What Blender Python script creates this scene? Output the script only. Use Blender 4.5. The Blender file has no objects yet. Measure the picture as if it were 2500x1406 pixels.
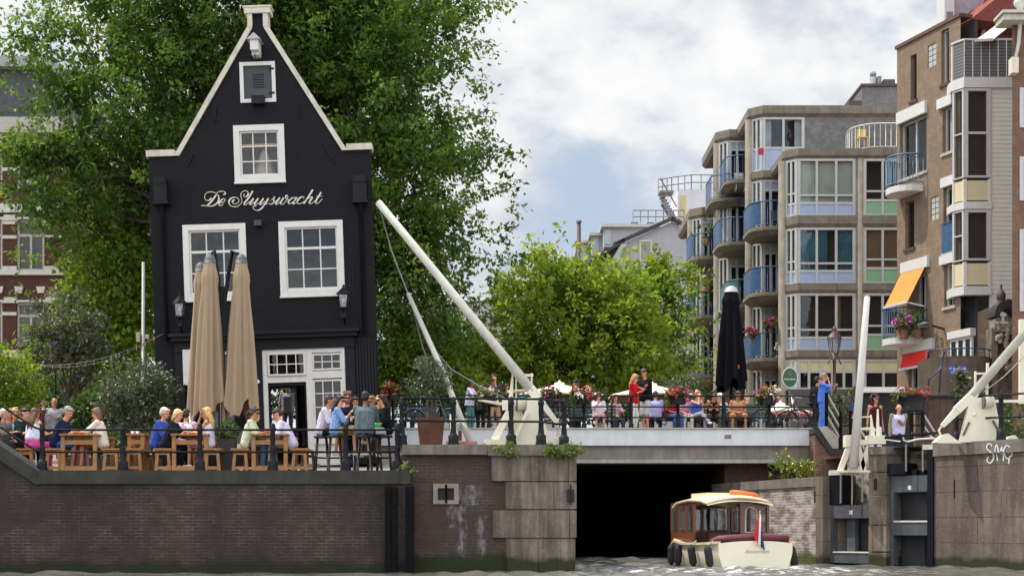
import bpy, math, random
import numpy as np
from mathutils import Vector, Matrix
R = math.radians
random.seed(7)
rng = np.random.default_rng(7)
sc = bpy.context.scene
col = sc.collection
# ---------------------------------------------------------------- camera
F, HZ, CX, EYE = 3660.0, 1290.0, 1250.0, 0.88      # focal length in photo pixels, horizon row, centre column, eye height
cd = bpy.data.cameras.new('camera'); cam = bpy.data.objects.new('camera', cd); col.objects.link(cam)
cam.location = (0, 0, EYE); cam.rotation_euler = (R(90), 0, 0)
cd.sensor_width = 36; cd.sensor_fit = 'HORIZONTAL'; cd.lens = F / 2500 * 36
cd.shift_y = (HZ - 703) / 2500; cd.clip_start = .1; cd.clip_end = 3000
sc.camera = cam
# ---------------------------------------------------------------- light
SUN = Vector((-.48, .12, .867)).normalized()
sd = bpy.data.lights.new('sun', 'SUN'); so = bpy.data.objects.new('sun', sd); col.objects.link(so)
sd.energy = 3.6; sd.angle = R(.8); sd.color = (1, .93, .82)
so.rotation_euler = (-SUN).to_track_quat('-Z', 'Y').to_euler()
so.location = (-20, 0, 40)
w = bpy.data.worlds.new('World'); sc.world = w; w.use_nodes = True
nt = w.node_tree; nt.nodes.clear()
def N(t, k, **kw):
    n = t.nodes.new(k)
    for a, b in kw.items():
        if a.startswith('i_'):
            n.inputs[int(a[2:]) if a[2:].isdigit() else a[2:].replace('_', ' ')].default_value = b
        else: setattr(n, a, b)
    return n
def Lk(t, a, b): t.links.new(a, b)
def ramp(t, pts, inp=None, interp='LINEAR'):
    n = t.nodes.new('ShaderNodeValToRGB'); n.color_ramp.interpolation = interp
    e = n.color_ramp.elements
    while len(e) < len(pts): e.new(.5)
    for q, (p, c) in zip(e, pts):
        q.position = p
        q.color = (c, c, c, 1) if isinstance(c, (int, float)) else (*c[:3], 1)
    if inp is not None: Lk(t, inp, n.inputs[0])
    return n.outputs[0]
def mth(t, op, a, b=None, c=None, clamp=False):
    n = t.nodes.new('ShaderNodeMath'); n.operation = op; n.use_clamp = clamp
    for i, q in enumerate((a, b, c)):
        if q is None: continue
        if isinstance(q, (int, float)): n.inputs[i].default_value = q
        else: Lk(t, q, n.inputs[i])
    return n.outputs[0]
def mixc(t, f, a, b, mode='MIX'):
    n = t.nodes.new('ShaderNodeMix'); n.data_type = 'RGBA'; n.blend_type = mode
    for s, q in ((0, f), (6, a), (7, b)):
        if isinstance(q, (int, float)): n.inputs[s].default_value = q if s == 0 else (q, q, q, 1)
        elif isinstance(q, tuple): n.inputs[s].default_value = (*q[:3], 1)
        else: Lk(t, q, n.inputs[s])
    return n.outputs[2]
sky = N(nt, 'ShaderNodeTexSky', sky_type='NISHITA', sun_disc=False)
sky.sun_elevation = math.asin(SUN.z); sky.sun_rotation = math.atan2(SUN.x, SUN.y)
sky.air_density = 1.2; sky.dust_density = 1.0
tc = N(nt, 'ShaderNodeTexCoord')
sx = N(nt, 'ShaderNodeSeparateXYZ'); Lk(nt, tc.outputs['Generated'], sx.inputs[0])
mp = N(nt, 'ShaderNodeMapping'); Lk(nt, tc.outputs['Generated'], mp.inputs[0])
mp.inputs['Scale'].default_value = (1, 1, 1.55); mp.inputs['Location'].default_value = (.37, .2, .115)
n1 = N(nt, 'ShaderNodeTexNoise'); Lk(nt, mp.outputs[0], n1.inputs[0])
n1.inputs['Scale'].default_value = 6.5; n1.inputs['Detail'].default_value = 9; n1.inputs['Roughness'].default_value = .56; n1.inputs['Distortion'].default_value = .25
n2 = N(nt, 'ShaderNodeTexNoise'); Lk(nt, mp.outputs[0], n2.inputs[0])
n2.inputs['Scale'].default_value = 13; n2.inputs['Detail'].default_value = 7; n2.inputs['Roughness'].default_value = .55
cover = ramp(nt, [(.33, 0), (.46, 1)], n1.outputs[0], 'EASE')
shade = ramp(nt, [(.38, (.58, .63, .72)), (.50, (.86, .88, .91)), (.60, (1.0, 1.0, 1.0))], n2.outputs[0])
pale = mixc(nt, .80, mixc(nt, 1.0, sky.outputs[0], (.11, .11, .11), 'MULTIPLY'), (.56, .66, .82))
cl = mixc(nt, cover, pale, mixc(nt, .28, shade, (.97, .965, .96)))
# unseen sky behind the viewer and overhead made brighter to fill shaded fronts
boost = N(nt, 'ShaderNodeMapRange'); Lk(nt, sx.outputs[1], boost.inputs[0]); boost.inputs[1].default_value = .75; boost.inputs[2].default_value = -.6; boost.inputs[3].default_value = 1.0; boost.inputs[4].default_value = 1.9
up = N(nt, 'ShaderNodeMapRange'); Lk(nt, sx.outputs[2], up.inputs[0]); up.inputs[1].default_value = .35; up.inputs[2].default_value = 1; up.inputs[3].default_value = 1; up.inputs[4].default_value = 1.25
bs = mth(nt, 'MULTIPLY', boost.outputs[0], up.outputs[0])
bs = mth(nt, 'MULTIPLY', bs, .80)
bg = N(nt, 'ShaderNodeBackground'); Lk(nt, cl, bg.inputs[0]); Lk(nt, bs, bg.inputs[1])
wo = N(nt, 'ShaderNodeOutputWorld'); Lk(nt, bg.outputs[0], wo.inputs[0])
sc.view_settings.view_transform = 'Standard'; sc.view_settings.look = 'None'
sc.view_settings.exposure = .3; sc.view_settings.gamma = 1
sc.cycles.max_bounces = 8; sc.cycles.transparent_max_bounces = 12; sc.cycles.caustics_reflective = False; sc.cycles.caustics_refractive = False
sc.cycles.use_denoising = True
# ---------------------------------------------------------------- helpers
def C(h):
    h = h.lstrip('#'); o = []
    for i in (0, 2, 4):
        c = int(h[i:i + 2], 16) / 255
        o.append(c / 12.92 if c <= .04045 else ((c + .055) / 1.055) ** 2.4)
    return tuple(o)
def P(px, py, D): return Vector(((px - CX) / F * D, D, EYE + (HZ - py) / F * D))
def X(px, D): return (px - CX) / F * D
def Z(py, D): return EYE + (HZ - py) / F * D
MW = {}
I4 = Matrix.Identity(4)
def thing(name, label, cat, loc=(0, 0, 0), rot=None, group=None):
    o = bpy.data.objects.new(name, None); col.objects.link(o)
    m = Matrix.Translation(loc)
    if rot is not None: m = m @ rot.to_4x4()
    o.matrix_world = m; o.empty_display_size = .2
    MW[o.name] = m
    return tag(o, label, cat, group)
def tag(o, label=None, cat=None, group=None, kind=None):
    if label: o['label'] = label
    if cat: o['category'] = cat
    if group: o['group'] = group
    if kind: o['kind'] = kind
    return o
def copy_tree(o, loc=None, rot=None, label=None, parent=None):
    c = o.copy(); col.objects.link(c)
    if parent is not None: c.parent = parent
    else:
        m = Matrix.Translation(loc)
        if rot is not None: m = m @ rot.to_4x4()
        c.matrix_world = m
    if label: c['label'] = label
    for ch in list(o.children): copy_tree(ch, parent=c)
    MW[c.name] = c.matrix_world.copy() if parent is None else MW[parent.name]
    return c
class MB:
    def __init__(s): s.v = []; s.f = []; s.m = []; s.s = []; s.mi = 0
    def add(s, vs, fs, smooth=False):
        b = len(s.v); s.v += [tuple(v) for v in vs]
        for f in fs: s.f.append([b + i for i in f]); s.m.append(s.mi); s.s.append(smooth)
        return s
    def box(s, a, b, rot=None, c=None):
        vs = [Vector((x, y, z)) for x in (a[0], b[0]) for y in (a[1], b[1]) for z in (a[2], b[2])]
        if rot is not None: vs = [rot @ (v - c) + c for v in vs]
        return s.add(vs, [(0, 1, 3, 2), (4, 6, 7, 5), (0, 4, 5, 1), (2, 3, 7, 6), (0, 2, 6, 4), (1, 5, 7, 3)])
    def cbox(s, c, d): return s.box([c[i] - d[i] / 2 for i in range(3)], [c[i] + d[i] / 2 for i in range(3)])
    def fbox(s, o, du, dn, u0, u1, z0, z1, d0, d1):
        up = Vector((0, 0, 1)); o = Vector(o)
        vs = [o + du * u + dn * d + up * z for u in (u0, u1) for d in (d0, d1) for z in (z0, z1)]
        return s.add(vs, [(0, 1, 3, 2), (4, 6, 7, 5), (0, 4, 5, 1), (2, 3, 7, 6), (0, 2, 6, 4), (1, 5, 7, 3)])
    def bar(s, p0, p1, w, h, up=(0, 0, 1), w1=None, h1=None):
        p0 = Vector(p0); p1 = Vector(p1); d = (p1 - p0).normalized(); up = Vector(up)
        a = d.cross(up)
        if a.length < 1e-4: a = d.cross(Vector((0, 1, 0)))
        a.normalize(); b = a.cross(d)
        vs = []
        for p, ww, hh in ((p0, w, h), (p1, w1 or w, h1 or h)):
            for i, j in ((-1, -1), (1, -1), (1, 1), (-1, 1)): vs.append(p + a * (i * ww / 2) + b * (j * hh / 2))
        return s.add(vs, [(0, 1, 2, 3), (7, 6, 5, 4), (0, 4, 5, 1), (1, 5, 6, 2), (2, 6, 7, 3), (3, 7, 4, 0)])
    def tube(s, pts, r, n=8, cap=True, smooth=True):
        pts = [Vector(p) for p in pts]; k = len(pts)
        rs = r if isinstance(r, (list, tuple)) else [r] * k
        vs = []; prev = None
        for i, p in enumerate(pts):
            d = (pts[min(i + 1, k - 1)] - pts[max(i - 1, 0)]).normalized()
            if prev is None:
                a = d.cross(Vector((0, 0, 1)))
                if a.length < .05: a = d.cross(Vector((0, 1, 0)))
            else: a = prev - d * prev.dot(d)
            a.normalize(); prev = a; b = d.cross(a)
            for j in range(n):
                t = 2 * math.pi * j / n; vs.append(p + (a * math.cos(t) + b * math.sin(t)) * rs[i])
        fs = [(i * n + j, i * n + (j + 1) % n, (i + 1) * n + (j + 1) % n, (i + 1) * n + j) for i in range(k - 1) for j in range(n)]
        s.add(vs, fs, smooth)
        if cap:
            b = len(s.v) - len(vs)
            for f in (list(range(n)), list(range((k - 1) * n, k * n))): s.f.append([b + q for q in f]); s.m.append(s.mi); s.s.append(False)
        return s
    def lathe(s, prof, c=(0, 0, 0), n=12, smooth=True, m=None, fr=None):
        c = Vector(c); vs = []; k = len(prof)
        for i, (r, z) in enumerate(prof):
            for j in range(n):
                t = 2 * math.pi * j / n; q = r * (fr(t, i) if fr else 1)
                v = Vector((q * math.cos(t), q * math.sin(t), z))
                vs.append(c + (m @ v if m else v))
        fs = [(i * n + j, i * n + (j + 1) % n, (i + 1) * n + (j + 1) % n, (i + 1) * n + j) for i in range(k - 1) for j in range(n)]
        s.add(vs, fs, smooth); b = len(s.v) - len(vs)
        for f in (list(range(n)), list(range((k - 1) * n, k * n))): s.f.append([b + q for q in f]); s.m.append(s.mi); s.s.append(False)
        return s
    def ball(s, c, r, n=10, k=7, m=None):
        if isinstance(r, (int, float)): r = (r, r, r)
        c = Vector(c); vs = [c + (m @ Vector((0, 0, -r[2])) if m else Vector((0, 0, -r[2])))]
        for i in range(1, k):
            a = -math.pi / 2 + math.pi * i / k
            for j in range(n):
                t = 2 * math.pi * j / n
                v = Vector((r[0] * math.cos(a) * math.cos(t), r[1] * math.cos(a) * math.sin(t), r[2] * math.sin(a)))
                vs.append(c + (m @ v if m else v))
        v = Vector((0, 0, r[2])); vs.append(c + (m @ v if m else v)); e = len(vs) - 1
        fs = [(0, 1 + (j + 1) % n, 1 + j) for j in range(n)]
        for i in range(k - 2):
            for j in range(n): fs.append((1 + i * n + j, 1 + i * n + (j + 1) % n, 1 + (i + 1) * n + (j + 1) % n, 1 + (i + 1) * n + j))
        fs += [(e, 1 + (k - 2) * n + j, 1 + (k - 2) * n + (j + 1) % n) for j in range(n)]
        return s.add(vs, fs, True)
    def cap(s, p0, p1, r0, r1, n=9):              # tapered capsule, closed: tube with rounded ends
        p0 = Vector(p0); p1 = Vector(p1); d = p1 - p0
        if d.length < 1e-5: return s.ball(p0, max(r0, r1), n, 6)
        d.normalize(); pts = []; rs = []
        for a in (-80, -50, -20): pts.append(p0 + d * r0 * math.sin(R(a))); rs.append(r0 * math.cos(R(a)))
        for a in (20, 50, 80): pts.append(p1 + d * r1 * math.sin(R(a))); rs.append(r1 * math.cos(R(a)))
        return s.tube(pts, rs, n)
    def prism(s, poly, f0, f1, smooth=False):      # poly: 2-D points, f0/f1 map a point to the two ends
        n = len(poly); vs = [f0(p) for p in poly] + [f1(p) for p in poly]
        return s.add(vs, [list(range(n)), list(range(2 * n - 1, n - 1, -1))] + [(i, (i + 1) % n, n + (i + 1) % n, n + i) for i in range(n)], smooth)
    def xz(s, poly, y0, y1): return s.prism(poly, lambda p: Vector((p[0], y0, p[1])), lambda p: Vector((p[0], y1, p[1])))
    def xy(s, poly, z0, z1): return s.prism(poly, lambda p: Vector((p[0], p[1], z0)), lambda p: Vector((p[0], p[1], z1)))
    def build(s, name, mats, parent=None, local=False, auto=False):
        if not isinstance(mats, (list, tuple)): mats = [mats]
        vs = s.v
        if parent is not None and not local:
            inv = MW[parent.name].inverted(); vs = [tuple(inv @ Vector(v)) for v in vs]
        me = bpy.data.meshes.new(name); me.from_pydata(vs, [], s.f)
        for m in mats: me.materials.append(m)
        if len(mats) > 1: me.polygons.foreach_set('material_index', s.m)
        me.polygons.foreach_set('use_smooth', s.s)
        me.update()
        o = bpy.data.objects.new(name, me); col.objects.link(o)
        if parent is not None: o.parent = parent
        MW[o.name] = MW[parent.name] if parent is not None else I4.copy()
        return o
def wall_rows(mb, org, du, dn, segs, holes, depth=.15):
    org = Vector(org); up = Vector((0, 0, 1))
    Q = lambda u, z, d=0: org + du * u + up * z + dn * d
    for (z0, z1, l0, l1, r0, r1) in segs:
        zs = sorted({z0, z1} | {h[2] for h in holes if z0 < h[2] < z1} | {h[3] for h in holes if z0 < h[3] < z1})
        g = lambda a, b, z: a + (b - a) * (z - z0) / (z1 - z0)
        for a, b in zip(zs, zs[1:]):
            ca, cb = g(l0, l1, a), g(l0, l1, b)
            for h in sorted((h for h in holes if h[2] <= a + 1e-6 and h[3] >= b - 1e-6), key=lambda h: h[0]):
                mb.add([Q(ca, a), Q(h[0], a), Q(h[0], b), Q(cb, b)], [(0, 1, 2, 3)]); ca = cb = h[1]
            mb.add([Q(ca, a), Q(g(r0, r1, a), a), Q(g(r0, r1, b), b), Q(cb, b)], [(0, 1, 2, 3)])
    for h in holes:
        u0, u1, z0, z1 = h[:4]
        c = [(u0, z0), (u1, z0), (u1, z1), (u0, z1)]
        for i in range(4):
            p, q = c[i], c[(i + 1) % 4]
            mb.add([Q(*p), Q(*q), Q(*q, depth), Q(*p, depth)], [(0, 1, 2, 3)])
# ---------------------------------------------------------------- materials
def newmat(name):
    m = bpy.data.materials.new(name); m.use_nodes = True; t = m.node_tree; t.nodes.clear()
    o = N(t, 'ShaderNodeOutputMaterial'); b = N(t, 'ShaderNodeBsdfPrincipled'); Lk(t, b.outputs[0], o.inputs[0])
    return m, t, b, o
def noise(t, sc_, det=4, vec=None, rough=.55, stretch=None):
    n = N(t, 'ShaderNodeTexNoise'); n.inputs['Scale'].default_value = sc_; n.inputs['Detail'].default_value = det; n.inputs['Roughness'].default_value = rough
    if vec is None: vec = N(t, 'ShaderNodeTexCoord').outputs['Object']
    if stretch:
        m = N(t, 'ShaderNodeMapping'); m.inputs['Scale'].default_value = stretch; Lk(t, vec, m.inputs[0]); vec = m.outputs[0]
    Lk(t, vec, n.inputs[0]); return n.outputs[0]
def bumpn(t, b, h, st, dist=.02):
    n = N(t, 'ShaderNodeBump'); n.inputs['Strength'].default_value = st; n.inputs['Distance'].default_value = dist
    Lk(t, h, n.inputs['Height']); Lk(t, n.outputs[0], b.inputs['Normal'])
_mc = {}
def M(c, rough=.6, var=.12, vs=6, bump=.0, bs=60, metal=0, streak=0, name=None, spec=.5, coat=0):
    if isinstance(c, str): c = C(c)
    k = (tuple(round(x, 4) for x in c), rough, var, vs, bump, bs, metal, streak, spec, coat)
    if k in _mc: return _mc[k]
    m, t, b, o = newmat(name or 'surface')
    f = ramp(t, [(.3, 0), (.7, 1)], noise(t, vs, 5))
    cc = mixc(t, f, tuple(x * (1 - var) for x in c), tuple(min(1, x * (1 + var)) for x in c))
    if streak:
        s = ramp(t, [(.45, 0), (.75, 1)], noise(t, 3, 5, stretch=(2.2, 2.2, .25)))
        cc = mixc(t, mth(t, 'MULTIPLY', s, streak), cc, tuple(x * .35 for x in c))
    Lk(t, cc, b.inputs['Base Color'])
    b.inputs['Roughness'].default_value = rough; b.inputs['Metallic'].default_value = metal
    b.inputs['Specular IOR Level'].default_value = spec; b.inputs['Coat Weight'].default_value = coat
    if bump: bumpn(t, b, noise(t, bs, 6), bump)
    _mc[k] = m; return m
def brickmat(name, c1, c2, mort, ang=0, bw=.22, bh=.068, ms=.009, stain=.5, stc=(.02, .02, .018), rough=.85, extra=None, bump=.5):
    m, t, b, o = newmat(name)
    g = N(t, 'ShaderNodeNewGeometry'); s = N(t, 'ShaderNodeSeparateXYZ'); Lk(t, g.outputs['Position'], s.inputs[0])
    u = mth(t, 'ADD', mth(t, 'MULTIPLY', s.outputs[0], math.cos(ang)), mth(t, 'MULTIPLY', s.outputs[1], math.sin(ang)))
    cv = N(t, 'ShaderNodeCombineXYZ'); Lk(t, u, cv.inputs[0]); Lk(t, s.outputs[2], cv.inputs[1])
    br = N(t, 'ShaderNodeTexBrick'); Lk(t, cv.outputs[0], br.inputs[0])
    br.inputs['Scale'].default_value = 1; br.inputs['Brick Width'].default_value = bw; br.inputs['Row Height'].default_value = bh
    br.inputs['Mortar Size'].default_value = ms; br.inputs['Mortar Smooth'].default_value = .3; br.inputs['Bias'].default_value = -.1
    pos = g.outputs['Position']
    for i, c in ((1, c1), (2, c2)): br.inputs[i].default_value = (*c, 1)
    Lk(t, mixc(t, ramp(t, [(.4, 0), (.62, 1)], noise(t, 1.7, 6, pos, .65)), tuple(x * .45 for x in mort), tuple(x * 1.25 for x in mort)), br.inputs[3])      # old and fresh pointing
    cc = mixc(t, ramp(t, [(.35, 0), (.7, 1)], noise(t, 5, 5, pos)), br.outputs[0], tuple(x * .75 for x in c1))
    # soot, damp and algae patches, wear of their own shape
    st1 = ramp(t, [(.42, 0), (.68, 1)], noise(t, .55, 7, pos, .62))
    st2 = ramp(t, [(.45, 0), (.75, 1)], noise(t, .9, 6, pos, .6, (1.6, 1.6, .3)))
    cc = mixc(t, mth(t, 'MULTIPLY', mth(t, 'MAXIMUM', st1, st2), stain), cc, stc)
    if extra: cc = extra(t, cc, s, pos)
    Lk(t, cc, b.inputs['Base Color']); b.inputs['Roughness'].default_value = rough; b.inputs['Specular IOR Level'].default_value = .25
    hgt = mth(t, 'ADD', mth(t, 'MULTIPLY', br.outputs[1], -1.0), mth(t, 'MULTIPLY', noise(t, 40, 5, pos), .7))
    bumpn(t, b, hgt, bump, .012)
    return m
def glassmat(name='glass', tint=.82, refl=.035):
    m, t, b, o = newmat(name); t.nodes.remove(b)
    tr = N(t, 'ShaderNodeBsdfTransparent'); tr.inputs[0].default_value = (tint, tint, tint, 1)
    gl = N(t, 'ShaderNodeBsdfGlossy'); gl.inputs['Roughness'].default_value = .03; gl.inputs[0].default_value = (.9, .92, .95, 1)
    bp = N(t, 'ShaderNodeBump'); bp.inputs['Strength'].default_value = .12; bp.inputs['Distance'].default_value = .05
    Lk(t, noise(t, 1.3, 2), bp.inputs['Height']); Lk(t, bp.outputs[0], gl.inputs['Normal'])
    lw = N(t, 'ShaderNodeLayerWeight'); lw.inputs[0].default_value = .35
    f = mth(t, 'ADD', mth(t, 'MULTIPLY', lw.outputs[0], .42), refl, clamp=True)
    mx = N(t, 'ShaderNodeMixShader'); Lk(t, f, mx.inputs[0]); Lk(t, tr.outputs[0], mx.inputs[1]); Lk(t, gl.outputs[0], mx.inputs[2]); Lk(t, mx.outputs[0], o.inputs[0])
    return m
def leafmat(name, cols, transl=.4, rough=.5):
    m, t, b, o = newmat(name)
    a = N(t, 'ShaderNodeAttribute'); a.attribute_name = 'tint'
    c = ramp(t, [(i / (len(cols) - 1), x) for i, x in enumerate(cols)], a.outputs['Fac'])
    Lk(t, c, b.inputs['Base Color']); b.inputs['Roughness'].default_value = rough; b.inputs['Specular IOR Level'].default_value = .5
    tr = N(t, 'ShaderNodeBsdfTranslucent')
    Lk(t, mixc(t, 1.0, c, (1.4, 1.35, .95), 'MULTIPLY'), tr.inputs[0])
    mx = N(t, 'ShaderNodeMixShader'); mx.inputs[0].default_value = transl
    Lk(t, b.outputs[0], mx.inputs[1]); Lk(t, tr.outputs[0], mx.inputs[2]); Lk(t, mx.outputs[0], o.inputs[0])
    return m
def stonemat(name, c, dark=.25):
    m, t, b, o = newmat(name); g = N(t, 'ShaderNodeNewGeometry').outputs['Position']
    cc = mixc(t, ramp(t, [(.3, 0), (.7, 1)], noise(t, 2.2, 8, g, .68)), tuple(x * .62 for x in c), tuple(x * 1.25 for x in c))
    s1 = ramp(t, [(.46, 0), (.62, 1)], noise(t, 2.4, 5, g, .6, (1.6, 1.6, .14))); s2 = ramp(t, [(.5, 0), (.58, 1)], noise(t, 7, 4, g, .6, (1.5, 1.5, .1)))
    cc = mixc(t, mth(t, 'MULTIPLY', s1, .6), cc, tuple(x * dark for x in c)); cc = mixc(t, mth(t, 'MULTIPLY', s2, .35), cc, tuple(x * dark for x in c))
    cc = mixc(t, mth(t, 'MULTIPLY', ramp(t, [(.6, 0), (.72, 1)], noise(t, 26, 4, g)), .4), cc, tuple(min(1, x * 1.7) for x in c))
    z = N(t, 'ShaderNodeSeparateXYZ'); Lk(t, g, z.inputs[0]); cc = moss(.30, (.02, .026, .009))(t, cc, z, g)
    Lk(t, cc, b.inputs['Base Color']); b.inputs['Roughness'].default_value = .88; b.inputs['Specular IOR Level'].default_value = .25
    bumpn(t, b, mth(t, 'ADD', noise(t, 30, 6, g), noise(t, 5, 4, g)), .8, .015); return m
GLASS = glassmat()
DARK = M((.012, .012, .014), .7, .3)
BLACKW = M((.0065, .007, .0105), .6, .25, 4, .15, 30, name='black_paint', spec=.25)
WHITEP = M((.64, .63, .605), .5, .05, 5, .05, 30, streak=.12, name='white_paint')
CREAM = M((.78, .74, .60), .42, .05, 5, .04, 30, streak=.12, name='cream_paint')
IRON = M((.0075, .009, .0125), .55, .25, 8, .2, 60, name='iron_paint', spec=.22)
WOOD = M((.36, .17, .055), .5, .22, 7, .1, 50, name='varnished_wood')
def leaves(name, mat, blobs, n, size, parent=None, clump=.55, per=40, flat=.75, seed=1, droop=.35, hollow=.55, asp=.55, bough=0, spread=.8):
    """Foliage as one mesh: leaf-sized faces in clumps spread through the blobs' volume."""
    g = np.random.default_rng(seed)
    B = [(np.array(b[0], float), np.array(b[1], float)) for b in blobs]
    wgt = np.array([(b[1][0] * b[1][1] + b[1][0] * b[1][2] + b[1][1] * b[1][2]) for b in B]); wgt /= wgt.sum()
    nc = max(1, n // per)
    idx = g.choice(len(B), nc, p=wgt)
    d = g.normal(size=(nc, 3)); d /= np.linalg.norm(d, axis=1)[:, None]
    r = hollow + (1.04 - hollow) * g.random(nc) ** .6
    cen = np.array([B[i][0] for i in idx]) + d * r[:, None] * np.array([B[i][1] for i in idx])
    if bough:                                      # gather the clumps into flat sprays, with gaps between them
        q = np.arange(nc) // bough * bough; cen = cen[q] + g.normal(size=(nc, 3)) * np.array([1, 1, .38]) * spread * (.5 + g.random(nc)[q])[:, None]; d = d[q]
    ctint = np.clip(g.normal(.45, .2, nc) + (g.normal(0, .14, nc)[np.arange(nc) // max(1, bough) * max(1, bough)] if bough else 0), 0, 1); crad = clump * g.uniform(.5, 1.35, nc)
    k = np.repeat(np.arange(nc), per); n = len(k)
    off = g.normal(size=(n, 3)) * .5; off[:, 2] *= flat
    pos = cen[k] + off * crad[k][:, None]
    out = d[k] * .7 + g.normal(size=(n, 3)) * .55; out[:, 2] -= droop * g.random(n)
    out /= np.linalg.norm(out, axis=1)[:, None]
    nr = g.normal(size=(n, 3)) * .6 + np.array([0, 0, .9]); sd_ = np.cross(out, nr); sd_ /= np.linalg.norm(sd_, axis=1)[:, None] + 1e-9
    nn = np.cross(sd_, out)
    L = size * g.uniform(.55, 1.35, n); W = L * asp * g.uniform(.7, 1.2, n)
    v = np.empty((n, 4, 3))
    v[:, 0] = pos; v[:, 2] = pos + out * L[:, None] - nn * (L * .12)[:, None]
    v[:, 1] = pos + out * (L * .45)[:, None] + sd_ * (W * .5)[:, None] + nn * (L * .06)[:, None]
    v[:, 3] = pos + out * (L * .45)[:, None] - sd_ * (W * .5)[:, None] + nn * (L * .06)[:, None]
    v = v.reshape(-1, 3)
    if parent is not None:
        inv = np.array(MW[parent.name].inverted()); v = v @ inv[:3, :3].T + inv[:3, 3]
    me = bpy.data.meshes.new(name); me.vertices.add(n * 4); me.vertices.foreach_set('co', v.astype(np.float32).ravel())
    me.loops.add(n * 4); me.loops.foreach_set('vertex_index', np.arange(n * 4, dtype=np.int32))
    me.polygons.add(n); me.polygons.foreach_set('loop_start', np.arange(0, n * 4, 4, dtype=np.int32))
    me.update(calc_edges=True)
    at = me.attributes.new('tint', 'FLOAT', 'FACE')
    at.data.foreach_set('value', np.clip(ctint[k] + g.normal(0, .13, n), 0, 1).astype(np.float32))
    me.materials.append(mat)
    o = bpy.data.objects.new(name, me); col.objects.link(o)
    if parent is not None: o.parent = parent
    MW[o.name] = MW[parent.name] if parent is not None else I4.copy()
    return o
BARK = M((.06, .045, .033), .9, .35, 6, .8, 14, name='bark')
def limbs(parent, base, blobs, r0, seed=1, sub=3, trunk_top=None):
    """tapered trunk with limbs reaching into each part of the crown"""
    g = random.Random(seed); b = Vector(base); m = MB()
    top = Vector(trunk_top) if trunk_top else b + (sum((Vector(q[0]) for q in blobs), Vector()) / len(blobs) - b) * .55
    pts = [b.lerp(top, i / 5) + Vector((g.uniform(-1, 1), g.uniform(-1, 1), 0)) * r0 * .35 * (0 < i < 5) for i in range(6)]
    m.tube(pts, [r0 * (1.25 if i == 0 else 1) * (1 - .5 * i / 5) for i in range(6)], 9)
    for q in blobs:
        for k in range(sub):
            s = b.lerp(top, g.uniform(.55, 1)); e = Vector(q[0]) + Vector([g.uniform(-.75, .75) * x for x in q[1]])
            mid = s.lerp(e, .5) + Vector((0, 0, .12 * (e - s).length)) + Vector((g.uniform(-.3, .3), g.uniform(-.3, .3), 0))
            m.tube([s, s.lerp(mid, .55) + Vector((0, 0, .1)), mid, mid.lerp(e, .55), e], [r0 * x for x in (.42, .3, .2, .12, .04)], 6)
            for _ in range(3):
                f = mid.lerp(e, g.uniform(0, .8)); f2 = f + Vector([g.uniform(-.6, .6) * x for x in q[1]]) * .8
                m.tube([f, f.lerp(f2, .5) + Vector((0, 0, .15)), f2], [r0 * .12, r0 * .08, r0 * .02], 5)
    return m.build('trunk', BARK, parent)
# ================================================================ the setting
def moss(top=.28, col_=(.035, .055, .012), k=.9):
    def f(t, cc, s, pos):
        h = mth(t, 'SUBTRACT', s.outputs[2], mth(t, 'MULTIPLY', noise(t, 2.5, 4, pos), .3))
        q = N(t, 'ShaderNodeMapRange'); Lk(t, h, q.inputs[0]); q.inputs[1].default_value = top - .1; q.inputs[2].default_value = top - .22; q.inputs[3].default_value = 0; q.inputs[4].default_value = k
        return mixc(t, q.outputs[0], cc, col_)
    return f
def efflor(top, col_=(.035, .055, .012)):
    base = moss(top, col_)
    def f(t, cc, s, pos):
        # lime runs below the recess in the pier brickwork
        xx = mth(t, 'ADD', s.outputs[0], mth(t, 'MULTIPLY', mth(t, 'SUBTRACT', noise(t, 3, 4, pos), .5), .35))
        m = None
        for x0, wd, za, zb in ((-1.02, .13, .2, 1.75), (-.62, .1, .25, 1.15), (-.8, .22, 1.35, 1.75), (-1.2, .12, .9, 1.4)):
            a = mth(t, 'SUBTRACT', 1, mth(t, 'DIVIDE', mth(t, 'ABSOLUTE', mth(t, 'SUBTRACT', xx, x0)), wd), clamp=True)
            b = mth(t, 'MULTIPLY', mth(t, 'GREATER_THAN', s.outputs[2], za), mth(t, 'LESS_THAN', s.outputs[2], zb))
            a = mth(t, 'MULTIPLY', a, b); m = a if m is None else mth(t, 'MAXIMUM', m, a)
        m = mth(t, 'MULTIPLY', m, ramp(t, [(.42, 0), (.6, 1)], noise(t, 9, 6, pos, .7, (1, 1, .5))))
        cc = mixc(t, mth(t, 'MULTIPLY', m, .6), cc, (.34, .34, .36))
        return base(t, cc, s, pos)
    return f
def streaks(t, cc, s, pos):
    s1 = ramp(t, [(.44, 0), (.6, 1)], noise(t, 2.2, 6, pos, .62, (1.5, 1.5, .16))); s2 = ramp(t, [(.55, 0), (.7, 1)], noise(t, 20, 4, pos))
    cc = mixc(t, mth(t, 'MULTIPLY', s1, .55), cc, (.055, .044, .036)); cc = mixc(t, mth(t, 'MULTIPLY', s2, .3), cc, (.32, .28, .24))
    return moss(.24, (.018, .024, .007))(t, cc, s, pos)
QUAY = brickmat('quay_brick', (.074, .050, .043), (.040, .031, .029), (.125, .115, .108), bw=.205, bh=.066, ms=.010, stain=.85, stc=(.017, .017, .0155), extra=moss(.22, (.02, .024, .012)))
PIERB = brickmat('pier_brick', (.092, .060, .048), (.054, .039, .034), (.115, .105, .095), bw=.2, bh=.066, ms=.008, stain=.62, stc=(.03, .028, .024), extra=efflor(.36, (.02, .026, .01)))
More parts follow.
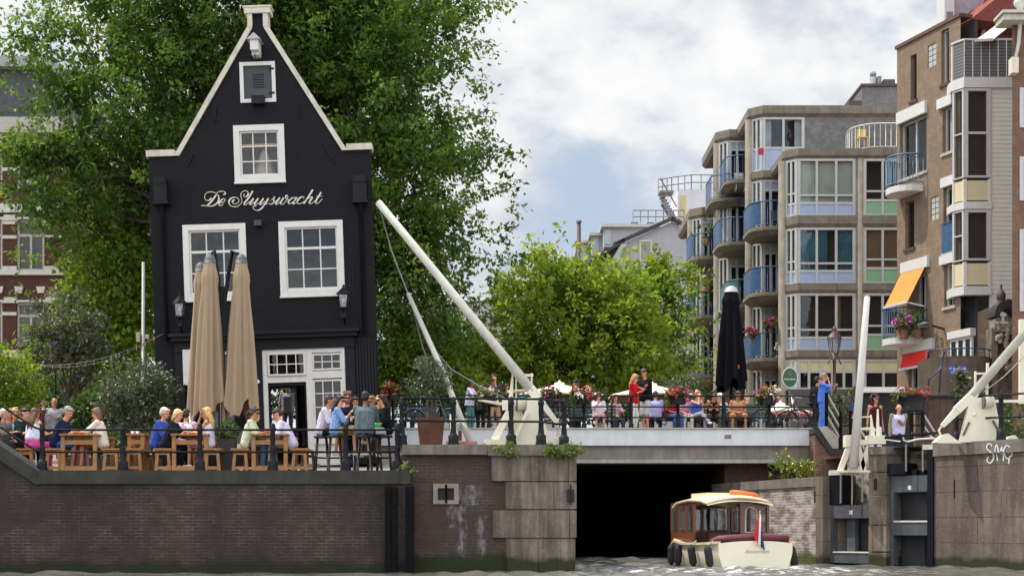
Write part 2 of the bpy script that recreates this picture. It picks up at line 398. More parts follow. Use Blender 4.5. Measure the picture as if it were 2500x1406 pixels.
GRAN = brickmat('granite_blocks', (.33, .275, .22), (.27, .225, .185), (.05, .04, .033), bw=1.02, bh=.555, ms=.010, stain=.5, stc=(.10, .082, .066), extra=moss(.40, (.035, .045, .012)), bump=.7)
GRANR = brickmat('granite_blocks_quay', (.215, .175, .14), (.17, .138, .11), (.04, .032, .027), ang=-1.0, bw=1.3, bh=.565, ms=.010, stain=.75, stc=(.075, .058, .046), extra=streaks, bump=.9)
def chalk(t, cc, s, pos):
    f = ramp(t, [(.42, 0), (.58, 1)], noise(t, 2.2, 6, pos, .65, (1, 1, 2.5)))
    cc = mixc(t, mth(t, 'MULTIPLY', f, .75), cc, (.48, .45, .42))
    return moss(.27, (.05, .07, .010))(t, cc, s, pos)
LOCKB = brickmat('lock_brick', (.22, .165, .135), (.14, .105, .085), (.46, .44, .41), ang=-1.28, bw=.22, bh=.07, ms=.016, stain=.45, stc=(.07, .062, .05), extra=chalk)
REDB = brickmat('red_brick', (.20, .085, .062), (.14, .06, .046), (.20, .17, .15), bw=.21, bh=.065, stain=.4, stc=(.05, .035, .03))
COPE = M((.036, .035, .032), .85, .3, 3, .5, 18, streak=.5, name='coping_stone')
COPEL = M((.165, .148, .122), .85, .25, 4, .5, 18, streak=.6, name='pale_coping')
CONC = M((.23, .20, .165), .85, .2, 3, .35, 22, streak=.5, name='concrete')
PAVE = brickmat('paving', (.36, .30, .25), (.30, .24, .2), (.2, .18, .16), bw=.21, bh=.11, stain=.3, stc=(.15, .13, .12))
# ground
m = MB(); ys = [(30.35, 2.0), (33, 2.13), (37, 2.40), (40, 2.72), (44, 3.35), (46, 3.6), (60, 3.65), (400, 3.65)]
for (a, za), (b, zb) in zip(ys, ys[1:]): m.add([(-250, a, za), (-2.05, a, za), (-2.05, b, zb), (-250, b, zb)], [(0, 1, 2, 3)])
tag(m.build('ground', PAVE), kind='structure')
m = MB(); m.add([(-2.05, 52, 3.652), (250, 52, 3.652), (250, 400, 3.652), (-2.05, 400, 3.652)], [(0, 1, 2, 3)])
m.add([(8.6, 46.5, 3.652), (250, 46.5, 3.652), (250, 52, 3.652), (8.6, 52, 3.652)], [(0, 1, 2, 3)])
m.add([(8.6, 46.5, 3.652), (250, 46.5, 3.652), (250, 46.5, 2.5), (8.6, 46.5, 2.5)], [(0, 1, 2, 3)])
tag(m.build('street', PAVE), kind='structure')
RPT = [(1700, 45.), (1760, 42.5), (2015, 36.5), (2122, 35.3), (2165, 34.9), (2278, 33.9), (2500, 31.8), (2800, 29.2)]
def RD(px):
    for (a, da), (b, db) in zip(RPT, RPT[1:]):
        if px <= b: return da + (db - da) * (px - a) / (b - a)
    return RPT[-1][1]
def rw(px): D = RD(px); return Vector((X(px, D), D, 0))
qz = 2.775
m = MB(); m.add([(*rw(2122).xy + Vector((.05, .25)), qz), (*rw(2278).xy + Vector((.05, .25)), qz), (*rw(2790).xy + Vector((.05, .25)), qz), (80, 28, qz), (80, 46.5, qz), (8.6, 46.5, qz), (8.6, 41.2, qz), (8.9, 38, qz)], [tuple(range(8))])
tag(m.build('quayside_paving', PAVE), kind='structure')
# water: real ripples near the lock, flat sheet beyond
mt, t, b, o = newmat('water')
b.inputs['Base Color'].default_value = (.115, .112, .098, 1); b.inputs['Roughness'].default_value = .06; b.inputs['IOR'].default_value = 1.6
g = N(t, 'ShaderNodeNewGeometry').outputs['Position']
sp_ = N(t, 'ShaderNodeSeparateXYZ'); Lk(t, g, sp_.inputs[0])      # white flecks in the colour stand in for sparkles on the boat's wake
dx_ = mth(t, 'DIVIDE', mth(t, 'SUBTRACT', sp_.outputs[0], 4.6), 4.2); dy_ = mth(t, 'DIVIDE', mth(t, 'SUBTRACT', sp_.outputs[1], 31.0), 4.0)
gm_ = mth(t, 'SUBTRACT', 1, mth(t, 'ADD', mth(t, 'MULTIPLY', dx_, dx_), mth(t, 'MULTIPLY', dy_, dy_)), clamp=True)
fm_ = mth(t, 'MULTIPLY', ramp(t, [(.50, 0), (.60, 1)], noise(t, 5.5, 6, g, .65, (.55, 1.5, 1))), gm_)
Lk(t, mixc(t, fm_, (.115, .112, .098), (.75, .76, .77)), b.inputs['Base Color'])
bumpn(t, b, mth(t, 'ADD', noise(t, 5, 3, g, .55, (.7, 1.3, 1)), mth(t, 'MULTIPLY', noise(t, 16, 3, g), .3)), .7, .06)
gx_, gy_ = np.meshgrid(np.arange(-14, 17, .085), np.arange(22, 46, .085), indexing='ij'); hz = np.zeros_like(gx_); wg = np.random.default_rng(5)
for k in range(46):
    lam = wg.uniform(.28, 1.5); th_ = wg.normal(math.pi / 2, .75); kk = 2 * math.pi / lam
    hz += .0068 * lam ** .8 * np.sin(kk * (gx_ * math.cos(th_) + gy_ * math.sin(th_)) + wg.uniform(0, 6.28) + .8 * np.sin(gx_ * .7 + k))
hz *= .75 + .5 * np.sin(gx_ * .45 + 1.3 * np.sin(gy_ * .3)) * np.sin(gy_ * .5)
hz *= 1 + 1.1 * np.exp(-((gx_ - 5.0) ** 2 / 9 + (gy_ - 31.5) ** 2 / 14))          # the boat's wake
edge = np.minimum.reduce([gx_ + 14, 16.9 - gx_, gy_ - 22, 45.9 - gy_]); hz *= np.clip(edge / .6, 0, 1)
nx, ny = gx_.shape; ii = np.arange(nx * ny).reshape(nx, ny)
vs = np.stack([gx_, gy_, hz], -1).reshape(-1, 3); fq = np.stack([ii[:-1, :-1], ii[1:, :-1], ii[1:, 1:], ii[:-1, 1:]], -1).reshape(-1, 4)
e0, e1, f0, f1 = gx_.min(), gx_.max(), gy_.min(), gy_.max(); nb = len(vs)
vs = np.concatenate([vs, np.array([(-160, -40, 0), (160, -40, 0), (160, 85, 0), (-160, 85, 0), (e0, f0, 0), (e1, f0, 0), (e1, f1, 0), (e0, f1, 0)])]); fq = np.concatenate([fq, np.array([(0, 1, 5, 4), (1, 2, 6, 5), (2, 3, 7, 6), (3, 0, 4, 7)]) + nb])
me = bpy.data.meshes.new('canal_water'); me.vertices.add(len(vs)); me.vertices.foreach_set('co', vs.astype(np.float32).ravel()); me.loops.add(len(fq) * 4); me.loops.foreach_set('vertex_index', fq.astype(np.int32).ravel()); me.polygons.add(len(fq)); me.polygons.foreach_set('loop_start', np.arange(0, len(fq) * 4, 4, dtype=np.int32)); me.polygons.foreach_set('use_smooth', np.ones(len(fq), bool)); me.update(calc_edges=True); me.materials.append(mt)
o = bpy.data.objects.new('canal_water', me); col.objects.link(o); tag(o, kind='structure')
# ---- terrace quay wall
zt = 2.04; x0, x1 = X(100, 30), X(1001, 30)
q = thing('quay_wall', 'dark brown brick quay wall below the pub terrace with a sloping stone coping at one end', 'wall', (-6, 30, 0))
m = MB(); wl = X(-700, 30)
sl = (1157 - 1090) / 100.                       # the coping climbs towards the left
zl = zt + sl * (x0 - wl)
m.xz([(wl, -1), (x1, -1), (x1, zt - .27), (x0, zt - .27), (wl, zl - .3)], 29.85, 30.35)
m.build('wall', QUAY, q)
m = MB(); m.box((x0 + .003, 29.78, zt - .27), (x1 + .02, 30.38, zt)); m.xz([(x0, zt - .3), (x0, zt), (wl, zl), (wl, zl - .33)], 29.775, 30.38)
m.build('coping', COPE, q)
for i in range(2):
    a, bb = ((940, 968), (990, 1012))[i]
    f = thing('fender_post', ('black timber fender post against the terrace quay wall below the last railing post', 'black timber fender post in the corner where the quay wall meets the pier')[i], 'post', (X(a, 29.8), 29.7, 0), group='timber fender posts on the quay wall')
    for k in range(2 if i == 0 else 1):
        m = MB(); wdt = .12 if i == 0 else .17; xa = X(a, 29.75) + k * .13
        m.box((xa, 29.68, -.8), (xa + wdt, 29.848, Z(1187, 29.7) - k * .01)); m.build('timber', M((.006, .0065, .008), .85, .3, 5, .3, 30, streak=.4, name='tarred_timber', spec=.12), f)
# ---- stone pier
zp = 2.56; px1 = X(1408, 30.1)
q = thing('lock_pier', 'brick and granite lock pier with a pale coping carrying the cream winch', 'pier', (0, 30, 0))
m = MB(); m.box((x1 - .2, 30.1, -1), (X(1242, 30.1), 41.9, zp - .2)); m.build('brickwork', PIERB, q)
m = MB(); gx = X(1203, 30.1)
m.box((gx + .25, 30.07, -1), (px1 - .05, 41.9, zp - .2))
for i, (ya, yb, l) in enumerate(((1111, 1174, 1200), (1176, 1242, 1236), (1245, 1312, 1203), (1315, 1460, 1238))):
    jx = [l] + list([(1316, 1388), (1352, 1388), (1318, 1390), (1314, 1360)][i]) + [1408 - (3 if i == 3 else 0)]
    for a, bb in zip(jx, jx[1:]):
        off = random.uniform(0, .018)
        m.box((X(a, 30.03) + .004, 30.02 - off, Z(yb, 30.03) + .005), (X(bb, 30.03) - .004, 30.6, Z(ya, 30.03) - .003))
m.build('granite_quoins', stonemat('granite', (.215, .18, .145)), q)
m = MB(); m.box((x1 - .15, 29.95, zp - .2), (X(1190, 30), 41.9, zp)); m.box((X(1190, 30) + .01, 29.95, zp - .22), (px1 + .02, 41.9, zp - .002)); m.build('coping', COPEL, q)
m = MB(); a, bb = P(1058, 1180, 30.1), P(1120, 1230, 30.1)
fr = [(a.x, bb.z), (bb.x, bb.z), (bb.x, a.z), (a.x, a.z)]
for (u0, u1, v0, v1) in ((a.x, bb.x, a.z - .09, a.z), (a.x, bb.x, bb.z, bb.z + .08), (a.x, a.x + .09, bb.z + .08, a.z - .09), (bb.x - .09, bb.x, bb.z + .08, a.z - .09)): m.box((u0, 30.04, v0), (u1, 30.2, v1))
fo = m.build('mooring_recess', M((.26, .22, .18), .85, .2, 5, .4, 30), q)
m = MB(); m.box((a.x + .08, 30.094, bb.z + .07), (bb.x - .08, 30.15, a.z - .08)); m.build('hollow', DARK, fo)
m = MB(); m.tube([(X(1089, 30), 30.03, a.z - .02), (X(1089, 30), 30.03, bb.z + .02)], .022, 6); m.build('mooring_bar', IRON, fo)
m = MB(); a, bb = P(1384, 1194, 30), P(1402, 1225, 30); m.box((a.x, 29.99, bb.z), (bb.x, 30.3, a.z)); fo = m.build('mooring_slot', DARK, q)
m = MB(); m.tube([(X(1393, 30), 29.98, a.z + .1), (X(1393, 30), 29.98, bb.z - .05)], .015, 6); m.build('mooring_bar', M('#4a2a22', .8, .3), fo)
# weeds along the pier edge
GRASS = leafmat('weed_leaf', [(.05, .10, .015), (.13, .20, .03), (.30, .30, .07)], .35)
for i, (px, n, wd, hh, lab) in enumerate(((1240, 260, .28, .16, 'small white-flowered weed hanging over the pier coping below the winch'), (1350, 300, .16, .14, 'bright green weed tuft on the pier coping between two railing posts'), (1395, 320, .24, .13, 'yellowing grass tuft drooping from the far corner of the pier'), (1000, 160, .2, .09, 'dry straw-coloured weeds at the corner of terrace and pier'))):
    f = thing('weed_tuft', lab, 'weeds', (X(px, 29.95), 29.93, zp - .1), group='weeds on the pier edge')
    z0 = zp - .12 if px > 1100 else 2.06
    leaves('foliage', GRASS, [((X(px, 29.93), 29.9, z0), (wd, .09, hh))], n, .09, f, clump=.07, per=12, seed=50 + i, hollow=.2, asp=.3)
# ---- bridge
q = thing('canal_bridge', 'low canal bridge with a wide white painted fascia over the dark lock opening', 'bridge', (4, 42, 0))
xb0, xb1 = -7.0, X(1990, 42)
WPB = M((.66, .67, .70), .55, .06, 2, .1, 20, streak=.16, name='fascia_paint')
m = MB(); m.box((xb0, 42, Z(1087, 42)), (xb1, 42.4, Z(1047, 42))); m.build('fascia', WPB, q)
m = MB(); m.box((xb0, 41.95, Z(1047, 42) + .002), (xb1 + .01, 42.45, Z(1044, 42))); m.build('edge_strip', M((.5, .47, .42), .8, .2, 3, streak=.5), q)
m = MB(); m.box((xb0, 42.12, Z(1120, 42)), (xb1 - .1, 42.6, Z(1087, 42) - .003)); m.build('beam', CONC, q)
m = MB(); m.box((xb0, 41.98, Z(1130, 42)), (xb1 - .12, 42.6, Z(1121, 42))); m.build('flange', M((.34, .33, .32), .7, .2, 3, streak=.5), q)
m = MB(); m.box((xb0, 42.6, 2.75), (8.6, 52.02, 3.64)); m.build('deck', M((.05, .047, .043), .9, .3, 3, .3, 20), q)
m = MB(); m.box((X(1769, 42), 41.985, Z(1070, 42)), (X(1785, 42), 42.002, Z(1061, 42))); m.build('number_plate', M('#77706b', .6, .3, 40), q)
# tunnel behind the opening
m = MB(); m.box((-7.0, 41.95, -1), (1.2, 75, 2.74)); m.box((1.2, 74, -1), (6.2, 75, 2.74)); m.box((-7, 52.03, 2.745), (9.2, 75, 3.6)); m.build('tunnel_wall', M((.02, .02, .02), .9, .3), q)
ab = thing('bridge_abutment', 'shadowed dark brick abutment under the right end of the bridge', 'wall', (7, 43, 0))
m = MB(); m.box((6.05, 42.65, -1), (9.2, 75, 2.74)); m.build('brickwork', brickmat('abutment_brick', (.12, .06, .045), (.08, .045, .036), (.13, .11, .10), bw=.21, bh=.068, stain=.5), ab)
# ---- lock wall and gates along the chamber
def rbox(mb, pa, pb, ya, yb, d0, d1, dz=None):
    A, B = rw(pa), rw(pb); L = (B - A).length; du = (B - A) / L; dn = Vector((-du.y, du.x, 0)); Dm = (RD(pa) + RD(pb)) / 2
    return mb.fbox(A, du, dn, 0, L, Z(yb, Dm), Z(ya, Dm), d0, d1)
lw_ = thing('lock_wall', 'pale weathered brick lock chamber wall behind the boat', 'wall', (7, 39, 0))
A, B = rw(1745), rw(1996); L = (B - A).length; du = (B - A) / L; dn = Vector((-du.y, du.x, 0)); zlk = 2.16
m = MB(); m.fbox(A, du, dn, 0, L, -1, zlk - .24, 0, .8); m.build('brickwork', LOCKB, lw_)
m = MB(); m.fbox(A, du, dn, -.1, L - .003, zlk - .237, zlk, -.05, .82); m.build('coping', COPEL, lw_)
m = MB(); A2, B2 = rw(1997), rw(2015); du2 = (B2 - A2).normalized(); m.fbox(A2, du2, Vector((-du2.y, du2.x, 0)), 0, (B2 - A2).length, -1, zlk + .004, -.06, .8); m.build('granite_quoins', GRANR, lw_)
m = MB(); rbox(m, 1988, 1993, 1197, 1226, -.012, .1); m.build('mooring_slot', DARK, lw_)
m = MB(); m.add([(*(rw(1745).xy), 2.1), (*(rw(2015).xy), 2.1), (*(rw(2015).xy + Vector((2.2, 2.2))), 2.1), (9.3, 42.6, 2.1), (5.9, 42.6, 2.1)], [(0, 1, 2, 3, 4)])
tag(m.build('soil_bed', M((.06, .045, .03), .95, .3, 5, .6, 20)), kind='structure')
for i, (px, n, wd, hh, lab) in enumerate(((1912, 420, .34, .42, 'tall yellow-flowered weeds on the lock wall against the bridge end'), (1962, 380, .26, .30, 'shorter yellow-flowered weeds beside the brick stair flank'))):
    D = 39.6 - .8 * i
    f = thing('weed_clump', lab, 'weeds', (X(px, D), D, 2.1), group='flowering weeds on the lock wall')
    leaves('foliage', GRASS, [((X(px, D), D, 2.1 + hh * .8), (wd, .3, hh))], n, .12, f, clump=.1, per=12, seed=60 + i, hollow=.1, asp=.25, droop=-.4)
    leaves('blossom', M((.62, .52, .03), .6), [((X(px, D), D, 2.1 + hh * 1.3), (wd * .9, .25, hh * .7))], 60, .05, f, clump=.06, per=5, seed=70 + i, asp=.9)
GATEM = M((.075, .082, .092), .5, .25, 3, .2, 30, streak=.35, name='gate_steel')
BLK = M((.006, .007, .010), .7, .2, spec=.15)
def gate(name_label, rows, pa, pb, ydepth, post):
    g_ = thing('lock_gate', name_label, 'lock gate', tuple(rw((pa + pb) / 2)))
    m = MB()
    for (a, bq, c, d) in rows: rbox(m, a, bq, c, d, .12, .3)
    m.build('gate_frame', GATEM, g_)
    m = MB(); rbox(m, pa, pb, ydepth[0], ydepth[1], .52, .6); m.build('gate_plate', M((.03, .032, .036), .6, .4, 2, streak=.4), g_)
    return g_
g1 = gate('lower grey steel lock gate leaf folded into the wall beside the boat', [(2016, 2024, 1232, 1372), (2114, 2121, 1232, 1372), (2024, 2114, 1232, 1264), (2024, 2114, 1350, 1374)], 2016, 2121, (1232, 1395), None)
m = MB(); rbox(m, 2026, 2113, 1346, 1349, .1, .5); m.build('ledge', WHITEP, g1)
m = MB(); rbox(m, 2065, 2073, 1245, 1255, .112, .13); m.build('depth_plate', M('#c9c7c0', .6), g1)
m = MB(); rbox(m, 2046, 2066, 1264, 1350, .3, .42); m.build('brace', GATEM, g1)
g2 = gate('taller grey steel lock gate leaf with two dark openings next to the graffiti wall', [(2166, 2174, 1160, 1380), (2258, 2268, 1160, 1380), (2174, 2258, 1160, 1200), (2174, 2258, 1275, 1306)], 2166, 2268, (1160, 1395), None)
m = MB(); rbox(m, 2175, 2257, 1270, 1274, .1, .5); m.build('ledge', WHITEP, g2)
m = MB(); rbox(m, 2209, 2217, 1184, 1195, .112, .13); m.build('depth_plate', M('#c9c7c0', .6), g2)
m = MB(); rbox(m, 2216, 2228, 1146, 1159, .15, .4); rbox(m, 2234, 2247, 1146, 1159, .15, .4); rbox(m, 2162, 2208, 1131, 1158, .02, .5); m.build('gate_machinery', BLK, g2)
m = MB(); rbox(m, 2238, 2246, 1300, 1385, .3, .44); m.build('brace', BLK, g2)
for i, (pa, pb, ya, yb, lab) in enumerate(((2016, 2050, 1160, 1231, 'black timber gate post with a white cap by the lower lock gate'), (2267, 2281, 1098, 1400, 'tall black timber gate post with a white cap by the granite wall'))):
    f = thing('gate_post', lab, 'post', tuple(rw((pa + pb) / 2)), group='black gate posts')
    m = MB(); rbox(m, pa, pb, ya, yb, -.05 if i else .1, .5); m.build('timber', BLK, f)
    m = MB(); rbox(m, pa + (1 if i == 0 else -10), pb, ya - 13, ya - 1, -.06 if i else .08, .5); m.build('cap', M((.5, .5, .46), .6, .2, streak=.3), f)
f = thing('gate_recess_wall', 'red brick wall at the back of the lock gate recesses', 'wall', tuple(rw(2150)))
m = MB(); rbox(m, 2010, 2285, 1100, 1500, .85, 1.3); m.build('brickwork', brickmat('recess_brick', (.22, .12, .09), (.15, .085, .065), (.36, .32, .29), ang=-1.0, bw=.21, bh=.068, stain=.4, extra=chalk), f)
f2 = thing('granite_pillar', 'narrow granite block pillar between the two lock gates', 'pillar', tuple(rw(2143)))
m = MB()
for ya, yb in ((1110, 1151), (1153, 1209), (1211, 1280), (1282, 1345), (1348, 1480)): rbox(m, 2122 + random.uniform(0, 1), 2164 + random.uniform(0, 1), ya, yb, -.03 + random.uniform(0, .02), .84)
m.build('blocks', stonemat('granite_pillar', (.25, .20, .155)), f2)
m = MB(); rbox(m, 2121, 2167, 1090, 1109.5, -.07, .84); m.build('coping', COPEL, f2)
m = MB(); rbox(m, 2136, 2142, 1168, 1196, -.045, .1); m.build('mooring_slot', DARK, f2)
f3 = thing('granite_wall', 'granite block lock wall with white SMG graffiti', 'wall', tuple(rw(2390)))
A, B = rw(2281), rw(2790); L = (B - A).length; du = (B - A) / L; dn = Vector((-du.y, du.x, 0)); zs_ = 2.79
m = MB(); m.fbox(A, du, dn, 0, L, -1, zs_ - .28, 0, .9); m.build('blocks', GRANR, f3)
m = MB()
for k in range(4): m.fbox(A, du, dn, k * 1.35 - .02, k * 1.35 + 1.32, zs_ - .277, zs_ - .002 * k, -.05, .9)
m.build('coping', COPEL, f3)
def stroke(mb, pts, toworld, wmin, wmax, slant=(-.45, .89), th=.012):
    """calligraphic ribbon: thick where it runs down the slant, thin elsewhere"""
    pts = [np.array(p, float) for p in pts]; q = [pts[0]] + pts + [pts[-1]]; S = []
    for i in range(1, len(q) - 2):
        for k in range(8):
            t_ = k / 8; a, b_, c, d = q[i - 1], q[i], q[i + 1], q[i + 2]
            S.append(.5 * (2 * b_ + (c - a) * t_ + (2 * a - 5 * b_ + 4 * c - d) * t_ ** 2 + (3 * b_ - a - 3 * c + d) * t_ ** 3))
    S.append(pts[-1]); S = np.array(S); n = len(S)
    T = np.gradient(S, axis=0); T /= np.linalg.norm(T, axis=1)[:, None] + 1e-9
    w_ = wmin + (wmax - wmin) * np.abs(T @ np.array(slant)) ** 2.2 * (T[:, 1] * 1 > -.2)
    w_ = np.convolve(np.pad(w_, 2, 'edge'), np.ones(5) / 5, 'valid')
    nr = np.stack([-T[:, 1], T[:, 0]], 1)
    a, b_ = S + nr * w_[:, None] / 2, S - nr * w_[:, None] / 2
    vs = [toworld(p, 0) for p in a] + [toworld(p, 0) for p in b_] + [toworld(p, th) for p in a] + [toworld(p, th) for p in b_]
    fs = []
    for i in range(n - 1): fs += [(i, i + 1, n + i + 1, n + i), (2 * n + i, 3 * n + i, 3 * n + i + 1, 2 * n + i + 1), (i, 2 * n + i, 2 * n + i + 1, i + 1), (n + i, n + i + 1, 3 * n + i + 1, 3 * n + i)]
    fs += [(0, n, 3 * n, 2 * n), (n - 1, 2 * n - 1, 4 * n - 1, 3 * n - 1)]
    mb.add(vs, fs)
m = MB()
def gw(p, th):
    px = 2400 + p[0]; kk = (px - CX) / F; uu = (kk * A.y - A.x) / (du.x - kk * du.y); q_ = A + du * uu; D = q_.y
    return Vector((q_.x, q_.y, Z(p[1], D))) - dn * (.004 + th * .3) - dn * (.05 if Z(p[1], D) > zs_ - .277 else 0)
for s_ in ([(26, 1090), (22, 1083), (15, 1085), (14, 1095), (24, 1105), (26, 1118), (18, 1130), (10, 1124), (14, 1114)], [(36, 1125), (33, 1100), (38, 1086), (44, 1108), (50, 1090), (50, 1124)], [(70, 1092), (62, 1087), (55, 1098), (54, 1112), (61, 1119), (69, 1113), (71, 1104), (61, 1105)], [(66, 1112), (64, 1122), (63, 1132)]):
    stroke(m, s_, gw, 2.6, 3.4)
m.build('lettering', M('#c9cdd2', .6), f3)
for s_ in ((2332, 1172, 1214),):
    m = MB(); rbox(m, 2320, 2345, 1180, 1208, -.014, .1); h_ = m.build('mooring_recess', M((.04, .035, .03), .9), f3)
    m = MB(); rbox(m, 2331, 2334, 1170, 1216, -.04, -.01); m.build('mooring_bar', IRON, h_)
# stair flank at the bridge end
f4 = thing('stair_flank', 'red brick stair flank with a pale sloping coping at the right end of the bridge', 'wall', (X(2030, 41), 41, 2))
pz = lambda L_, D: [(X(a, D), Z(b_, D)) for a, b_ in L_]
m = MB(); m.xz(pz([(1990, 1052), (2030, 1108), (2120, 1108), (2120, 1190), (1990, 1190)], 41.2), 41.2, 42.3); m.build('brickwork', brickmat('stair_brick', (.23, .115, .085), (.16, .08, .06), (.3, .27, .24), bw=.21, bh=.068, stain=.3), f4)
m = MB(); m.xz(pz([(1989, 1043), (1998, 1043), (2033, 1094), (2120, 1094), (2120, 1107), (2027, 1109), (1989, 1056)], 41.1), 41.1, 41.9); m.build('coping', COPE, f4)
m = MB(); m.xz(pz([(1998, 1042), (2018, 1040), (2047, 1066), (2047, 1093), (2033, 1095)], 41.92), 41.92, 42.4); m.build('flank_stone', M((.42, .39, .34), .85, .15, 4, .3, 20), f4)
# ================================================================ the black gabled pub
HS = F / 37.0; LEAN = R(1.9)
HB = Vector((X(650, 37), 37, Z(1140, 37)))
HR = Matrix.Rotation(-LEAN, 3, 'Y')
house = thing('gabled_pub', 'old black painted brick pub with a white-edged pointed gable leaning to one side', 'pub', HB, HR)
def hl(px, py):
    dx, dz = (px - 650) / HS, (1140 - py) / HS
    return dx * math.cos(LEAN) + dz * math.sin(LEAN), -dx * math.sin(LEAN) + dz * math.cos(LEAN)
def hrect(a, b, c, d):       # photo box -> u0,u1,w0,w1 in house coordinates
    u, w_ = hl((a + c) / 2, (b + d) / 2); hw, hh = (c - a) / 2 / HS, (d - b) / 2 / HS
    return [u - hw, u + hw, w_ - hh, w_ + hh]
O0, DU, DN = Vector((0, 0, 0)), Vector((1, 0, 0)), Vector((0, 1, 0))
HOLE = {k: hrect(*v) for k, v in dict(hatch=(592, 158, 667, 245), top=(576, 310, 691, 440), left=(453, 552, 598, 728), right=(687, 544, 835, 717), door=(645, 850, 846, 1140), shop=(460, 855, 622, 1095)).items()}
HOLE['door'][2] = 0
L_, R_ = -2.65, 2.84; sh = 7.74
sli, sri = hl(425, 375)[0], hl(848, 365)[0]; nkl, nkr = hl(605, 65)[0], hl(655, 65)[0]; nz = hl(630, 65)[1]; tz = hl(625, 30)[1]
BLKB = brickmat('black_brick', (.0056, .0060, .0092), (.0036, .0039, .0062), (.0085, .009, .012), bw=.21, bh=.065, ms=.009, stain=.4, stc=(.0125, .0125, .015), rough=.75, bump=.7)
m = MB()
segs = [(0, sh, L_, L_, R_, R_), (sh, nz, sli, nkl, sri, nkr), (nz, tz, nkl, nkl, nkr, nkr)]
wall_rows(m, O0, DU, DN, segs, list(HOLE.values()), .22)
# sides, back (open behind the door) and a tiled roof behind the gable
SHR = .175                                       # the plan is a little skewed: the side walls run back to the left
for a, b_ in ((L_, L_ + .3), (R_ - .3, R_)): m.xy([(a, .002), (b_, .002), (b_ - 8 * SHR, 8), (a - 8 * SHR, 8)], 0, sh - 1.6)
d0, d1 = HOLE['door'][0] + .05, HOLE['door'][0] + 1.0
dk = 1.2; m.box((L_ + .3 - 7.7 * SHR, 7.7, 0), (d0 - dk, 8, 5)); m.box((d1 - dk, 7.7, 0), (R_ - .3 - 7.7 * SHR, 8, 5)); m.box((d0 - dk, 7.7, 2.72), (d1 - dk, 8, 5))
m.xy([(L_ + .25, .3), (R_ - .35, .3), (R_ - .3 - 7.7 * SHR, 7.7), (L_ + .3 - 7.7 * SHR, 7.7)], 2.9, 3.05)
m.box((L_ + .3, .55, 3.05), (R_ - .3, .6, 9.4 - 1.8)); m.box((-.9, .5, 7.6), (1.1, .55, 9.9))
m.build('wall', BLKB, house, local=True)
m = MB(); m.prism([(L_ - .05, sh - 1.7), (.12, nz - .1), (R_ + .0, sh - 1.7), (R_ + .0, sh - 1.9), (.12, nz - .35), (L_ - .05, sh - 1.9)], lambda p: Vector((p[0] - .33 * SHR, .33, p[1])), lambda p: Vector((p[0] - 8.2 * SHR, 8.2, p[1]))); m.build('roof', M((.10, .045, .03), .85, .25, 6, .5, 12), house, local=True)
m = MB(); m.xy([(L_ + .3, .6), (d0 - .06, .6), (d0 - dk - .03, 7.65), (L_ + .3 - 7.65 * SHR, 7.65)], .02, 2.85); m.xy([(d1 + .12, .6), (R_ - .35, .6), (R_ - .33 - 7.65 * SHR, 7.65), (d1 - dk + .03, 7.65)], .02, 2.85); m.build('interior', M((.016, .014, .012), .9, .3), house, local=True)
# cream stone edging of the gable
TRIM = M((.56, .53, .44), .7, .16, 4, .2, 30, streak=.35, name='gable_stone')
m = MB(); y0_, y1_ = -.06, .32
cw = .115
m.box((L_ - .05, y0_, sh - .005), (sli + .02, y1_, sh + .15)); m.box((sri - .02, y0_, sh - .005), (R_ + .03, y1_, sh + .15))
for (a, b_, sgn) in ((sli, nkl, 1), (sri, nkr, -1)):
    m.xz([(a, sh - .004), (a + sgn * cw * 1.15, sh - .004), (b_ + sgn * cw * .95, nz - .05), (b_, nz)], y0_ + .003, y1_)
    m.box((min(b_, b_ + sgn * .12), y0_, nz - .03), (max(b_, b_ + sgn * .12), y1_, tz))
m.box((nkl - .07, y0_ - .03, tz - .05), (nkr + .07, y1_, tz + .09)); m.box((nkl - .1, y0_ - .05, tz + .09), (nkr + .1, y1_, tz + .13))
m.build('gable_edging', TRIM, house, local=True)
def hwin(name, hole, cols, rows, fw, label=None, sash=None, blind=None, inset=.03, sill=True, fmat=WHITEP):
    u0, u1, w0, w1 = hole
    m = MB(); f = m.fbox
    f(O0, DU, DN, u0 - .045, u0 + fw, w0 - .045, w1 + .045, -.035, .12); f(O0, DU, DN, u1 - fw, u1 + .045, w0 - .045, w1 + .045, -.035, .12)
    f(O0, DU, DN, u0 + fw, u1 - fw, w0 - .045, w0 + fw, -.034, .12); f(O0, DU, DN, u0 + fw, u1 - fw, w1 - fw, w1 + .045, -.034, .12)
    a, b_, c, d = u0 + fw, u1 - fw, w0 + fw, w1 - fw; s_ = .045
    f(O0, DU, DN, a, a + s_, c, d, .02, .09); f(O0, DU, DN, b_ - s_, b_, c, d, .02, .09); f(O0, DU, DN, a + s_, b_ - s_, c, c + s_ * 1.3, .021, .09); f(O0, DU, DN, a + s_, b_ - s_, d - s_, d, .021, .09)
    mu = .028
    for i in range(1, cols): x = a + (b_ - a) * i / cols; f(O0, DU, DN, x - mu / 2, x + mu / 2, c + s_ * 1.3, d - s_, .035, .08)
    for j in range(1, rows):
        z = c + (d - c) * j / rows; t_ = mu * (2.2 if j == sash else 1); f(O0, DU, DN, a + s_, b_ - s_, z - t_ / 2, z + t_ / 2, .03 if j == sash else .0345, .081)
    if sill: f(O0, DU, DN, u0 - .06, u1 + .06, w0 - .085, w0 - .045, -.06, .1)
    o = m.build(name, fmat, house, local=True)
    if label: o['label'] = label
    m = MB(); f2 = m.add([Vector((a, .062, c)), Vector((b_, .062, c)), Vector((b_, .062, d)), Vector((a, .062, d))], [(0, 1, 2, 3)])
    m.build('pane', GLASS, o, local=True)
    return o, (a, b_, c, d)
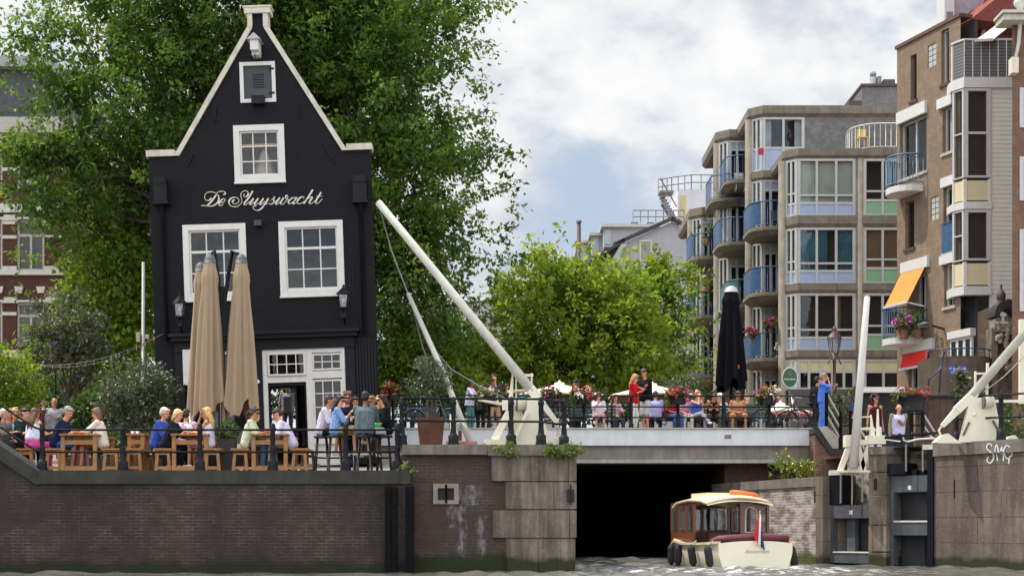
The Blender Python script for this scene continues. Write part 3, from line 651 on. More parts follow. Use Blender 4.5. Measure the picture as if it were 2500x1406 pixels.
hwin('window', HOLE['left'], 3, 3, .10, 'sash window partly behind the closed parasols', sash=2)
hwin('window', HOLE['right'], 3, 3, .10, 'sash window above the wall lantern', sash=2)
o, (a, b_, c, d) = hwin('window', HOLE['top'], 3, 3, .10, 'small square-paned window in the gable')
m = MB(); m.lathe([(.26, c + .05), (.2, c + .3), (.1, c + .62), (.02, c + .75)], (a + .55, .33, 0), 18, fr=lambda t_, i: 1 + .12 * math.cos(9 * t_)); m.build('folded_parasol', M((.5, .45, .33), .8, .1), o, local=True)
m = MB(); m.box((a, .2, d - .34), (b_, .22, d - .27)); m.build('lamp_strip', M((.7, .55, .3), .6), o, local=True)
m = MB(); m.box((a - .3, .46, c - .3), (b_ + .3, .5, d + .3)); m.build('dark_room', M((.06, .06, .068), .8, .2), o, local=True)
# loft hatch
u0, u1, w0, w1 = HOLE['hatch']
m = MB(); fr_ = .06
for q_ in ((u0 - fr_, u0 + .03, w0 - fr_, w1 + fr_), (u1 - .03, u1 + fr_, w0 - fr_, w1 + fr_), (u0 + .03, u1 - .03, w1 - .03, w1 + fr_), (u0 + .03, (u0 + u1) / 2 - .12, w0 - fr_, w0 + .03), ((u0 + u1) / 2 + .16, u1 - .03, w0 - fr_, w0 + .03)): m.fbox(O0, DU, DN, *q_, -.03, .1)
ht = m.build('loft_hatch', WHITEP, house, local=True)
m = MB(); m.fbox(O0, DU, DN, u0 + .02, u1 - .02, w0 + .02, w1 - .02, .03, .08); m.build('hatch_door', M((.028, .038, .042), .5, .2, 6, .1), ht, local=True)
m = MB()
for k in range(6): m.fbox(O0, DU, DN, (u0 + u1) / 2 - .12, (u0 + u1) / 2 + .14, w0 + .33 + k * .06, w0 + .365 + k * .06, .0, .03)
m.build('louvre', M((.02, .024, .026), .5), ht, local=True)
for zz in (w0 + .16, w1 - .12): m = MB(); m.fbox(O0, DU, DN, u1 - .1, u1 + .03, zz - .025, zz + .025, -.04, -.031); m.build('hinge', IRON, ht, local=True)
m = MB(); m.fbox(O0, DU, DN, (u0 + u1) / 2 - .14, (u0 + u1) / 2 + .17, w0 - .14, w0 + .06, -.22, .05); m.build('bracket', BLACKW, ht, local=True)
# hoist beam with a little roofed cap
u, w_ = hl(628, 122)
m = MB(); m.fbox(O0, DU, DN, u - .1, u + .1, w_ - .14, w_ + .13, -.45, .1); m.fbox(O0, DU, DN, u - .09, u + .09, w_ - .22, w_ - .141, -.3, .1)
hb = m.build('hoist_beam', WHITEP, house, local=True)
m = MB(); m.prism([(-.17, w_ + .11), (.17, w_ + .11), (0, w_ + .27)], lambda p: Vector((u + p[0], -.5, p[1])), lambda p: Vector((u + p[0], .05, p[1]))); m.build('beam_roof', M((.42, .42, .42), .5), hb, local=True)
m = MB(); m.tube([(u, -.35, w_ - .22), (u, -.35, w_ - .3), (u + .02, -.35, w_ - .34), (u - .02, -.35, w_ - .36)], .014, 6); m.build('hook', IRON, hb, local=True)
# wall anchors
m = MB()
for (xa, ya, xb, yb) in ((787, 345, 818, 400), (726, 252, 730, 285), (527, 262, 524, 300), (472, 375, 458, 405), (860, 640, 862, 690)):
    m = MB(); a, b_ = hl(xa, ya), hl(xb, yb); m.bar((a[0], -.02, a[1]), (b_[0], -.02, b_[1]), .03, .035, (0, 1, 0)); m.build('wall_anchor', BLACKW, house, local=True)
# hoist boxes with downpipes
for (px, py) in ((397, 472), (880, 468)):
    r_ = hrect(px - 16, py - 32, px + 16, py + 36); m = MB(); um = (r_[0] + r_[1]) / 2; m.fbox(O0, DU, DN, r_[0], r_[1], r_[2] + .1, r_[3] - .14, -.28, .02); m.prism([(-.17, r_[3] - .14), (.17, r_[3] - .14), (.12, r_[3] + .02), (-.12, r_[3] + .02)], lambda p: Vector((um + p[0], -.3, p[1])), lambda p: Vector((um + p[0], .02, p[1])))
    m.fbox(O0, DU, DN, r_[0] - .03, r_[1] + .03, r_[2] + .04, r_[2] + .1, -.3, .02); b2 = m.build('alarm_box', BLACKW, house, local=True)
    m = MB(); m.tube([(um, -.08, r_[2] + .04), (um, -.08, 3.2)], .05, 8); m.build('downpipe', BLACKW, b2, local=True)
u, w_ = hl(632, 546); m = MB(); m.fbox(O0, DU, DN, u - .09, u + .09, w_ - .08, w_ + .05, -.2, .01); m.build('floodlight', M((.03, .031, .034), .5), house, local=True)
# shop front cornice, pilasters and fascia boards
cz = hl(650, 813)[1]
m = MB(); m.box((L_ + .4, -.32, cz - .06), (R_ - .42, -.002, cz + .02)); m.box((L_ + .45, -.24, cz - .16), (R_ - .47, -.003, cz - .063)); m.box((L_ + .5, -.10, cz - .42), (R_ - .55, -.004, cz - .165)); m.build('cornice', BLACKW, house, local=True)
m = MB()
for (a, b_) in ((L_ + .5, L_ + .72), (R_ - .80, R_ - .56), (hl(633, 900)[0] - .1, hl(633, 900)[0] + .09)):
    m = MB(); m.box((a, -.07, 0), (b_, -.002, cz - .425)); m.box((a - .03, -.09, 0), (b_ + .03, -.003, .35)); m.build('pilaster', BLACKW, house, local=True)
m = MB()
for k in range(7): m.box((R_ - .54 + k * .075, -.03, 0), (R_ - .485 + k * .075, -.003, cz - .2))
m.build('slat_panel', BLACKW, house, local=True)
# door and window unit in white timber
u0, u1, w0, w1 = HOLE['door']; ff = lambda m_, a, b_, c, d, e=-.05, g=.1: m_.fbox(O0, DU, DN, a, b_, c, d, e, g)
def hu(px): return hl(px, 990)[0]
def hw(py): return hl(745, py)[1]
jl, jm0, jm1, jr = hu(656), hu(750), hu(766), hu(838)
zt0, zt1 = hw(929), hw(919)
m = MB(); ff(m, u0, jl, 0, w1); ff(m, jm0, jm1, 0, w1); ff(m, jr, u1, hw(1080), w1); ff(m, jl, jm0, hw(932), hw(917), -.049); ff(m, jm1, jr, hw(925), hw(907), -.049); ff(m, jl, jm0, hw(861), w1, -.049); ff(m, jm1, jr, hw(862), w1, -.049); ff(m, jm1, u1, hw(1085), hw(1062), -.048); ff(m, jm1, u1, 0, hw(1085), .02, .1)
dr = m.build('door_frame', WHITEP, house, local=True)
def sash_(a, b_, c, d, nx_, nz_, dy, lab=None):
    m = MB(); s_ = .045
    ff(m, a, a + s_, c, d, dy, dy + .05); ff(m, b_ - s_, b_, c, d, dy, dy + .05); ff(m, a + s_, b_ - s_, c, c + s_, dy, dy + .05); ff(m, a + s_, b_ - s_, d - s_, d, dy, dy + .05)
    for i in range(1, nx_): x = a + (b_ - a) * i / nx_; ff(m, x - .012, x + .012, c + s_, d - s_, dy + .01, dy + .04)
    for j in range(1, nz_): z = c + (d - c) * j / nz_; ff(m, a + s_, b_ - s_, z - .012, z + .012, dy + .011, dy + .041)
    o = m.build('window', WHITEP, house, local=True)
    m = MB(); m.add([Vector((a, dy + .028, c)), Vector((b_, dy + .028, c)), Vector((b_, dy + .028, d)), Vector((a, dy + .028, d))], [(0, 1, 2, 3)]); m.build('pane', GLASS, o, local=True)
    if lab: o['label'] = lab
sash_(jl + .02, jm0 - .0, hw(916), hw(860), 4, 2, -.09, 'tilted fanlight above the pub door')
sash_(jm1 + .0, jr, hw(905), hw(864), 3, 2, -.03, 'six-paned upper window beside the fanlight')
sash_(jm1 + .0, jr, hw(1062), hw(928), 3, 4, -.04, 'small-paned window behind the bar-stool table')
m = MB(); ff(m, jl, jl + .05, 0, hw(931), .0, .12); ff(m, jm0 - .05, jm0, 0, hw(931), .0, .12); ff(m, jl + .05, jm0 - .05, hw(940), hw(931), 0, .12); m.box((jm0 - .32, .14, .05), (jm0 - .27, .9, 2.05)); m.build('door', BLACKW, house, local=True)
m = MB(); m.box((u0 - .1, -.35, -.25), (jm1 + .1, .6, .03)); m.build('doorstep', M((.16, .15, .14), .8, .2, 5, .3), house, local=True)
# shop window behind the parasols, with a white shutter board
u0, u1, w0, w1 = HOLE['shop']
m = MB(); ff(m, u0, u0 + .1, w0, w1); ff(m, u1 - .1, u1, w0, w1); ff(m, u0 + .1, u1 - .1, w1 - .1, w1, -.049); ff(m, u0 + .1, u1 - .1, w0, w0 + .1, -.049); ff(m, u0 + .75, u0 + .82, w0 + .1, w1 - .1, -.048)
o = m.build('shop_window', WHITEP, house, local=True); o['label'] = 'white framed shop window behind the closed parasols'
m = MB(); m.add([Vector((u0, .05, w0)), Vector((u1, .05, w0)), Vector((u1, .05, w1)), Vector((u0, .05, w1))], [(0, 1, 2, 3)]); m.build('pane', GLASS, o, local=True)
m = MB(); r_ = hrect(450, 855, 472, 941); m.fbox(O0, DU, DN, r_[0] + .0, r_[1] + .15, r_[2], r_[3], -.16, -.12); m.build('shutter_board', WHITEP, o, local=True)
m = MB(); m.tube([(hu(466), -.1, 0), (hu(465), -.1, r_[2])], .03, 8); m.build('white_pipe', WHITEP, house, local=True)
# lettering
m = MB(); LS = 330 / 2500
def hw_(p, th): u_, w2 = hl(480 + p[0] * LS, 450 + p[1] * LS); return Vector((u_, -.008 - .0 - (.012 - th), w2)) + Vector((0, .006, 0))
ST = [
 [(375, 178), (300, 290), (240, 360), (195, 395)], [(270, 255), (250, 290), (215, 305), (170, 290), (150, 240), (165, 185), (215, 150), (280, 145), (350, 165), (398, 205), (415, 265), (395, 330), (330, 390), (250, 410), (160, 398), (90, 398)],
 [(345, 205), (395, 150), (470, 132), (520, 145), (530, 180), (492, 195)],
 [(440, 345), (500, 330), (530, 292), (505, 272), (455, 300), (415, 355), (428, 398), (462, 395), (500, 362)],
 [(708, 290), (668, 310), (672, 345), (715, 366), (765, 345), (785, 297), (752, 255), (690, 245), (625, 275), (598, 330), (620, 388), (690, 420), (770, 405), (828, 350), (840, 290), (820, 230), (825, 170), (870, 130), (930, 130), (957, 170), (940, 215), (905, 235), (872, 215), (884, 178)],
 [(1040, 128), (960, 260), (890, 345), (885, 383), (920, 376), (985, 318)],
 [(1055, 262), (1000, 340), (985, 372), (1010, 380), (1070, 325)], [(1142, 262), (1085, 345), (1075, 380), (1105, 380), (1160, 340)],
 [(1238, 262), (1180, 350), (1170, 378), (1200, 376), (1265, 320)], [(1332, 262), (1270, 360), (1210, 440), (1140, 485), (1070, 470), (1045, 430), (1062, 405), (1100, 406)], [(1225, 420), (1300, 362), (1390, 295)],
 [(1310, 355), (1390, 290), (1450, 228)], [(1440, 232), (1425, 285), (1432, 335), (1378, 372), (1330, 358)],
 [(1400, 365), (1470, 310)], [(1542, 250), (1480, 330), (1465, 366), (1492, 373), (1555, 315)], [(1612, 252), (1555, 340), (1560, 370), (1600, 368), (1660, 305), (1688, 250), (1680, 208), (1655, 215), (1650, 258), (1695, 290), (1740, 268)],
 [(1835, 252), (1770, 258), (1705, 315), (1705, 360), (1750, 355), (1830, 275)], [(1855, 244), (1790, 338), (1788, 368), (1830, 356), (1885, 310)],
 [(1975, 268), (1985, 240), (1935, 238), (1872, 300), (1868, 350), (1920, 362), (2000, 315)],
 [(2150, 102), (2075, 225), (2020, 310), (1978, 362)], [(2030, 305), (2100, 242), (2140, 245), (2090, 328), (2088, 360), (2130, 356), (2200, 300)],
 [(2305, 150), (2230, 270), (2200, 332), (2218, 358), (2268, 336), (2328, 270)]]
for s_ in ST: stroke(m, s_, hw_, 10, 29)
m.bar(hw_((2215, 224), .012), hw_((2325, 222), .012), .012, .012)
lt = m.build('lettering', M((.66, .63, .55), .6, .08), house, local=True)
# lanterns on the facade
for (px, py, lab) in ((445, 757, 'black wall lantern beside the parasols'), (842, 735, 'black wall lantern below the right sash window')):
    u, w_ = hl(px, py); c = HR @ Vector((u, -.3, w_)) + HB
    f = thing('wall_lantern', lab + ' on the pub facade', 'lantern', c, group='wall lanterns on the pub')
    m = MB()
    for sx_ in (-1, 1):
        for sy_ in (-1, 1): m.bar((sx_ * .075, sy_ * .075, -.2), (sx_ * .12, sy_ * .12, .12), .018, .018)
    m.box((-.09, -.09, -.23), (.09, .09, -.2)); m.lathe([(.19, .12), (.16, .16), (.05, .27), (.025, .3), (.03, .34), (.0, .37)], (0, 0, 0), 4, False)
    m.build('frame', BLACKW, f, local=True)
    m = MB(); m.prism([(-.07, -.19), (.07, -.19), (.11, .11), (-.11, .11)], lambda p: Vector((p[0], -.085, p[1])), lambda p: Vector((p[0], .085, p[1]))); m.build('glass', glassmat('lantern_glass', .8, .1), f, local=True)
    m = MB(); m.ball((0, 0, -.03), (.035, .035, .06), 8, 6); m.build('bulb', M((.75, .6, .35), .3), f, local=True)
    m = MB(); m.tube([(0, 0, -.23), (0, .02, -.4), (0, .3, -.55)], .02, 6); m.box((-.06, .0, -.45), (.06, .1, -.28)); m.build('bracket', IRON, f, local=True)
# security camera
c = HR @ Vector((*[hl(631, 933)[0]], -.12, hl(631, 933)[1])) + HB
m = MB(); m.ball(c, .055, 10, 8); m.bar(c, c + Vector((-.05, .15, .1)), .05, .04)
tag(m.build('security_camera', M('#d8d8d8', .4)), 'round white security camera on the pub beside the rightmost closed parasol', 'camera')
# ---------------------------------------------------------------- closed parasols
SAND = M((.335, .25, .165), .9, .05, 3, .15, 220, name='sand_canvas')
def parasol(name, lab, px, ytop, ybot, D, wtop, wbot, seed, mat, capm, nf=9, flare=.0, dx=0, n=72):
    g = random.Random(seed); zt_, zb = Z(ytop, D), Z(ybot, D); hgt = zt_ - zb
    f = thing(name, lab, 'parasol', (X(px, D), D, zb), group=None)
    ph = [g.uniform(0, 6.28) for _ in range(5)]; am = [g.uniform(.7, 1.2) for _ in range(5)]
    rows = 26; vs = []
    for i in range(rows):
        t_ = i / (rows - 1); r0_ = (wtop + (wbot - wtop) * (t_ ** .9)) / 2
        if t_ > .9: r0_ *= 1 - flare * (t_ - .9) * 3
        for j in range(n):
            a = 2 * math.pi * j / n
            fold = .55 * am[0] * math.cos(nf * a + ph[0] + t_ * .5) + .3 * am[1] * math.cos((nf * 2 + 1) * a + ph[1] - t_) + .35 * am[2] * math.cos(4 * a + ph[2] + 1.2 * t_)
            r_ = r0_ * (1 + .36 * fold * (.25 + .75 * min(1, t_ * 2.2)))
            drop = 0
            if t_ > .62: drop = (t_ - .62) / .38 * hgt * (.055 * math.cos(nf / 2 * a + ph[3]) + .03 * math.cos(7 * a + ph[4]))
            bump_ = 1.16 if 2 <= i <= 3 else 1
            vs.append((r_ * bump_ * math.cos(a) + dx * t_ * (1 - t_) * .0, r_ * bump_ * math.sin(a), hgt * (1 - t_) + min(drop, hgt * .14)))
    fs = [(i * n + j, i * n + (j + 1) % n, (i + 1) * n + (j + 1) % n, (i + 1) * n + j) for i in range(rows - 1) for j in range(n)]
    m = MB(); m.add(vs, fs, True); m.build('canopy', mat, f, local=True)
    m = MB(); m.lathe([(wtop * .56, -.03), (wtop * .52, .05), (wtop * .4, .13), (wtop * .16, .18), (0, .19)], (0, 0, hgt), 14); m.build('cap', capm, f, local=True)
    return f, hgt
CAPM = M((.09, .095, .105), .6)
f, hh = parasol('closed_parasol', 'closed sand parasol farthest to the left of the three before the pub', 490, 660, 996, 34.2, .24, .56, 3, SAND, CAPM)
f, hh = parasol('closed_parasol', 'closed sand parasol hanging in the middle of the three before the pub', 513, 640, 1006, 33.4, .25, .64, 11, SAND, CAPM, 8)
f, hh = parasol('closed_parasol', 'closed sand parasol nearest the pub door of the three', 589, 640, 1006, 33.4, .25, .68, 8, SAND, CAPM, 8)
f = thing('parasol_mast', 'black mast with curved arms carrying the closed sand parasols', 'mast', (X(540, 33.6), 33.6, 2.1))
m = MB(); m.tube([(X(541, 33.6), 33.6, 2.1), (X(541, 33.6), 33.6, Z(700, 33.6))], .075, 10); m.build('pole', IRON, f)
m = MB()
for a in (512, 586): m.tube([(X(541 + (4 if a > 541 else -4), 33.6), 33.6, Z(760, 33.6)), (X(533 if a < 541 else 556, 33.5), 33.5, Z(680, 33.5)), (X(523 if a < 541 else 567, 33.4), 33.4, Z(612, 33.4)), (X(a + (4 if a < 541 else -4), 33.4), 33.4, Z(622, 33.4))], .045, 8)
m.build('arm', IRON, f)
m = MB(); m.box((X(541, 33.6) - .4, 33.2, 2.1), (X(541, 33.6) + .4, 34, 2.2)); m.build('base', IRON, f)
# ================================================================ left background: brick townhouse, trees and shrubs
D = 66.0
tb = thing('brick_townhouse', 'dark red brick townhouse with white stone bands and a slate mansard roof', 'house', (X(80, D), D, 3.65))
xl, xr = X(-260, D), X(168, D); O = Vector((0, D, 0))
def rc(a, b, c, d): return [X(a, D), X(c, D), Z(d, D), Z(b, D)]
wins = []
for cx_ in (-100, 76 - 20 - 0, ):
    pass
cols_ = [(40, 108), (-62, 6), (-164, -96)]
rows_ = [(372, 470), (536, 662), (738, 845), (905, 1000)]
holes = [rc(a, y0, b, y1) for a, b in cols_ for y0, y1 in rows_]
TBB = brickmat('townhouse_brick', (.105, .042, .032), (.08, .034, .027), (.09, .066, .058), bw=.22, bh=.07, ms=.006, stain=.25, stc=(.06, .03, .025))
m = MB(); wall_rows(m, O, DU, DN, [(3.6, Z(330, D), xl, xl, xr, xr)], holes, .25); m.box((xr - .02, D + .003, 3.6), (xr, D + 12, Z(330, D))); m.build('wall', TBB, tb)
STONE = M((.56, .54, .50), .7, .1, 3, .2, 20, streak=.2, name='white_stone')
m = MB()
for (y0, y1) in ((500, 520), (660, 672), (855, 872), (935, 1010)): m.box((xl, D - .12, Z(y1, D)), (xr + .04, D - .002, Z(y0, D)))
for (a, b) in ((6, 40), (108, 168), (-96, -62)):
    for (y0, y1) in ((575, 583), (650, 660), (762, 770), (548, 540), (410, 418)): m.box((X(a + .5, D), D - .05, Z(max(y0, y1), D)), (X(b, D) + .02, D - .004, Z(min(y0, y1), D)))
for a, b in cols_:
    for y0 in (536, 738, 372):
        m.box((X(a - 2, D), D - .09, Z(y0, D)), (X(b + 2, D), D - .003, Z(y0 - 5, D)))
        for k in (-1, 1): xc = X((a + b) / 2 + k * 21, D); m.prism([(-.13, Z(y0 - 22, D)), (.13, Z(y0 - 22, D)), (.2, Z(y0 - 38, D)), (-.2, Z(y0 - 38, D))], lambda p: Vector((xc + p[0] - .1 * k * -1, D - .1, p[1])), lambda p: Vector((xc + p[0] - .1 * k * -1, D - .002, p[1])))
    for y0 in (525, 726): m.prism([(X(b - 2, D), Z(y0 + 14, D)), (X(b + 40, D), Z(y0 + 14, D)), (X(b + 34, D), Z(y0, D)), (X(b + 6, D), Z(y0, D))], lambda p: Vector((p[0], D - .08, p[1])), lambda p: Vector((p[0], D - .001, p[1])))
m.build('stone_band', STONE, tb)
m = MB(); m.box((xl, D - .45, Z(330, D)), (xr + .3, D + 12, Z(305, D))); m.box((xl, D - .3, Z(305, D)), (xr + .15, D + 12, Z(290, D))); m.build('cornice', M((.42, .40, .36), .7, .1, 3, streak=.3), tb)
m = MB(); m.xz([(xl, Z(290, D)), (X(140, D), Z(290, D)), (X(112, D), Z(165, D)), (xl, Z(165, D))], D + .3, D + 11); m.build('mansard_roof', M((.055, .06, .07), .6, .3, 5, .4, 12, streak=.3), tb)
m = MB(); m.box((xl, D - .2, Z(165, D)), (X(126, D), D + 11, Z(140, D))); m.build('roof_edge', M((.33, .33, .34), .6, .1, streak=.3), tb)
for a, b in cols_:
    for y0, y1 in rows_:
        h = rc(a, y0, b, y1); m = MB(); f_ = lambda a_, b_, c_, d_, e=.1, g=.18: m.fbox(O, DU, DN, a_, b_, c_, d_, e, g)
        f_(h[0], h[0] + .11, h[2], h[3]); f_(h[1] - .11, h[1], h[2], h[3]); f_(h[0] + .11, h[1] - .11, h[2], h[2] + .12, .101); f_(h[0] + .11, h[1] - .11, h[3] - .1, h[3], .101)
        zz = h[3] - (h[3] - h[2]) * .3; f_(h[0] + .11, h[1] - .11, zz - .06, zz + .06, .102); f_((h[0] + h[1]) / 2 - .05, (h[0] + h[1]) / 2 + .05, h[2] + .12, zz - .06, .103)
        w_ = m.build('window', M((.40, .375, .32), .6, .1), tb)
        m = MB(); m.add([O + DU * a_ + DN * .15 + Vector((0, 0, z_)) for a_, z_ in ((h[0], h[2]), (h[1], h[2]), (h[1], h[3]), (h[0], h[3]))], [(0, 1, 2, 3)]); m.build('pane', GLASS, w_)
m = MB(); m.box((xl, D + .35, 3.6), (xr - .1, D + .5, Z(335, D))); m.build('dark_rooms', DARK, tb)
# ---- the big tree behind the pub
ELM = leafmat('elm_leaf', [(.035, .072, .013), (.066, .132, .021), (.11, .195, .030), (.19, .27, .045)], .53)
def blob(px, py, rx, ry, D, rd=None): s = F / D; return ((X(px, D), D, Z(py, D)), (rx / s, rd if rd else (rx + ry) / 2 / s, ry / s))
D = 55
big = [blob(610, 60, 370, 250, D + 1), blob(365, 300, 160, 270, D), blob(210, 410, 70, 45, D - 1), blob(235, 480, 80, 60, D - 1), blob(270, 40, 110, 80, D), blob(190, 160, 40, 30, D), blob(855, 330, 210, 330, D), blob(960, 190, 115, 190, D - .5), blob(995, 480, 125, 190, D - 1), blob(950, 740, 130, 190, D), blob(1010, 620, 95, 140, D), blob(975, 850, 60, 70, D), blob(285, 560, 115, 250, D + 1),
       blob(1110, 400, 50, 45, D - 1), blob(1070, 80, 40, 60, D), blob(1070, 590, 55, 60, D), blob(620, 330, 330, 300, D + 3), blob(450, -60, 280, 110, D), blob(860, -60, 260, 160, D), blob(1165, 380, 40, 25, D - 1)]
t = thing('large_tree', 'huge dark green tree spreading behind the black pub', 'tree', (X(640, D), D, 3.5))
leaves('crown', ELM, big, 180000, .215, t, clump=.46, per=30, seed=3, bough=9, spread=1.0, hollow=.45)
leaves('crown', ELM, [blob(60, 105, 50, 25, D - 2), blob(140, 60, 60, 40, D - 2), blob(150, 210, 60, 60, D - 2), blob(60, 370, 60, 35, D - 3), blob(120, 380, 80, 60, D - 2), blob(70, 470, 60, 30, D - 3), blob(130, 540, 45, 35, D - 2), blob(1150, 30, 25, 25, D), blob(1190, 380, 40, 40, D - 1)], 7800, .21, t, clump=.35, per=14, seed=5, bough=6, spread=.5, hollow=.1)
limbs(t, (X(640, D), D, 3.3), big[:13], .5, 4, 4, (X(560, D), D, 13))
# ---- sunlit small trees and shrubs at the left
LIME = leafmat('lime_leaf', [(.08, .15, .012), (.13, .22, .018), (.22, .31, .025), (.32, .37, .04)], .5)
OLIVE = leafmat('olive_leaf', [(.035, .055, .028), (.07, .095, .05), (.13, .16, .09), (.22, .25, .16)], .2, .4)
VARI = leafmat('variegated_leaf', [(.03, .045, .022), (.06, .075, .04), (.12, .135, .08), (.26, .27, .19)], .25)
BUSH = leafmat('bush_leaf', [(.02, .05, .012), (.04, .085, .018), (.07, .13, .025), (.13, .19, .05)], .3)
def tree(lab, name, bl, n, size, mat, base, r0, seed, clump=.4, per=30, trunk=True, cat='tree', asp=.55, hollow=.45, sub=3, tt=None, bough=0, spread=.8):
    t = thing(name, lab, cat, base)
    leaves('crown' if trunk else 'foliage', mat, bl, n, size, t, clump=clump, per=per, seed=seed, asp=asp, hollow=hollow, bough=bough, spread=spread)
    if trunk: limbs(t, base, bl, r0, seed, sub, tt)
    return t
D = 56; tree('sunlit yellow-green tree seen under the big dark crown', 'green_tree', [blob(270, 720, 130, 130, D), blob(330, 640, 70, 160, D), blob(220, 860, 150, 110, D), blob(330, 900, 120, 110, D)], 16000, .24, LIME, (X(280, D), D, 3.6), .16, 21, .45)
D = 41; tree('slim standard tree with grey-green variegated leaves by the blue sign', 'variegated_tree', [blob(160, 780, 85, 70, D), blob(120, 850, 60, 60, D), blob(205, 850, 60, 55, D), blob(150, 890, 75, 45, D), blob(240, 800, 35, 50, D)], 6500, .12, VARI, (X(158, D), D, 2.75), .07, 22, .22, 24, asp=.45, hollow=.2)
D = 36; tree('round bright green tree crown at the left edge above the stair wall', 'bright_tree', [blob(20, 920, 75, 70, D), blob(60, 960, 40, 45, D), blob(-40, 930, 70, 80, D)], 6500, .11, LIME, (X(0, D), D, 2.35), .05, 23, .2, 24)
D = 35; tree('silvery oleander bush with dense leaves beside the pub wall', 'oleander_bush', [blob(325, 955, 85, 75, D), blob(360, 1010, 60, 70, D), blob(290, 1010, 55, 60, D), blob(385, 960, 35, 60, D)], 8000, .11, OLIVE, (X(330, D), D, 2.2), .05, 24, .2, 24, cat='bush', asp=.35)
D = 37; tree('glossy broad-leaved bush behind the first picnic table', 'laurel_bush', [blob(225, 1010, 55, 45, D), blob(240, 1040, 60, 40, D)], 2600, .17, BUSH, (X(200, D), D, 2.35), .03, 25, .22, 16, cat='bush', hollow=.2)
D = 33.5
hd = thing('planter_hedge', 'dark low hedge in a green planter behind the picnic tables', 'hedge', (X(260, D), D, 2.15))
leaves('foliage', BUSH, [blob(270, 1085, 130, 30, D, .3), blob(215, 1085, 50, 25, D, .3)], 3500, .1, hd, clump=.12, per=16, seed=26, hollow=.1)
m = MB(); m.box((X(150, D), D - .25, 2.12), (X(390, D), D + .25, 2.45)); m.build('planter', M((.02, .035, .03), .6, .2, 4), hd)
# green mass left low
D = 47; tree('low green shrubs massed before the townhouse', 'shrub', [blob(60, 1010, 120, 60, D), blob(200, 980, 110, 70, D), blob(340, 1000, 90, 70, D)], 5200, .2, BUSH, (X(180, D), D, 3.3), .05, 27, .35, 20, trunk=False, cat='shrub')
# lamp column with hardware
f = thing('lamp_column', 'pale grey lamp column with a small box beside the pub', 'lamp post', (X(350, 43), 43, 2.9))
m = MB(); m.tube([(X(350, 43), 43, 2.9), (X(350, 43), 43, Z(640, 43))], [.07, .045], 10); m.build('pole', M('#8f9292', .5, .08), f)
m = MB(); m.box((X(333, 42.9), 42.85, Z(835, 43)), (X(342, 42.9), 43, Z(812, 43))); m.box((X(356, 42.9), 42.8, Z(828, 43)), (X(366, 42.9), 43, Z(818, 43))); m.build('box', M('#c9b9a2', .6), f)
# string lights
def catenary(a, b, sag, n=16): return [Vector(a).lerp(Vector(b), i / n) + Vector((0, 0, -sag * 4 * (i / n) * (1 - i / n))) for i in range(n + 1)]
for k, (sg, dy) in enumerate(((.28, 0), (.36, .12))):
    f = thing('string_light', ('upper' if k == 0 else 'lower') + ' string of small white bulbs slung from the pub to the slim tree', 'string lights', P(280, 870, 37 + dy), group='string lights')
    pts = catenary(P(398, 815, 36.9), P(70, 888, 39 + dy), sg); m = MB(); m.tube(pts, .011, 5); m.build('cable', M('#5d5a55', .6), f)
    
    for p in pts[1:-1]: m = MB(); m.ball(p - Vector((0, 0, .025)), (.014, .014, .022), 6, 5); m.build('bulb', M('#a39f92', .4), f)
for (a, b, c, d, D, lab) in ((172, 908, 216, 926, 43, 'small dark blue sign hanging between the slim tree and the oleander'), (118, 830, 150, 845, 44, 'little blue street plate on the townhouse side seen through leaves')):
    f = thing('blue_sign', lab, 'sign', P((a + c) / 2, d, D)); m = MB(); m.box((X(a, D), D, Z(d, D)), (X(c, D), D + .04, Z(b, D))); m.build('plate', M('#1d2f63', .4), f)
    m = MB(); m.tube([((X(a, D) + X(c, D)) / 2, D + .06, Z(d, D)), ((X(a, D) + X(c, D)) / 2, D + .06, 2.9)], .02, 6); m.build('post', IRON, f)
# ================================================================ concrete apartment block, stepped along the street
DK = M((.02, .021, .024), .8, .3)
WFR = M((.48, .49, .49), .5, .06, 5, streak=.1, name='window_frame')
BLUEP = M((.33, .42, .62), .5, .05, 3, name='blue_panel'); GREENP = M((.22, .42, .24), .5, .05, 3, name='green_panel'); YELP = M((.62, .56, .33), .5, .05, 3, name='yellow_panel'); GREYP = M((.34, .37, .44), .5, .05, 3)
RAILB = M((.030, .085, .19), .45, .2, 5, name='blue_steel'); RAILG = M((.05, .14, .15), .45, .2, 5)
APC = M((.195, .172, .138), .85, .22, 2.5, .3, 22, streak=.5, name='apartment_concrete')
GBR = brickmat('grey_brick', (.20, .195, .20), (.16, .155, .16), (.30, .29, .28), bw=.25, bh=.075, ms=.012, stain=.2)
BLIND = M((.46, .54, .47), .8, .12, 2); TEAL = M((.04, .19, .27), .8, .45, 1, 0, 40); TAN = M((.22, .155, .085), .8, .15, 2); LTC = M((.5, .58, .6), .8, .2, 2)
apt = thing('apartment_block', 'stepped concrete apartment block with blue and green window panels and curved blue balconies', 'apartment block', (13, 64, 3.65))
UPV = Vector((0, 0, 1))
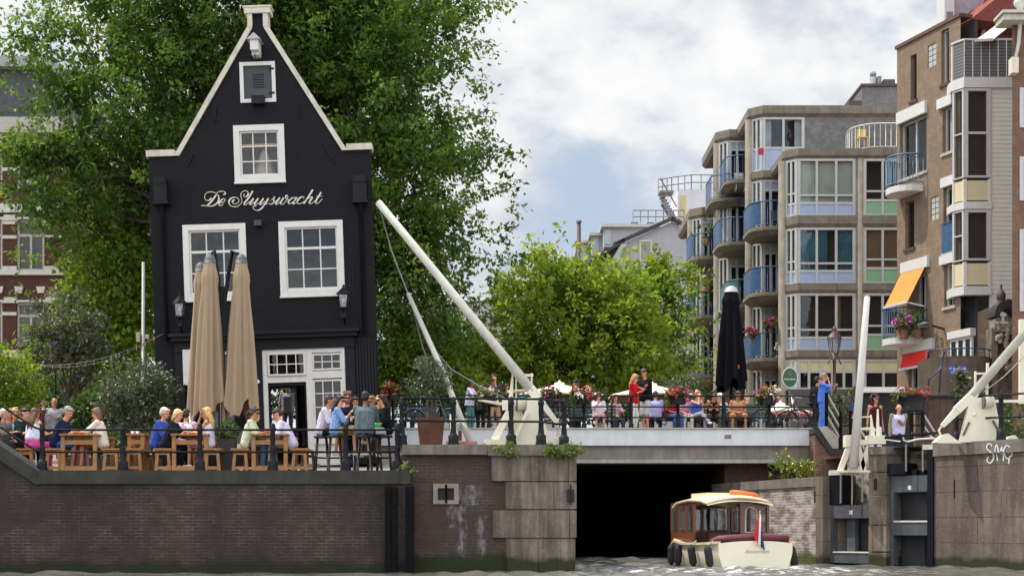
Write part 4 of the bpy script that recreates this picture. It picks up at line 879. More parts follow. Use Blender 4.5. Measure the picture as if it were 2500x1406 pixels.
def awin(pa, O, du, dn, u0, u1, z0, z1, cols, zsill=None, ztr=None, panel=None, ptop=None, curtain=None, fw=.1, part=None, name='window'):
    """timber window strip: frame, panes, optional coloured panels below (zsill) or above (ptop) and curtains behind"""
    m = MB(); f = lambda a, b_, c, d, e=-.02, g=.08: m.fbox(O, du, dn, a, b_, c, d, e, g)
    xs = [u0 + (u1 - u0) * i / cols for i in range(cols + 1)] if isinstance(cols, int) else [u0 + (u1 - u0) * q for q in cols]
    f(u0, u1, z0, z0 + fw * .7, -.035); f(u0, u1, z1 - fw, z1, -.035)
    for i, x in enumerate(xs):
        ww = fw if 0 < i < len(xs) - 1 else fw * 1.3; x = min(max(x, u0 + ww / 2), u1 - ww / 2); f(x - ww / 2, x + ww / 2, z0 + fw * .7, z1 - fw, -.03)
    if zsill: f(u0, u1, zsill - fw / 2, zsill + fw / 2)
    if ptop: f(u0, u1, ptop - fw / 2, ptop + fw / 2)
    if ztr:
        for i in range(len(xs) - 1):
            if not (curtain and curtain[i] == 'B0'): f(xs[i], xs[i + 1], ztr - fw * .4, ztr + fw * .4, -.018)
    o = m.build(name, WFR, pa)
    zb, zt_ = (zsill or z0 + fw * .7), (ptop or z1 - fw)
    m = MB(); m.add([O + du * a + UPV * z_ + dn * .03 for a, z_ in ((u0, zb), (u1, zb), (u1, zt_), (u0, zt_))], [(0, 1, 2, 3)]); m.build('pane', GLASS, o)
    if panel:
        pb, pt = (z0 + .06, zsill) if zsill else (ptop, z1 - fw)
        for i in range(len(xs) - 1):
            m = MB(); m.fbox(O, du, dn, xs[i] + .04, xs[i + 1] - .04, pb, pt, .01, .06); m.build('panel', panel, o)
    if curtain:
        for i in range(len(xs) - 1):
            c = curtain[i]
            if not c: continue
            mt_, frac = c if isinstance(c, tuple) else (c, 1.0)
            m = MB(); n_ = 22; a, b_ = xs[i] + .02, xs[i] + .02 + (xs[i + 1] - xs[i] - .04) * frac
            amp = .0 if mt_ in (BLIND, TAN) else .035
            vs = [O + du * (a + (b_ - a) * k / n_) + dn * (.14 + amp * math.sin(k * 2.1)) + UPV * z_ for k in range(n_ + 1) for z_ in (zb, zt_)]
            m.add(vs, [(2 * k, 2 * k + 2, 2 * k + 3, 2 * k + 1) for k in range(n_)], True); m.build('curtain' if amp else 'blind', mt_, o)
    return o
S45 = Vector((math.sqrt(.5), -math.sqrt(.5), 0)); N45 = Vector((math.sqrt(.5), math.sqrt(.5), 0))
def band(pa, x0, x1, y, z0, z1, ch, right=None, proud=.12, name='concrete_band'):
    """concrete slab edge with a splayed underside and a chamfered left corner"""
    m = MB(); p = proud
    def ring(q): return [(x0 - q, y + ch + 5), (x0 - q, y + ch), (x0 + ch, y - q), (x1, y - q), (x1, y + 5)]
    lv = [(ring(p), z1), (ring(p), z0 + (z1 - z0) * .3), (ring(0), z0)]
    vs = [Vector((a, b_, z)) for r_, z in lv for a, b_ in r_]; n = 5
    fs = [tuple(range(n)), tuple(range(3 * n - 1, 2 * n - 1, -1))] + [(k * n + i, k * n + (i + 1) % n, (k + 1) * n + (i + 1) % n, (k + 1) * n + i) for k in range(2) for i in range(n)]
    m.add(vs, fs); return m.build(name, APC, pa)
# --- bay A (front, right)
DA = 63.0; yA = DA; xA0 = X(1922, DA); ch = .42; xA1, xA2 = X(2098, DA), X(2215, DA)
ZA = [(Z(855, DA), Z(877, DA)), (Z(692, DA), Z(716, DA)), (Z(527, DA), Z(556, DA)), (Z(364, DA), Z(388, DA))]   # top, bottom of each band
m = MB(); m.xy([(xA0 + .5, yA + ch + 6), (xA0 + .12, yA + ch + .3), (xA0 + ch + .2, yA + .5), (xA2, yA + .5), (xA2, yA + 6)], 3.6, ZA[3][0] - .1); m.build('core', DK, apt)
for (zt_, zb_) in ZA: band(apt, xA0, xA2, yA, zb_, zt_, ch)
OA = Vector((xA0 + ch, yA, 0)); OC = Vector((xA0, yA + ch, 0)); LC = ch * math.sqrt(2)
w1 = xA1 - .16 - (xA0 + ch)
curt = {0: (None, None, (TAN, .25)), 1: (TEAL, (TEAL, .6), TEAL), 2: (BLIND, BLIND, BLIND)}
u2a, u2b = xA1 + .16 - OA.x, xA2 - OA.x - .15
for fl in range(3):
    z0, z1 = ZA[fl][0] + .002, ZA[fl + 1][1]; hs = z1 - z0
    awin(apt, OA, DU, DN, 0, w1, z0, z1, 3, z0 + hs * .22, z0 + hs * .36, BLUEP, None, curt[fl])
    awin(apt, OA, DU, DN, u2a, u2b, z0, z1, [0, .48, 1], z0 + hs * .27, z0 + hs * .43, GREENP, None, ([(LTC, .3), None] if fl == 0 else [None, (DK, .5)]) if fl != 1 else [TAN, TAN])
    awin(apt, OC, S45, N45, 0, LC, z0, z1, 2, z0 + hs * .22, z0 + hs * .4, BLUEP, None, None, .09)
z0, z1 = Z(950, DA), ZA[0][1]
awin(apt, OA, DU, DN, 0, w1, z0, z1, 5, None, None, YELP, z1 - .52); awin(apt, OA, DU, DN, u2a, u2b, z0, z1, 2, None, None, YELP, z1 - .52); awin(apt, OC, S45, N45, 0, LC, z0, z1, 2, None, None, YELP, z1 - .52, None, .09)
m = MB(); m.box((xA0 + .1, yA - .05, 3.6), (xA2, yA + .45, z0 - .002)); m.build('plinth', M((.10, .095, .09), .8, .2, 3), apt)
for (xc, lab) in ((xA1, 0), (xA0 - .12, 1)):
    m = MB(); m.tube([(xc, yA + (.02 if lab == 0 else .5), 3.6), (xc, yA + (.02 if lab == 0 else .5), ZA[3][1])], .17, 12); m.build('column', APC, apt)
# --- bay B (taller, behind)
DB = 66.3; yB = DB; xB0 = X(1838, DB); zR = Z(260, DB); zRb = Z(287, DB); xB2 = X(2230, DB)
FL = [8.2, 11.0, 13.8, 16.62]
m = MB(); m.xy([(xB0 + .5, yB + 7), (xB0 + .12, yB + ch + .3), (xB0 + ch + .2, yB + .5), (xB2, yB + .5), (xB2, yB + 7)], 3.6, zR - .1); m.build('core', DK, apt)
band(apt, xB0, xB2, yB, zRb, zR, ch, proud=.16)
OB = Vector((xB0 + ch, yB, 0)); OBC = Vector((xB0, yB + ch, 0))
wB = X(1964, DB) - OB.x
zf = Z(417, DB)
awin(apt, OB, DU, DN, 0, wB, zf, zRb, [0, .5, 1], Z(362, DB), None, BLUEP, None, [(LTC, .45), None])
m = MB(); m.add([OB + DU * a + DN * .16 + UPV * z_ for a, z_ in ((wB * .78, Z(362, DB)), (wB - .05, Z(362, DB)), (wB - .05, zRb), (wB * .78, zRb))], [(0, 1, 2, 3)]); m.build('curtain', LTC, apt)
awin(apt, OBC, S45, N45, 0, LC, zf, zRb, 2, Z(362, DB), None, BLUEP, None, None, .09)
m = MB(); m.box((OB.x + wB + .01, yB - .02, 16.0), (xB2, yB + .45, zRb)); m.build('brick_panel', GBR, apt)
band(apt, xB0, X(1930, DB), yB, Z(440, DB), Z(419, DB), ch)
wL = X(1918, DB) - OB.x
for k, (zf_, zt_) in enumerate(((FL[2], Z(440, DB)), (FL[1], FL[2] - .3), (FL[0], FL[1] - .3), (5.3, FL[0] - .3))):
    awin(apt, OB, DU, DN, 0, wL, zf_, zt_, [0, .35, 1], None, None, GREYP, zt_ - .45)
    awin(apt, OBC, S45, N45, 0, LC, zf_, zt_, 2, None, None, None, None, None, .09)
m = MB(); m.tube([(xB0 - .1, yB + .5, 3.6), (xB0 - .1, yB + .5, zRb)], .17, 12); m.build('column', APC, apt)
m = MB(); m.tube([(X(1903, 65.6), 65.6, 3.6), (X(1903, 65.6), 65.6, FL[2] - .3)], .17, 12); m.build('column', APC, apt)
# --- bay C and bay D
for (Dc, pxa, pxb, roof, nf) in ((69.8, 1757, 1842, Z(318, 69.8), 4), (73.2, 1692, 1762, Z(507, 73.2), 3)):
    x0, x1 = X(pxa, Dc), X(pxb, Dc) + .6; yy = Dc
    m = MB(); m.xy([(x0 + .5, yy + 6), (x0 + .12, yy + ch + .3), (x0 + ch + .2, yy + .5), (x1, yy + .5), (x1, yy + 6)], 3.6, roof - .1); m.build('core', DK, apt)
    band(apt, x0, x1, yy, roof - .5, roof, ch, proud=.14)
    O_ = Vector((x0 + ch, yy, 0)); Oc = Vector((x0, yy + ch, 0)); wid = x1 - .5 - O_.x
    for k in range(nf):
        zf_ = FL[k]; zt_ = (FL[k + 1] - .3 if k + 1 < nf else roof - .5)
        awin(apt, O_, DU, DN, 0, wid, zf_, zt_, [0, .3, 1], None, None, GREYP, zt_ - .42); awin(apt, Oc, S45, N45, 0, LC, zf_, zt_, 2, None, None, None, None, None, .09)
        m = MB(); m.box((x0, yy + ch, zt_), (x1, yy + .6, zt_ + .3)); m.build('slab', APC, apt)
    m = MB(); m.tube([(x0 - .05, yy + .55, 3.6), (x0 - .05, yy + .55, roof - .5)], .17, 12); m.build('column', APC, apt)
    m = MB(); m.box((x0 + .1, yy + .1, 3.6), (x1, yy + .5, 5.28)); m.box((x0 + .1, yy + .1, 5.28), (x1, yy + .5, FL[0] - .3)); m.build('plinth', APC, apt)
# balconies
def balcony(px0, px1, D0, depth, zf_, mat, solid=.55, rnd=.8, hh=1.08, slab=APC, lean=.5, nbars=16):
    """curved slab with a steel balustrade: solid sheet at one end, bars at the other"""
    x0, x1 = X(px0, D0), X(px1, D0); yb = D0 + depth
    pts = []
    n = 10
    for i in range(n + 1):
        a = math.pi / 2 * i / n; r_ = min(rnd * depth, (x1 - x0) * .6)
        pts.append((x0 + r_ * (1 - math.sin(a)) if False else x0 + r_ - r_ * math.cos(a) if False else x0 + r_ * (1 - math.cos(math.pi / 2 - a)), D0 + r_ * (1 - math.sin(math.pi / 2 - a)) if False else D0 + r_ * (1 - math.cos(a)) if False else D0 + r_ * (1 - math.sin(math.pi / 2 - a))))
    pts = [(x0 + r_ * (1 - math.cos(t_)), D0 + r_ * (1 - math.sin(t_))) for t_ in [math.pi / 2 * i / n for i in range(n + 1)]]   # from the back-left round to the front
    line = [(x0, yb)] + pts + [(x1, D0)]
    m = MB(); poly = line + [(x1, yb)]
    ins = [(x0 + .3 + (a - x0) * .9, D0 + .25 + (b_ - D0) * .9) for a, b_ in poly]
    N_ = len(poly); vs = [Vector((a, b_, zf_)) for a, b_ in poly] + [Vector((a, b_, zf_ - .16)) for a, b_ in poly] + [Vector((a, b_, zf_ - .34)) for a, b_ in ins]
    fs = [tuple(range(N_)), tuple(range(3 * N_ - 1, 2 * N_ - 1, -1))] + [(k * N_ + i, k * N_ + (i + 1) % N_, (k + 1) * N_ + (i + 1) % N_, (k + 1) * N_ + i) for k in range(2) for i in range(N_)]
    m.add(vs, fs); bo = m.build('balcony', slab, apt)
    L3 = [Vector((a + .04, b_ + .04, 0)) for a, b_ in line]; cum = [0]
    for a, b_ in zip(L3, L3[1:]): cum.append(cum[-1] + (b_ - a).length)
    def at(t_):
        s_ = t_ * cum[-1]
        for i in range(len(L3) - 1):
            if s_ <= cum[i + 1] + 1e-9: return L3[i].lerp(L3[i + 1], (s_ - cum[i]) / max(1e-6, cum[i + 1] - cum[i]))
        return L3[-1]
    m = MB(); K = 24; P_ = [at(i / K) for i in range(K + 1)]
    m.tube([p + UPV * (zf_ + hh) for p in P_], .03, 6); m.tube([p + UPV * (zf_ + .08) for p in P_], .02, 5)
    for i in range(nbars + 1):
        p = at(i / nbars)
        if i / nbars >= solid - .02: m.tube([p + UPV * (zf_ + .08), p + UPV * (zf_ + hh)], .012, 4)
    m.build('balustrade', mat, bo)
    if solid > .05:
        m = MB(); k1 = int(K * solid)
        vs = [P_[i] + UPV * z_ for i in range(k1 + 1) for z_ in (zf_ + .1, zf_ + hh - .03)]
        m.add(vs, [(2 * i, 2 * i + 2, 2 * i + 3, 2 * i + 1) for i in range(k1)], True); m.build('balcony_sheet', mat, bo)
    return bo
for zf_ in FL[:3]: balcony(1834, 1921, 64.0, 2.3, zf_, RAILB, .68)
balcony(1772, 1832, 67.6, 2.2, FL[3] + .02, RAILB, .3, 1.0); balcony(1738, 1800, 69.0, 2.4, FL[3] - .5, RAILB, .0, 1.0)
balcony(1757, 1838, 67.4, 2.4, FL[2], RAILB, .55); balcony(1776, 1838, 67.4, 2.4, FL[1], RAILG, .8); balcony(1790, 1838, 67.2, 2.4, FL[0], RAILG, .1)
for zf_ in FL[:3]: balcony(1687, 1756, 71.0, 2.2, zf_, RAILB, .6)
balcony(2085, 2200, 64.4, 2.2, Z(362, 64.4), M((.6, .6, .57), .5), .0, .7)
# roof-top bits
m = MB(); Dr = 69; m.box((X(2104, Dr), Dr, zR - 1), (X(2260, Dr), Dr + 4, Z(212, Dr))); m.build('roof_house', GBR, apt)
m = MB(); m.box((X(2101, Dr), Dr - .1, Z(212, Dr)), (X(2260, Dr), Dr + 4.1, Z(206, Dr))); m.box((X(2072, Dr), Dr, Z(262, Dr)), (X(2103, Dr), Dr + 2, Z(246, Dr))); m.build('roof_edge', M((.09, .05, .05), .7, .2), apt)
m = MB(); m.tube([(X(2139, Dr), Dr + .5, Z(208, Dr)), (X(2139, Dr), Dr + .5, Z(182, Dr))], .17, 10); m.ball((X(2138, Dr), Dr + .5, Z(175, Dr)), .16, 8, 6); m.build('flue', M((.2, .2, .22), .6, .2), apt)
m = MB(); m.box((X(2146, Dr), Dr + .2, Z(208, Dr)), (X(2155, Dr), Dr + .6, Z(183, Dr))); m.build('flue', M((.2, .2, .22), .6, .2), apt)
m = MB()
for k in range(4): m.box((X(2160, Dr), Dr + .2, Z(208 - k * 4, Dr) + .02), (X(2188, Dr), Dr + 1, Z(205 - k * 4, Dr) + .04))
m.build('roof_vent', M((.06, .06, .07), .5), apt)
# balcony things
PINK = M((.50, .09, .22), .6, .3, 20); REDF = M((.46, .04, .03), .6, .3, 20); WHF = M((.75, .72, .68), .6, .1, 20); ORF = M((.6, .26, .09), .6, .2, 20)
POTG = leafmat('pot_leaf', [(.03, .07, .01), (.07, .13, .02), (.14, .2, .04)], .3)
def pot(lab, px, py, D, r, fol, flo=None, h=.25, sp=.25, seed=1, cat='plant'):
    z = Z(py, D); f = thing('potted_plant', lab, cat, (X(px, D), D, z))
    m = MB(); m.lathe([(r * .7, 0), (r, h)], (X(px, D), D, z), 10); m.build('pot', M((.20, .09, .05), .8, .2), f)
    leaves('foliage', fol, [((X(px, D), D, z + h + sp * .6), (sp, sp, sp * .8))], 260, .14, f, clump=.1, per=10, seed=seed, hollow=.1)
    if flo: leaves('blossom', flo, [((X(px, D), D - .05, z + h + sp * .8), (sp, sp, sp * .6))], 260, .11, f, clump=.07, per=10, seed=seed + 1, asp=.9, hollow=.3)
pot('pink hydrangea in a pot at the corner of a blue balcony', 1836, 832, 63.9, .12, POTG, PINK, .2, .24, 80)
pot('second, higher pink hydrangea on the same blue balcony', 1881, 810, 63.8, .12, POTG, PINK, .2, .25, 82)
pot('yellow-green creeper spilling over the balcony beside the black parasol', 1722, 712, 70.9, .3, LIME, None, .2, .7, 84)
pot('tall leafy plant on the upper left blue balcony', 1722, 600, 71.4, .2, POTG, None, .3, .75, 86)
pot('flowering plant in a terracotta pot on the blue balcony by the street lamp', 1905, 868, 63.9, .12, POTG, WHF, .2, .25, 88)
for i, (px, py, D, lab) in enumerate(((1806, 462, 67.9, 'pale folding chair on the highest round blue balcony'), (1895, 556, 64.5, 'small dark chair on the blue balcony below the blue-panelled bay'), (2106, 357, 64.8, 'yellow-seated chair on the white railed roof balcony'))):
    z = Z(py, D) - .1; x = X(px, D); f = thing('balcony_chair', lab, 'chair', (x, D, z), group='chairs on balconies'); c_ = M(('#c9ccc8', '#3a3a3c', '#c9b26a')[i], .5)
    m = MB(); m.box((x - .2, D - .2, z + .43), (x + .2, D + .2, z + .46)); m.build('seat', c_, f)
    m = MB(); m.box((x - .2, D + .18, z + .5), (x + .2, D + .21, z + .88)); m.build('backrest', c_, f)
    for sx_ in (-1, 1):
        for sy_ in (-1, 1): m = MB(); m.tube([(x + sx_ * .2, D + sy_ * .18, z), (x + sx_ * .17, D + sy_ * .18, z + .43)], .014, 5); m.build('leg', c_, f)
m = MB(); c_ = P(1851, 366, 66.0); m.box((c_.x - .05, c_.y - .3, c_.z - .3), (c_.x + .2, c_.y - .28, c_.z)); tag(m.build('little_flag', M('#a83038', .7)), 'tiny red and white flag stuck on the top apartment window', 'flag')
# ================================================================ grey gabled house and white roof hut behind
D = 88.0; gh = thing('gabled_house', 'pale grey gabled house with dark roof edge and flat dormers behind the trees', 'house', (X(1560, D), D, 3.65))
GREYW = M((.40, .40, .43), .8, .06, 2, streak=.15, name='grey_render')
q = lambda *L_: [(X(a, D), Z(b_, D)) for a, b_ in L_]
m = MB(); m.xz(q((1480, 1100), (1480, 655), (1512, 600), (1640, 542), (1705, 580), (1760, 610), (1760, 1100)), D, D + 9); m.build('wall', GREYW, gh)
m = MB()
for a, b_ in (((1440, 645), (1525, 592)), ((1498, 602), (1642, 538)), ((1640, 538), (1765, 606))): p_, r_ = q(a, b_); m.bar((p_[0], D - .1, p_[1] + .1), (r_[0], D - .1, r_[1] + .1), .16, .5, (0, 1, 0))
m.xz(q((1440, 655), (1482, 655), (1526, 596), (1506, 596)), D + .1, D + 9); m.build('roof', M((.05, .047, .05), .7, .3, 5), gh)
for i, (a, b_, c, dd) in enumerate(((1478, 1612, 546, 590), (1452, 1500, 554, 600), (1425, 1458, 560, 606))):
    dy = i * 1.6; m = MB(); m.box((X(a, D), D + 1.2 + dy, Z(dd + 4, D)), (X(b_, D), D + 6 + dy, Z(c, D))); o_ = m.build('dormer', GREYW, gh)
    m = MB(); m.box((X(a - 8, D), D + .9 + dy, Z(c, D)), (X(b_ + 4, D), D + 6 + dy, Z(c - 7, D))); m.build('dormer_roof', M((.5, .49, .46), .7), o_)
    m = MB(); m.box((X(a + 3, D), D + 1.16 + dy, Z(dd - 3, D)), (X(a + 16, D), D + 1.21 + dy, Z(c + 5, D))); m.build('dormer_window', M((.35, .45, .46), .2), o_)
m = MB(); a, b_ = P(1565, 635, D), P(1588, 590, D); m.box((a.x - .1, D - .06, a.z - .1), (b_.x + .1, D - .01, b_.z + .1)); o_ = m.build('window', M((.6, .58, .46), .6), gh)
m = MB(); m.box((a.x, D - .08, a.z), (b_.x, D - .062, b_.z)); m.build('pane', M((.28, .27, .25), .3), o_)
m = MB(); m.tube([(X(1417, D), D + 2, Z(700, D)), (X(1417, D), D + 2, Z(524, D))], .12, 8); m.tube([(X(1417, D), D + 2, Z(527, D)), (X(1417, D), D + 2, Z(522, D))], .16, 8); m.build('flue', M((.06, .025, .03), .6, .2), gh)
m = MB(); a, b_ = P(1502, 690, D - .7), P(1516, 610, D - .3); m.xz(q((1478, 665), (1496, 665), (1530, 598), (1516, 598)), D - .35, D - .2); m.build('roof_light', M((.32, .42, .42), .15), gh)
for k, px in enumerate((1560, 1600)):
    m = MB(); m.box((X(px - 9, D), D + 3, Z(534, D)), (X(px + 9, D), D + 4, Z(517, D))); m.build('air_unit', M((.12, .125, .13), .5, .4, 8), gh)
D = 96.0; rh = thing('rooftop_hut', 'white roof-top stair hut with an outside steel stair and railing', 'hut', (X(1680, D), D, 15))
m = MB(); m.box((X(1655, D), D, 10), (X(1790, D), D + 6, Z(462, D))); m.build('wall', M((.62, .62, .66), .7, .05, 2, streak=.1), rh)
m = MB(); m.box((X(1662, D), D - .05, Z(536, D)), (X(1674, D), D - .002, Z(478, D))); m.build('door', M((.6, .5, .2), .6), rh)
STE = M((.16, .16, .17), .5, .2)
m = MB(); a, b_ = P(1612, 468, D - 1), P(1650, 540, D - 1)
for dy in (0, .8): m.bar((a.x + .2, a.y + dy, a.z - .6), (b_.x, b_.y + dy, b_.z), .08, .25)
for k in range(11): p_ = a.lerp(b_, k / 10); m.box((p_.x, a.y, p_.z - .35), (p_.x + .35, a.y + .8, p_.z - .3))
m.box((X(1606, D), D - 1.2, Z(480, D)), (X(1640, D), D, Z(475, D))); m.build('stair', STE, rh)
def railrun(m, pts, hgt, posts, r=.035, rails=(1., .5)):
    for q_ in rails: m.tube([Vector(p) + UPV * hgt * q_ for p in pts], r, 5)
    for a, b_ in zip(pts, pts[1:]):
        for k in range(posts + 1): p = Vector(a).lerp(Vector(b_), k / posts); m.tube([p, p + UPV * hgt], r, 5)
m = MB(); railrun(m, [P(1607, 476, D - 1), P(1640, 470, D - 1), P(1688, 464, D - 1), P(1760, 464, D - 1)], .95, 3); railrun(m, [P(1545, 545, D - 2), P(1620, 545, D - 2), P(1670, 545, D - 2)], .8, 4); p0, p1 = P(1612, 470, D - 1), P(1652, 540, D - 1); m.tube([p0 + UPV * .9, p1 + UPV * .9], .04, 5); m.build('railing', STE, rh)
D = 92.0; lg = thing('low_grey_building', 'low flat-roofed grey building glimpsed between the big tree and the bright trees', 'building', (X(1170, D), D, 3.65))
q = lambda *L_: [(X(a, D), Z(b_, D)) for a, b_ in L_]
m = MB(); m.xz(q((1040, 1100), (1040, 752), (1130, 745), (1165, 738), (1360, 738), (1360, 1100)), D, D + 8); m.build('wall', GREYW, lg)
m = MB(); m.xz(q((1040, 752), (1130, 745), (1165, 738), (1360, 738), (1360, 734), (1165, 734), (1128, 741), (1040, 748)), D - .1, D + 8.1); m.build('roof_edge', M((.12, .11, .12), .7), lg)
for (a, b_, c, dd) in ((1090, 1128, 760, 796), (1134, 1166, 755, 790), (1060, 1086, 765, 800), (1095, 1145, 830, 868)):
    m = MB(); m.box((X(a, D), D - .05, Z(dd, D)), (X(b_, D), D - .003, Z(c, D))); o_ = m.build('window', M((.55, .56, .56), .5), lg)
    m = MB(); m.box((X(a + 4, D), D - .07, Z(dd - 4, D)), (X((a + b_) / 2 - 2, D), D - .052, Z(c + 4, D))); m.build('pane', M((.05, .07, .08), .1), o_); m = MB(); m.box((X((a + b_) / 2 + 2, D), D - .07, Z(dd - 4, D)), (X(b_ - 4, D), D - .052, Z(c + 4, D))); m.build('pane', M((.2, .27, .3), .1), o_)
for k in range(5): m = MB(); m.box((X(1214 + k * 8, D), D - .3, Z(770, D)), (X(1218 + k * 8, D), D - .1, Z(710 + (k % 2) * 3, D))); m.build('roof_fin', M((.15, .13, .13), .6), lg)
# ================================================================ the bright trees in the middle
D = 60
bl = [blob(1355, 790, 170, 130, D), blob(1225, 850, 100, 90, D - .5), blob(1460, 765, 115, 110, D + .5), blob(1340, 690, 75, 55, D), blob(1450, 695, 70, 45, D), blob(1310, 630, 50, 40, D), blob(1180, 880, 70, 70, D), blob(1540, 840, 80, 90, D), blob(1400, 900, 190, 70, D), blob(1375, 630, 35, 30, D), blob(1290, 930, 130, 60, D), blob(1500, 920, 130, 70, D), blob(1150, 900, 40, 50, D), blob(1540, 760, 60, 70, D)]
MAPLE = leafmat('young_leaf', [(.12, .19, .018), (.185, .275, .028), (.26, .345, .04), (.36, .40, .075)], .58)
tree('wide yellow-green tree in the middle behind the bridge benches', 'bright_tree', bl, 34000, .25, MAPLE, (X(1400, D), D, 3.65), .17, 31, .4, 22, bough=7, spread=.75, sub=4, tt=(X(1400, D), D, 8), hollow=.3)
D = 66
tree('greener tree standing between the wide bright tree and the apartment block', 'green_tree', [blob(1580, 680, 50, 50, D), blob(1560, 790, 65, 80, D), blob(1610, 740, 22, 75, D), blob(1575, 880, 60, 70, D)], 13000, .24, leafmat('mid_leaf', [(.07, .14, .010), (.12, .22, .016), (.18, .28, .022), (.28, .34, .04)], .54), (X(1585, D), D, 3.65), .15, 32, .4, 22, bough=7, spread=.7, hollow=.3)
D = 54
tree('small bright tree between the pub and the white raised pole', 'bright_tree', [blob(1000, 880, 60, 55, D), blob(1060, 900, 60, 50, D), blob(960, 930, 50, 50, D), blob(1110, 940, 60, 50, D)], 7000, .22, LIME, (X(1040, D), D, 3.65), .1, 33, .35, 22)
D = 58
D = 50; tree('shrub seen through the open pub door', 'shrub', [blob(680, 975, 45, 50, D, .5), blob(740, 960, 40, 60, D, .5)], 1500, .16, BUSH, (X(700, D), D, 3.63), .03, 36, .2, 16, trunk=False, cat='shrub', hollow=.1)
D = 58
tree('dark low branches hanging right of the pub', 'dark_tree', [blob(960, 850, 60, 70, D), blob(1080, 830, 50, 55, D), blob(1010, 790, 60, 60, D)], 4200, .24, ELM, (X(1000, D), D, 3.65), .12, 34, .5, 20)
D = 50
tree('long low hedge of mixed shrubs behind the bridge seats', 'shrub', [blob(1050, 985, 110, 35, D, .8), blob(1250, 985, 120, 30, D, .8), blob(1450, 990, 120, 30, D, .8), blob(1600, 985, 90, 30, D, .8), blob(1665, 950, 60, 30, D, .6)], 6000, .18, BUSH, (X(1300, D), D, 3.65), .05, 35, .3, 20, trunk=False, cat='hedge')
# ================================================================ brown brick building along the street, seen obliquely
Q0, Q1 = Vector((X(2190, 55), 55, 0)), Vector((X(2310, 52.2), 52.2, 0))
FDU = (Q1 - Q0).normalized(); FDN = Vector((-FDU.y, FDU.x, 0)); FAN = math.atan2(FDU.y, FDU.x)
def fu(px): k = (px - CX) / F; return (k * Q0.y - Q0.x) / (FDU.x - k * FDU.y)
def fD(px): return Q0.y + FDU.y * fu(px)
def fz(px, py): return Z(py, fD(px))
def fr4(a, b, c, d): xm = (a + c) / 2; return [fu(a), fu(c), fz(xm, d), fz(xm, b)]
bb_ = thing('brick_apartments', 'brown brick apartment building with a white bay tower and an orange awning', 'apartment building', Q0 + Vector((0, 0, 3.65)))
BRN = brickmat('brown_brick', (.275, .198, .140), (.215, .152, .108), (.27, .23, .185), ang=FAN, bw=.24, bh=.075, ms=.010, stain=.15, stc=(.12, .075, .05))
BRF = brickmat('brown_brick_front', (.275, .198, .140), (.215, .152, .108), (.27, .23, .185), ang=0, bw=.24, bh=.075, ms=.010, stain=.15, stc=(.12, .075, .05))
WO = {'slit1': (2223, 134, 2238, 245), 'blocks1': (2265, 108, 2286, 163), 'slit2': (2298, 72, 2317, 204), 'win1': (2301, 262, 2326, 372), 'loggia': (2197, 292, 2262, 428), 'slit3': (2210, 492, 2232, 606), 'blocks2': (2272, 480, 2292, 537), 'win2': (2303, 456, 2331, 615), 'win3': (2305, 645, 2331, 748), 'win4': (2236, 668, 2264, 795), 'door': (2218, 880, 2276, 990)}
H_ = {k: fr4(*v) for k, v in WO.items()}
roof = fz(2250, 90); uend = fu(2345)
m = MB(); wall_rows(m, Q0, FDU, FDN, [(3.6, roof, 0, 0, uend, uend)], list(H_.values()), .28)
m.fbox(Q0, FDU, FDN, 0, .02, 3.6, roof, .003, 9)
m.build('wall', BRN, bb_)
m = MB(); m.fbox(Q0, FDU, FDN, -.06, uend, roof, roof + .12, -.06, .5); m.build('roof_edge', M('#5f4540', .7, .2), bb_)
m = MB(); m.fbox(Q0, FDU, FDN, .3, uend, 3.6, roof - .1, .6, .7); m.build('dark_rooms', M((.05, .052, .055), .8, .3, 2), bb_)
m = MB(); a, b_ = fu(2200), fu(2330); m.prism([(0, roof + .1), (2.6, roof + 2.2), (2.6, roof + .1)], lambda p: Q0 + FDU * a + FDN * (.7 + p[0]) + UPV * p[1], lambda p: Q0 + FDU * b_ + FDN * (.7 + p[0]) + UPV * p[1]); m.build('tiled_roof', M((.22, .05, .04), .8, .3, 14, .5, 12), bb_)
BRD = M((.07, .045, .04), .7, .2)
for k in ('slit1', 'slit2', 'win1', 'slit3', 'win2', 'win3', 'win4', 'loggia', 'door'):
    u0, u1, z0, z1 = H_[k]; m = MB(); t_ = .06; f_ = lambda a, b_, c, d, e=.14, g=.24: m.fbox(Q0, FDU, FDN, a, b_, c, d, e, g)
    f_(u0, u0 + t_, z0, z1); f_(u1 - t_, u1, z0, z1); f_(u0 + t_, u1 - t_, z0, z0 + t_, .141); f_(u0 + t_, u1 - t_, z1 - t_, z1, .141)
    if k in ('win1', 'win2', 'win3', 'win4', 'loggia', 'door'): f_((u0 + u1) / 2 - .03, (u0 + u1) / 2 + .03, z0 + t_, z1 - t_, .142)
    o = m.build('window' if k != 'door' else 'shop_door', WFR if k not in ('slit1', 'slit3') else BRD, bb_)
    m = MB(); m.add([Q0 + FDU * a + FDN * .19 + UPV * z_ for a, z_ in ((u0, z0), (u1, z0), (u1, z1), (u0, z1))], [(0, 1, 2, 3)]); m.build('pane', GLASS, o)
    m = MB(); m.fbox(Q0, FDU, FDN, u0 - .06, u1 + .06, z0 - .1, z0 - .002, -.06, .2); m.build('sill', M((.4, .38, .35), .7, .1) if 'slit' not in k else BRD, o)
    if k == 'win3': m = MB(); m.fbox(Q0, FDU, FDN, u0 + .07, u1 - .07, z0 + (z1 - z0) * .35, z1 - .05, .21, .22); m.build('blind', M('#cfcab0', .8), o)
    if k == 'win4': m = MB(); m.fbox(Q0, FDU, FDN, u0 + .5, u1 - .1, z0, z1 - .1, .22, .25); m.build('curtain', M('#8f9a3c', .8), o)
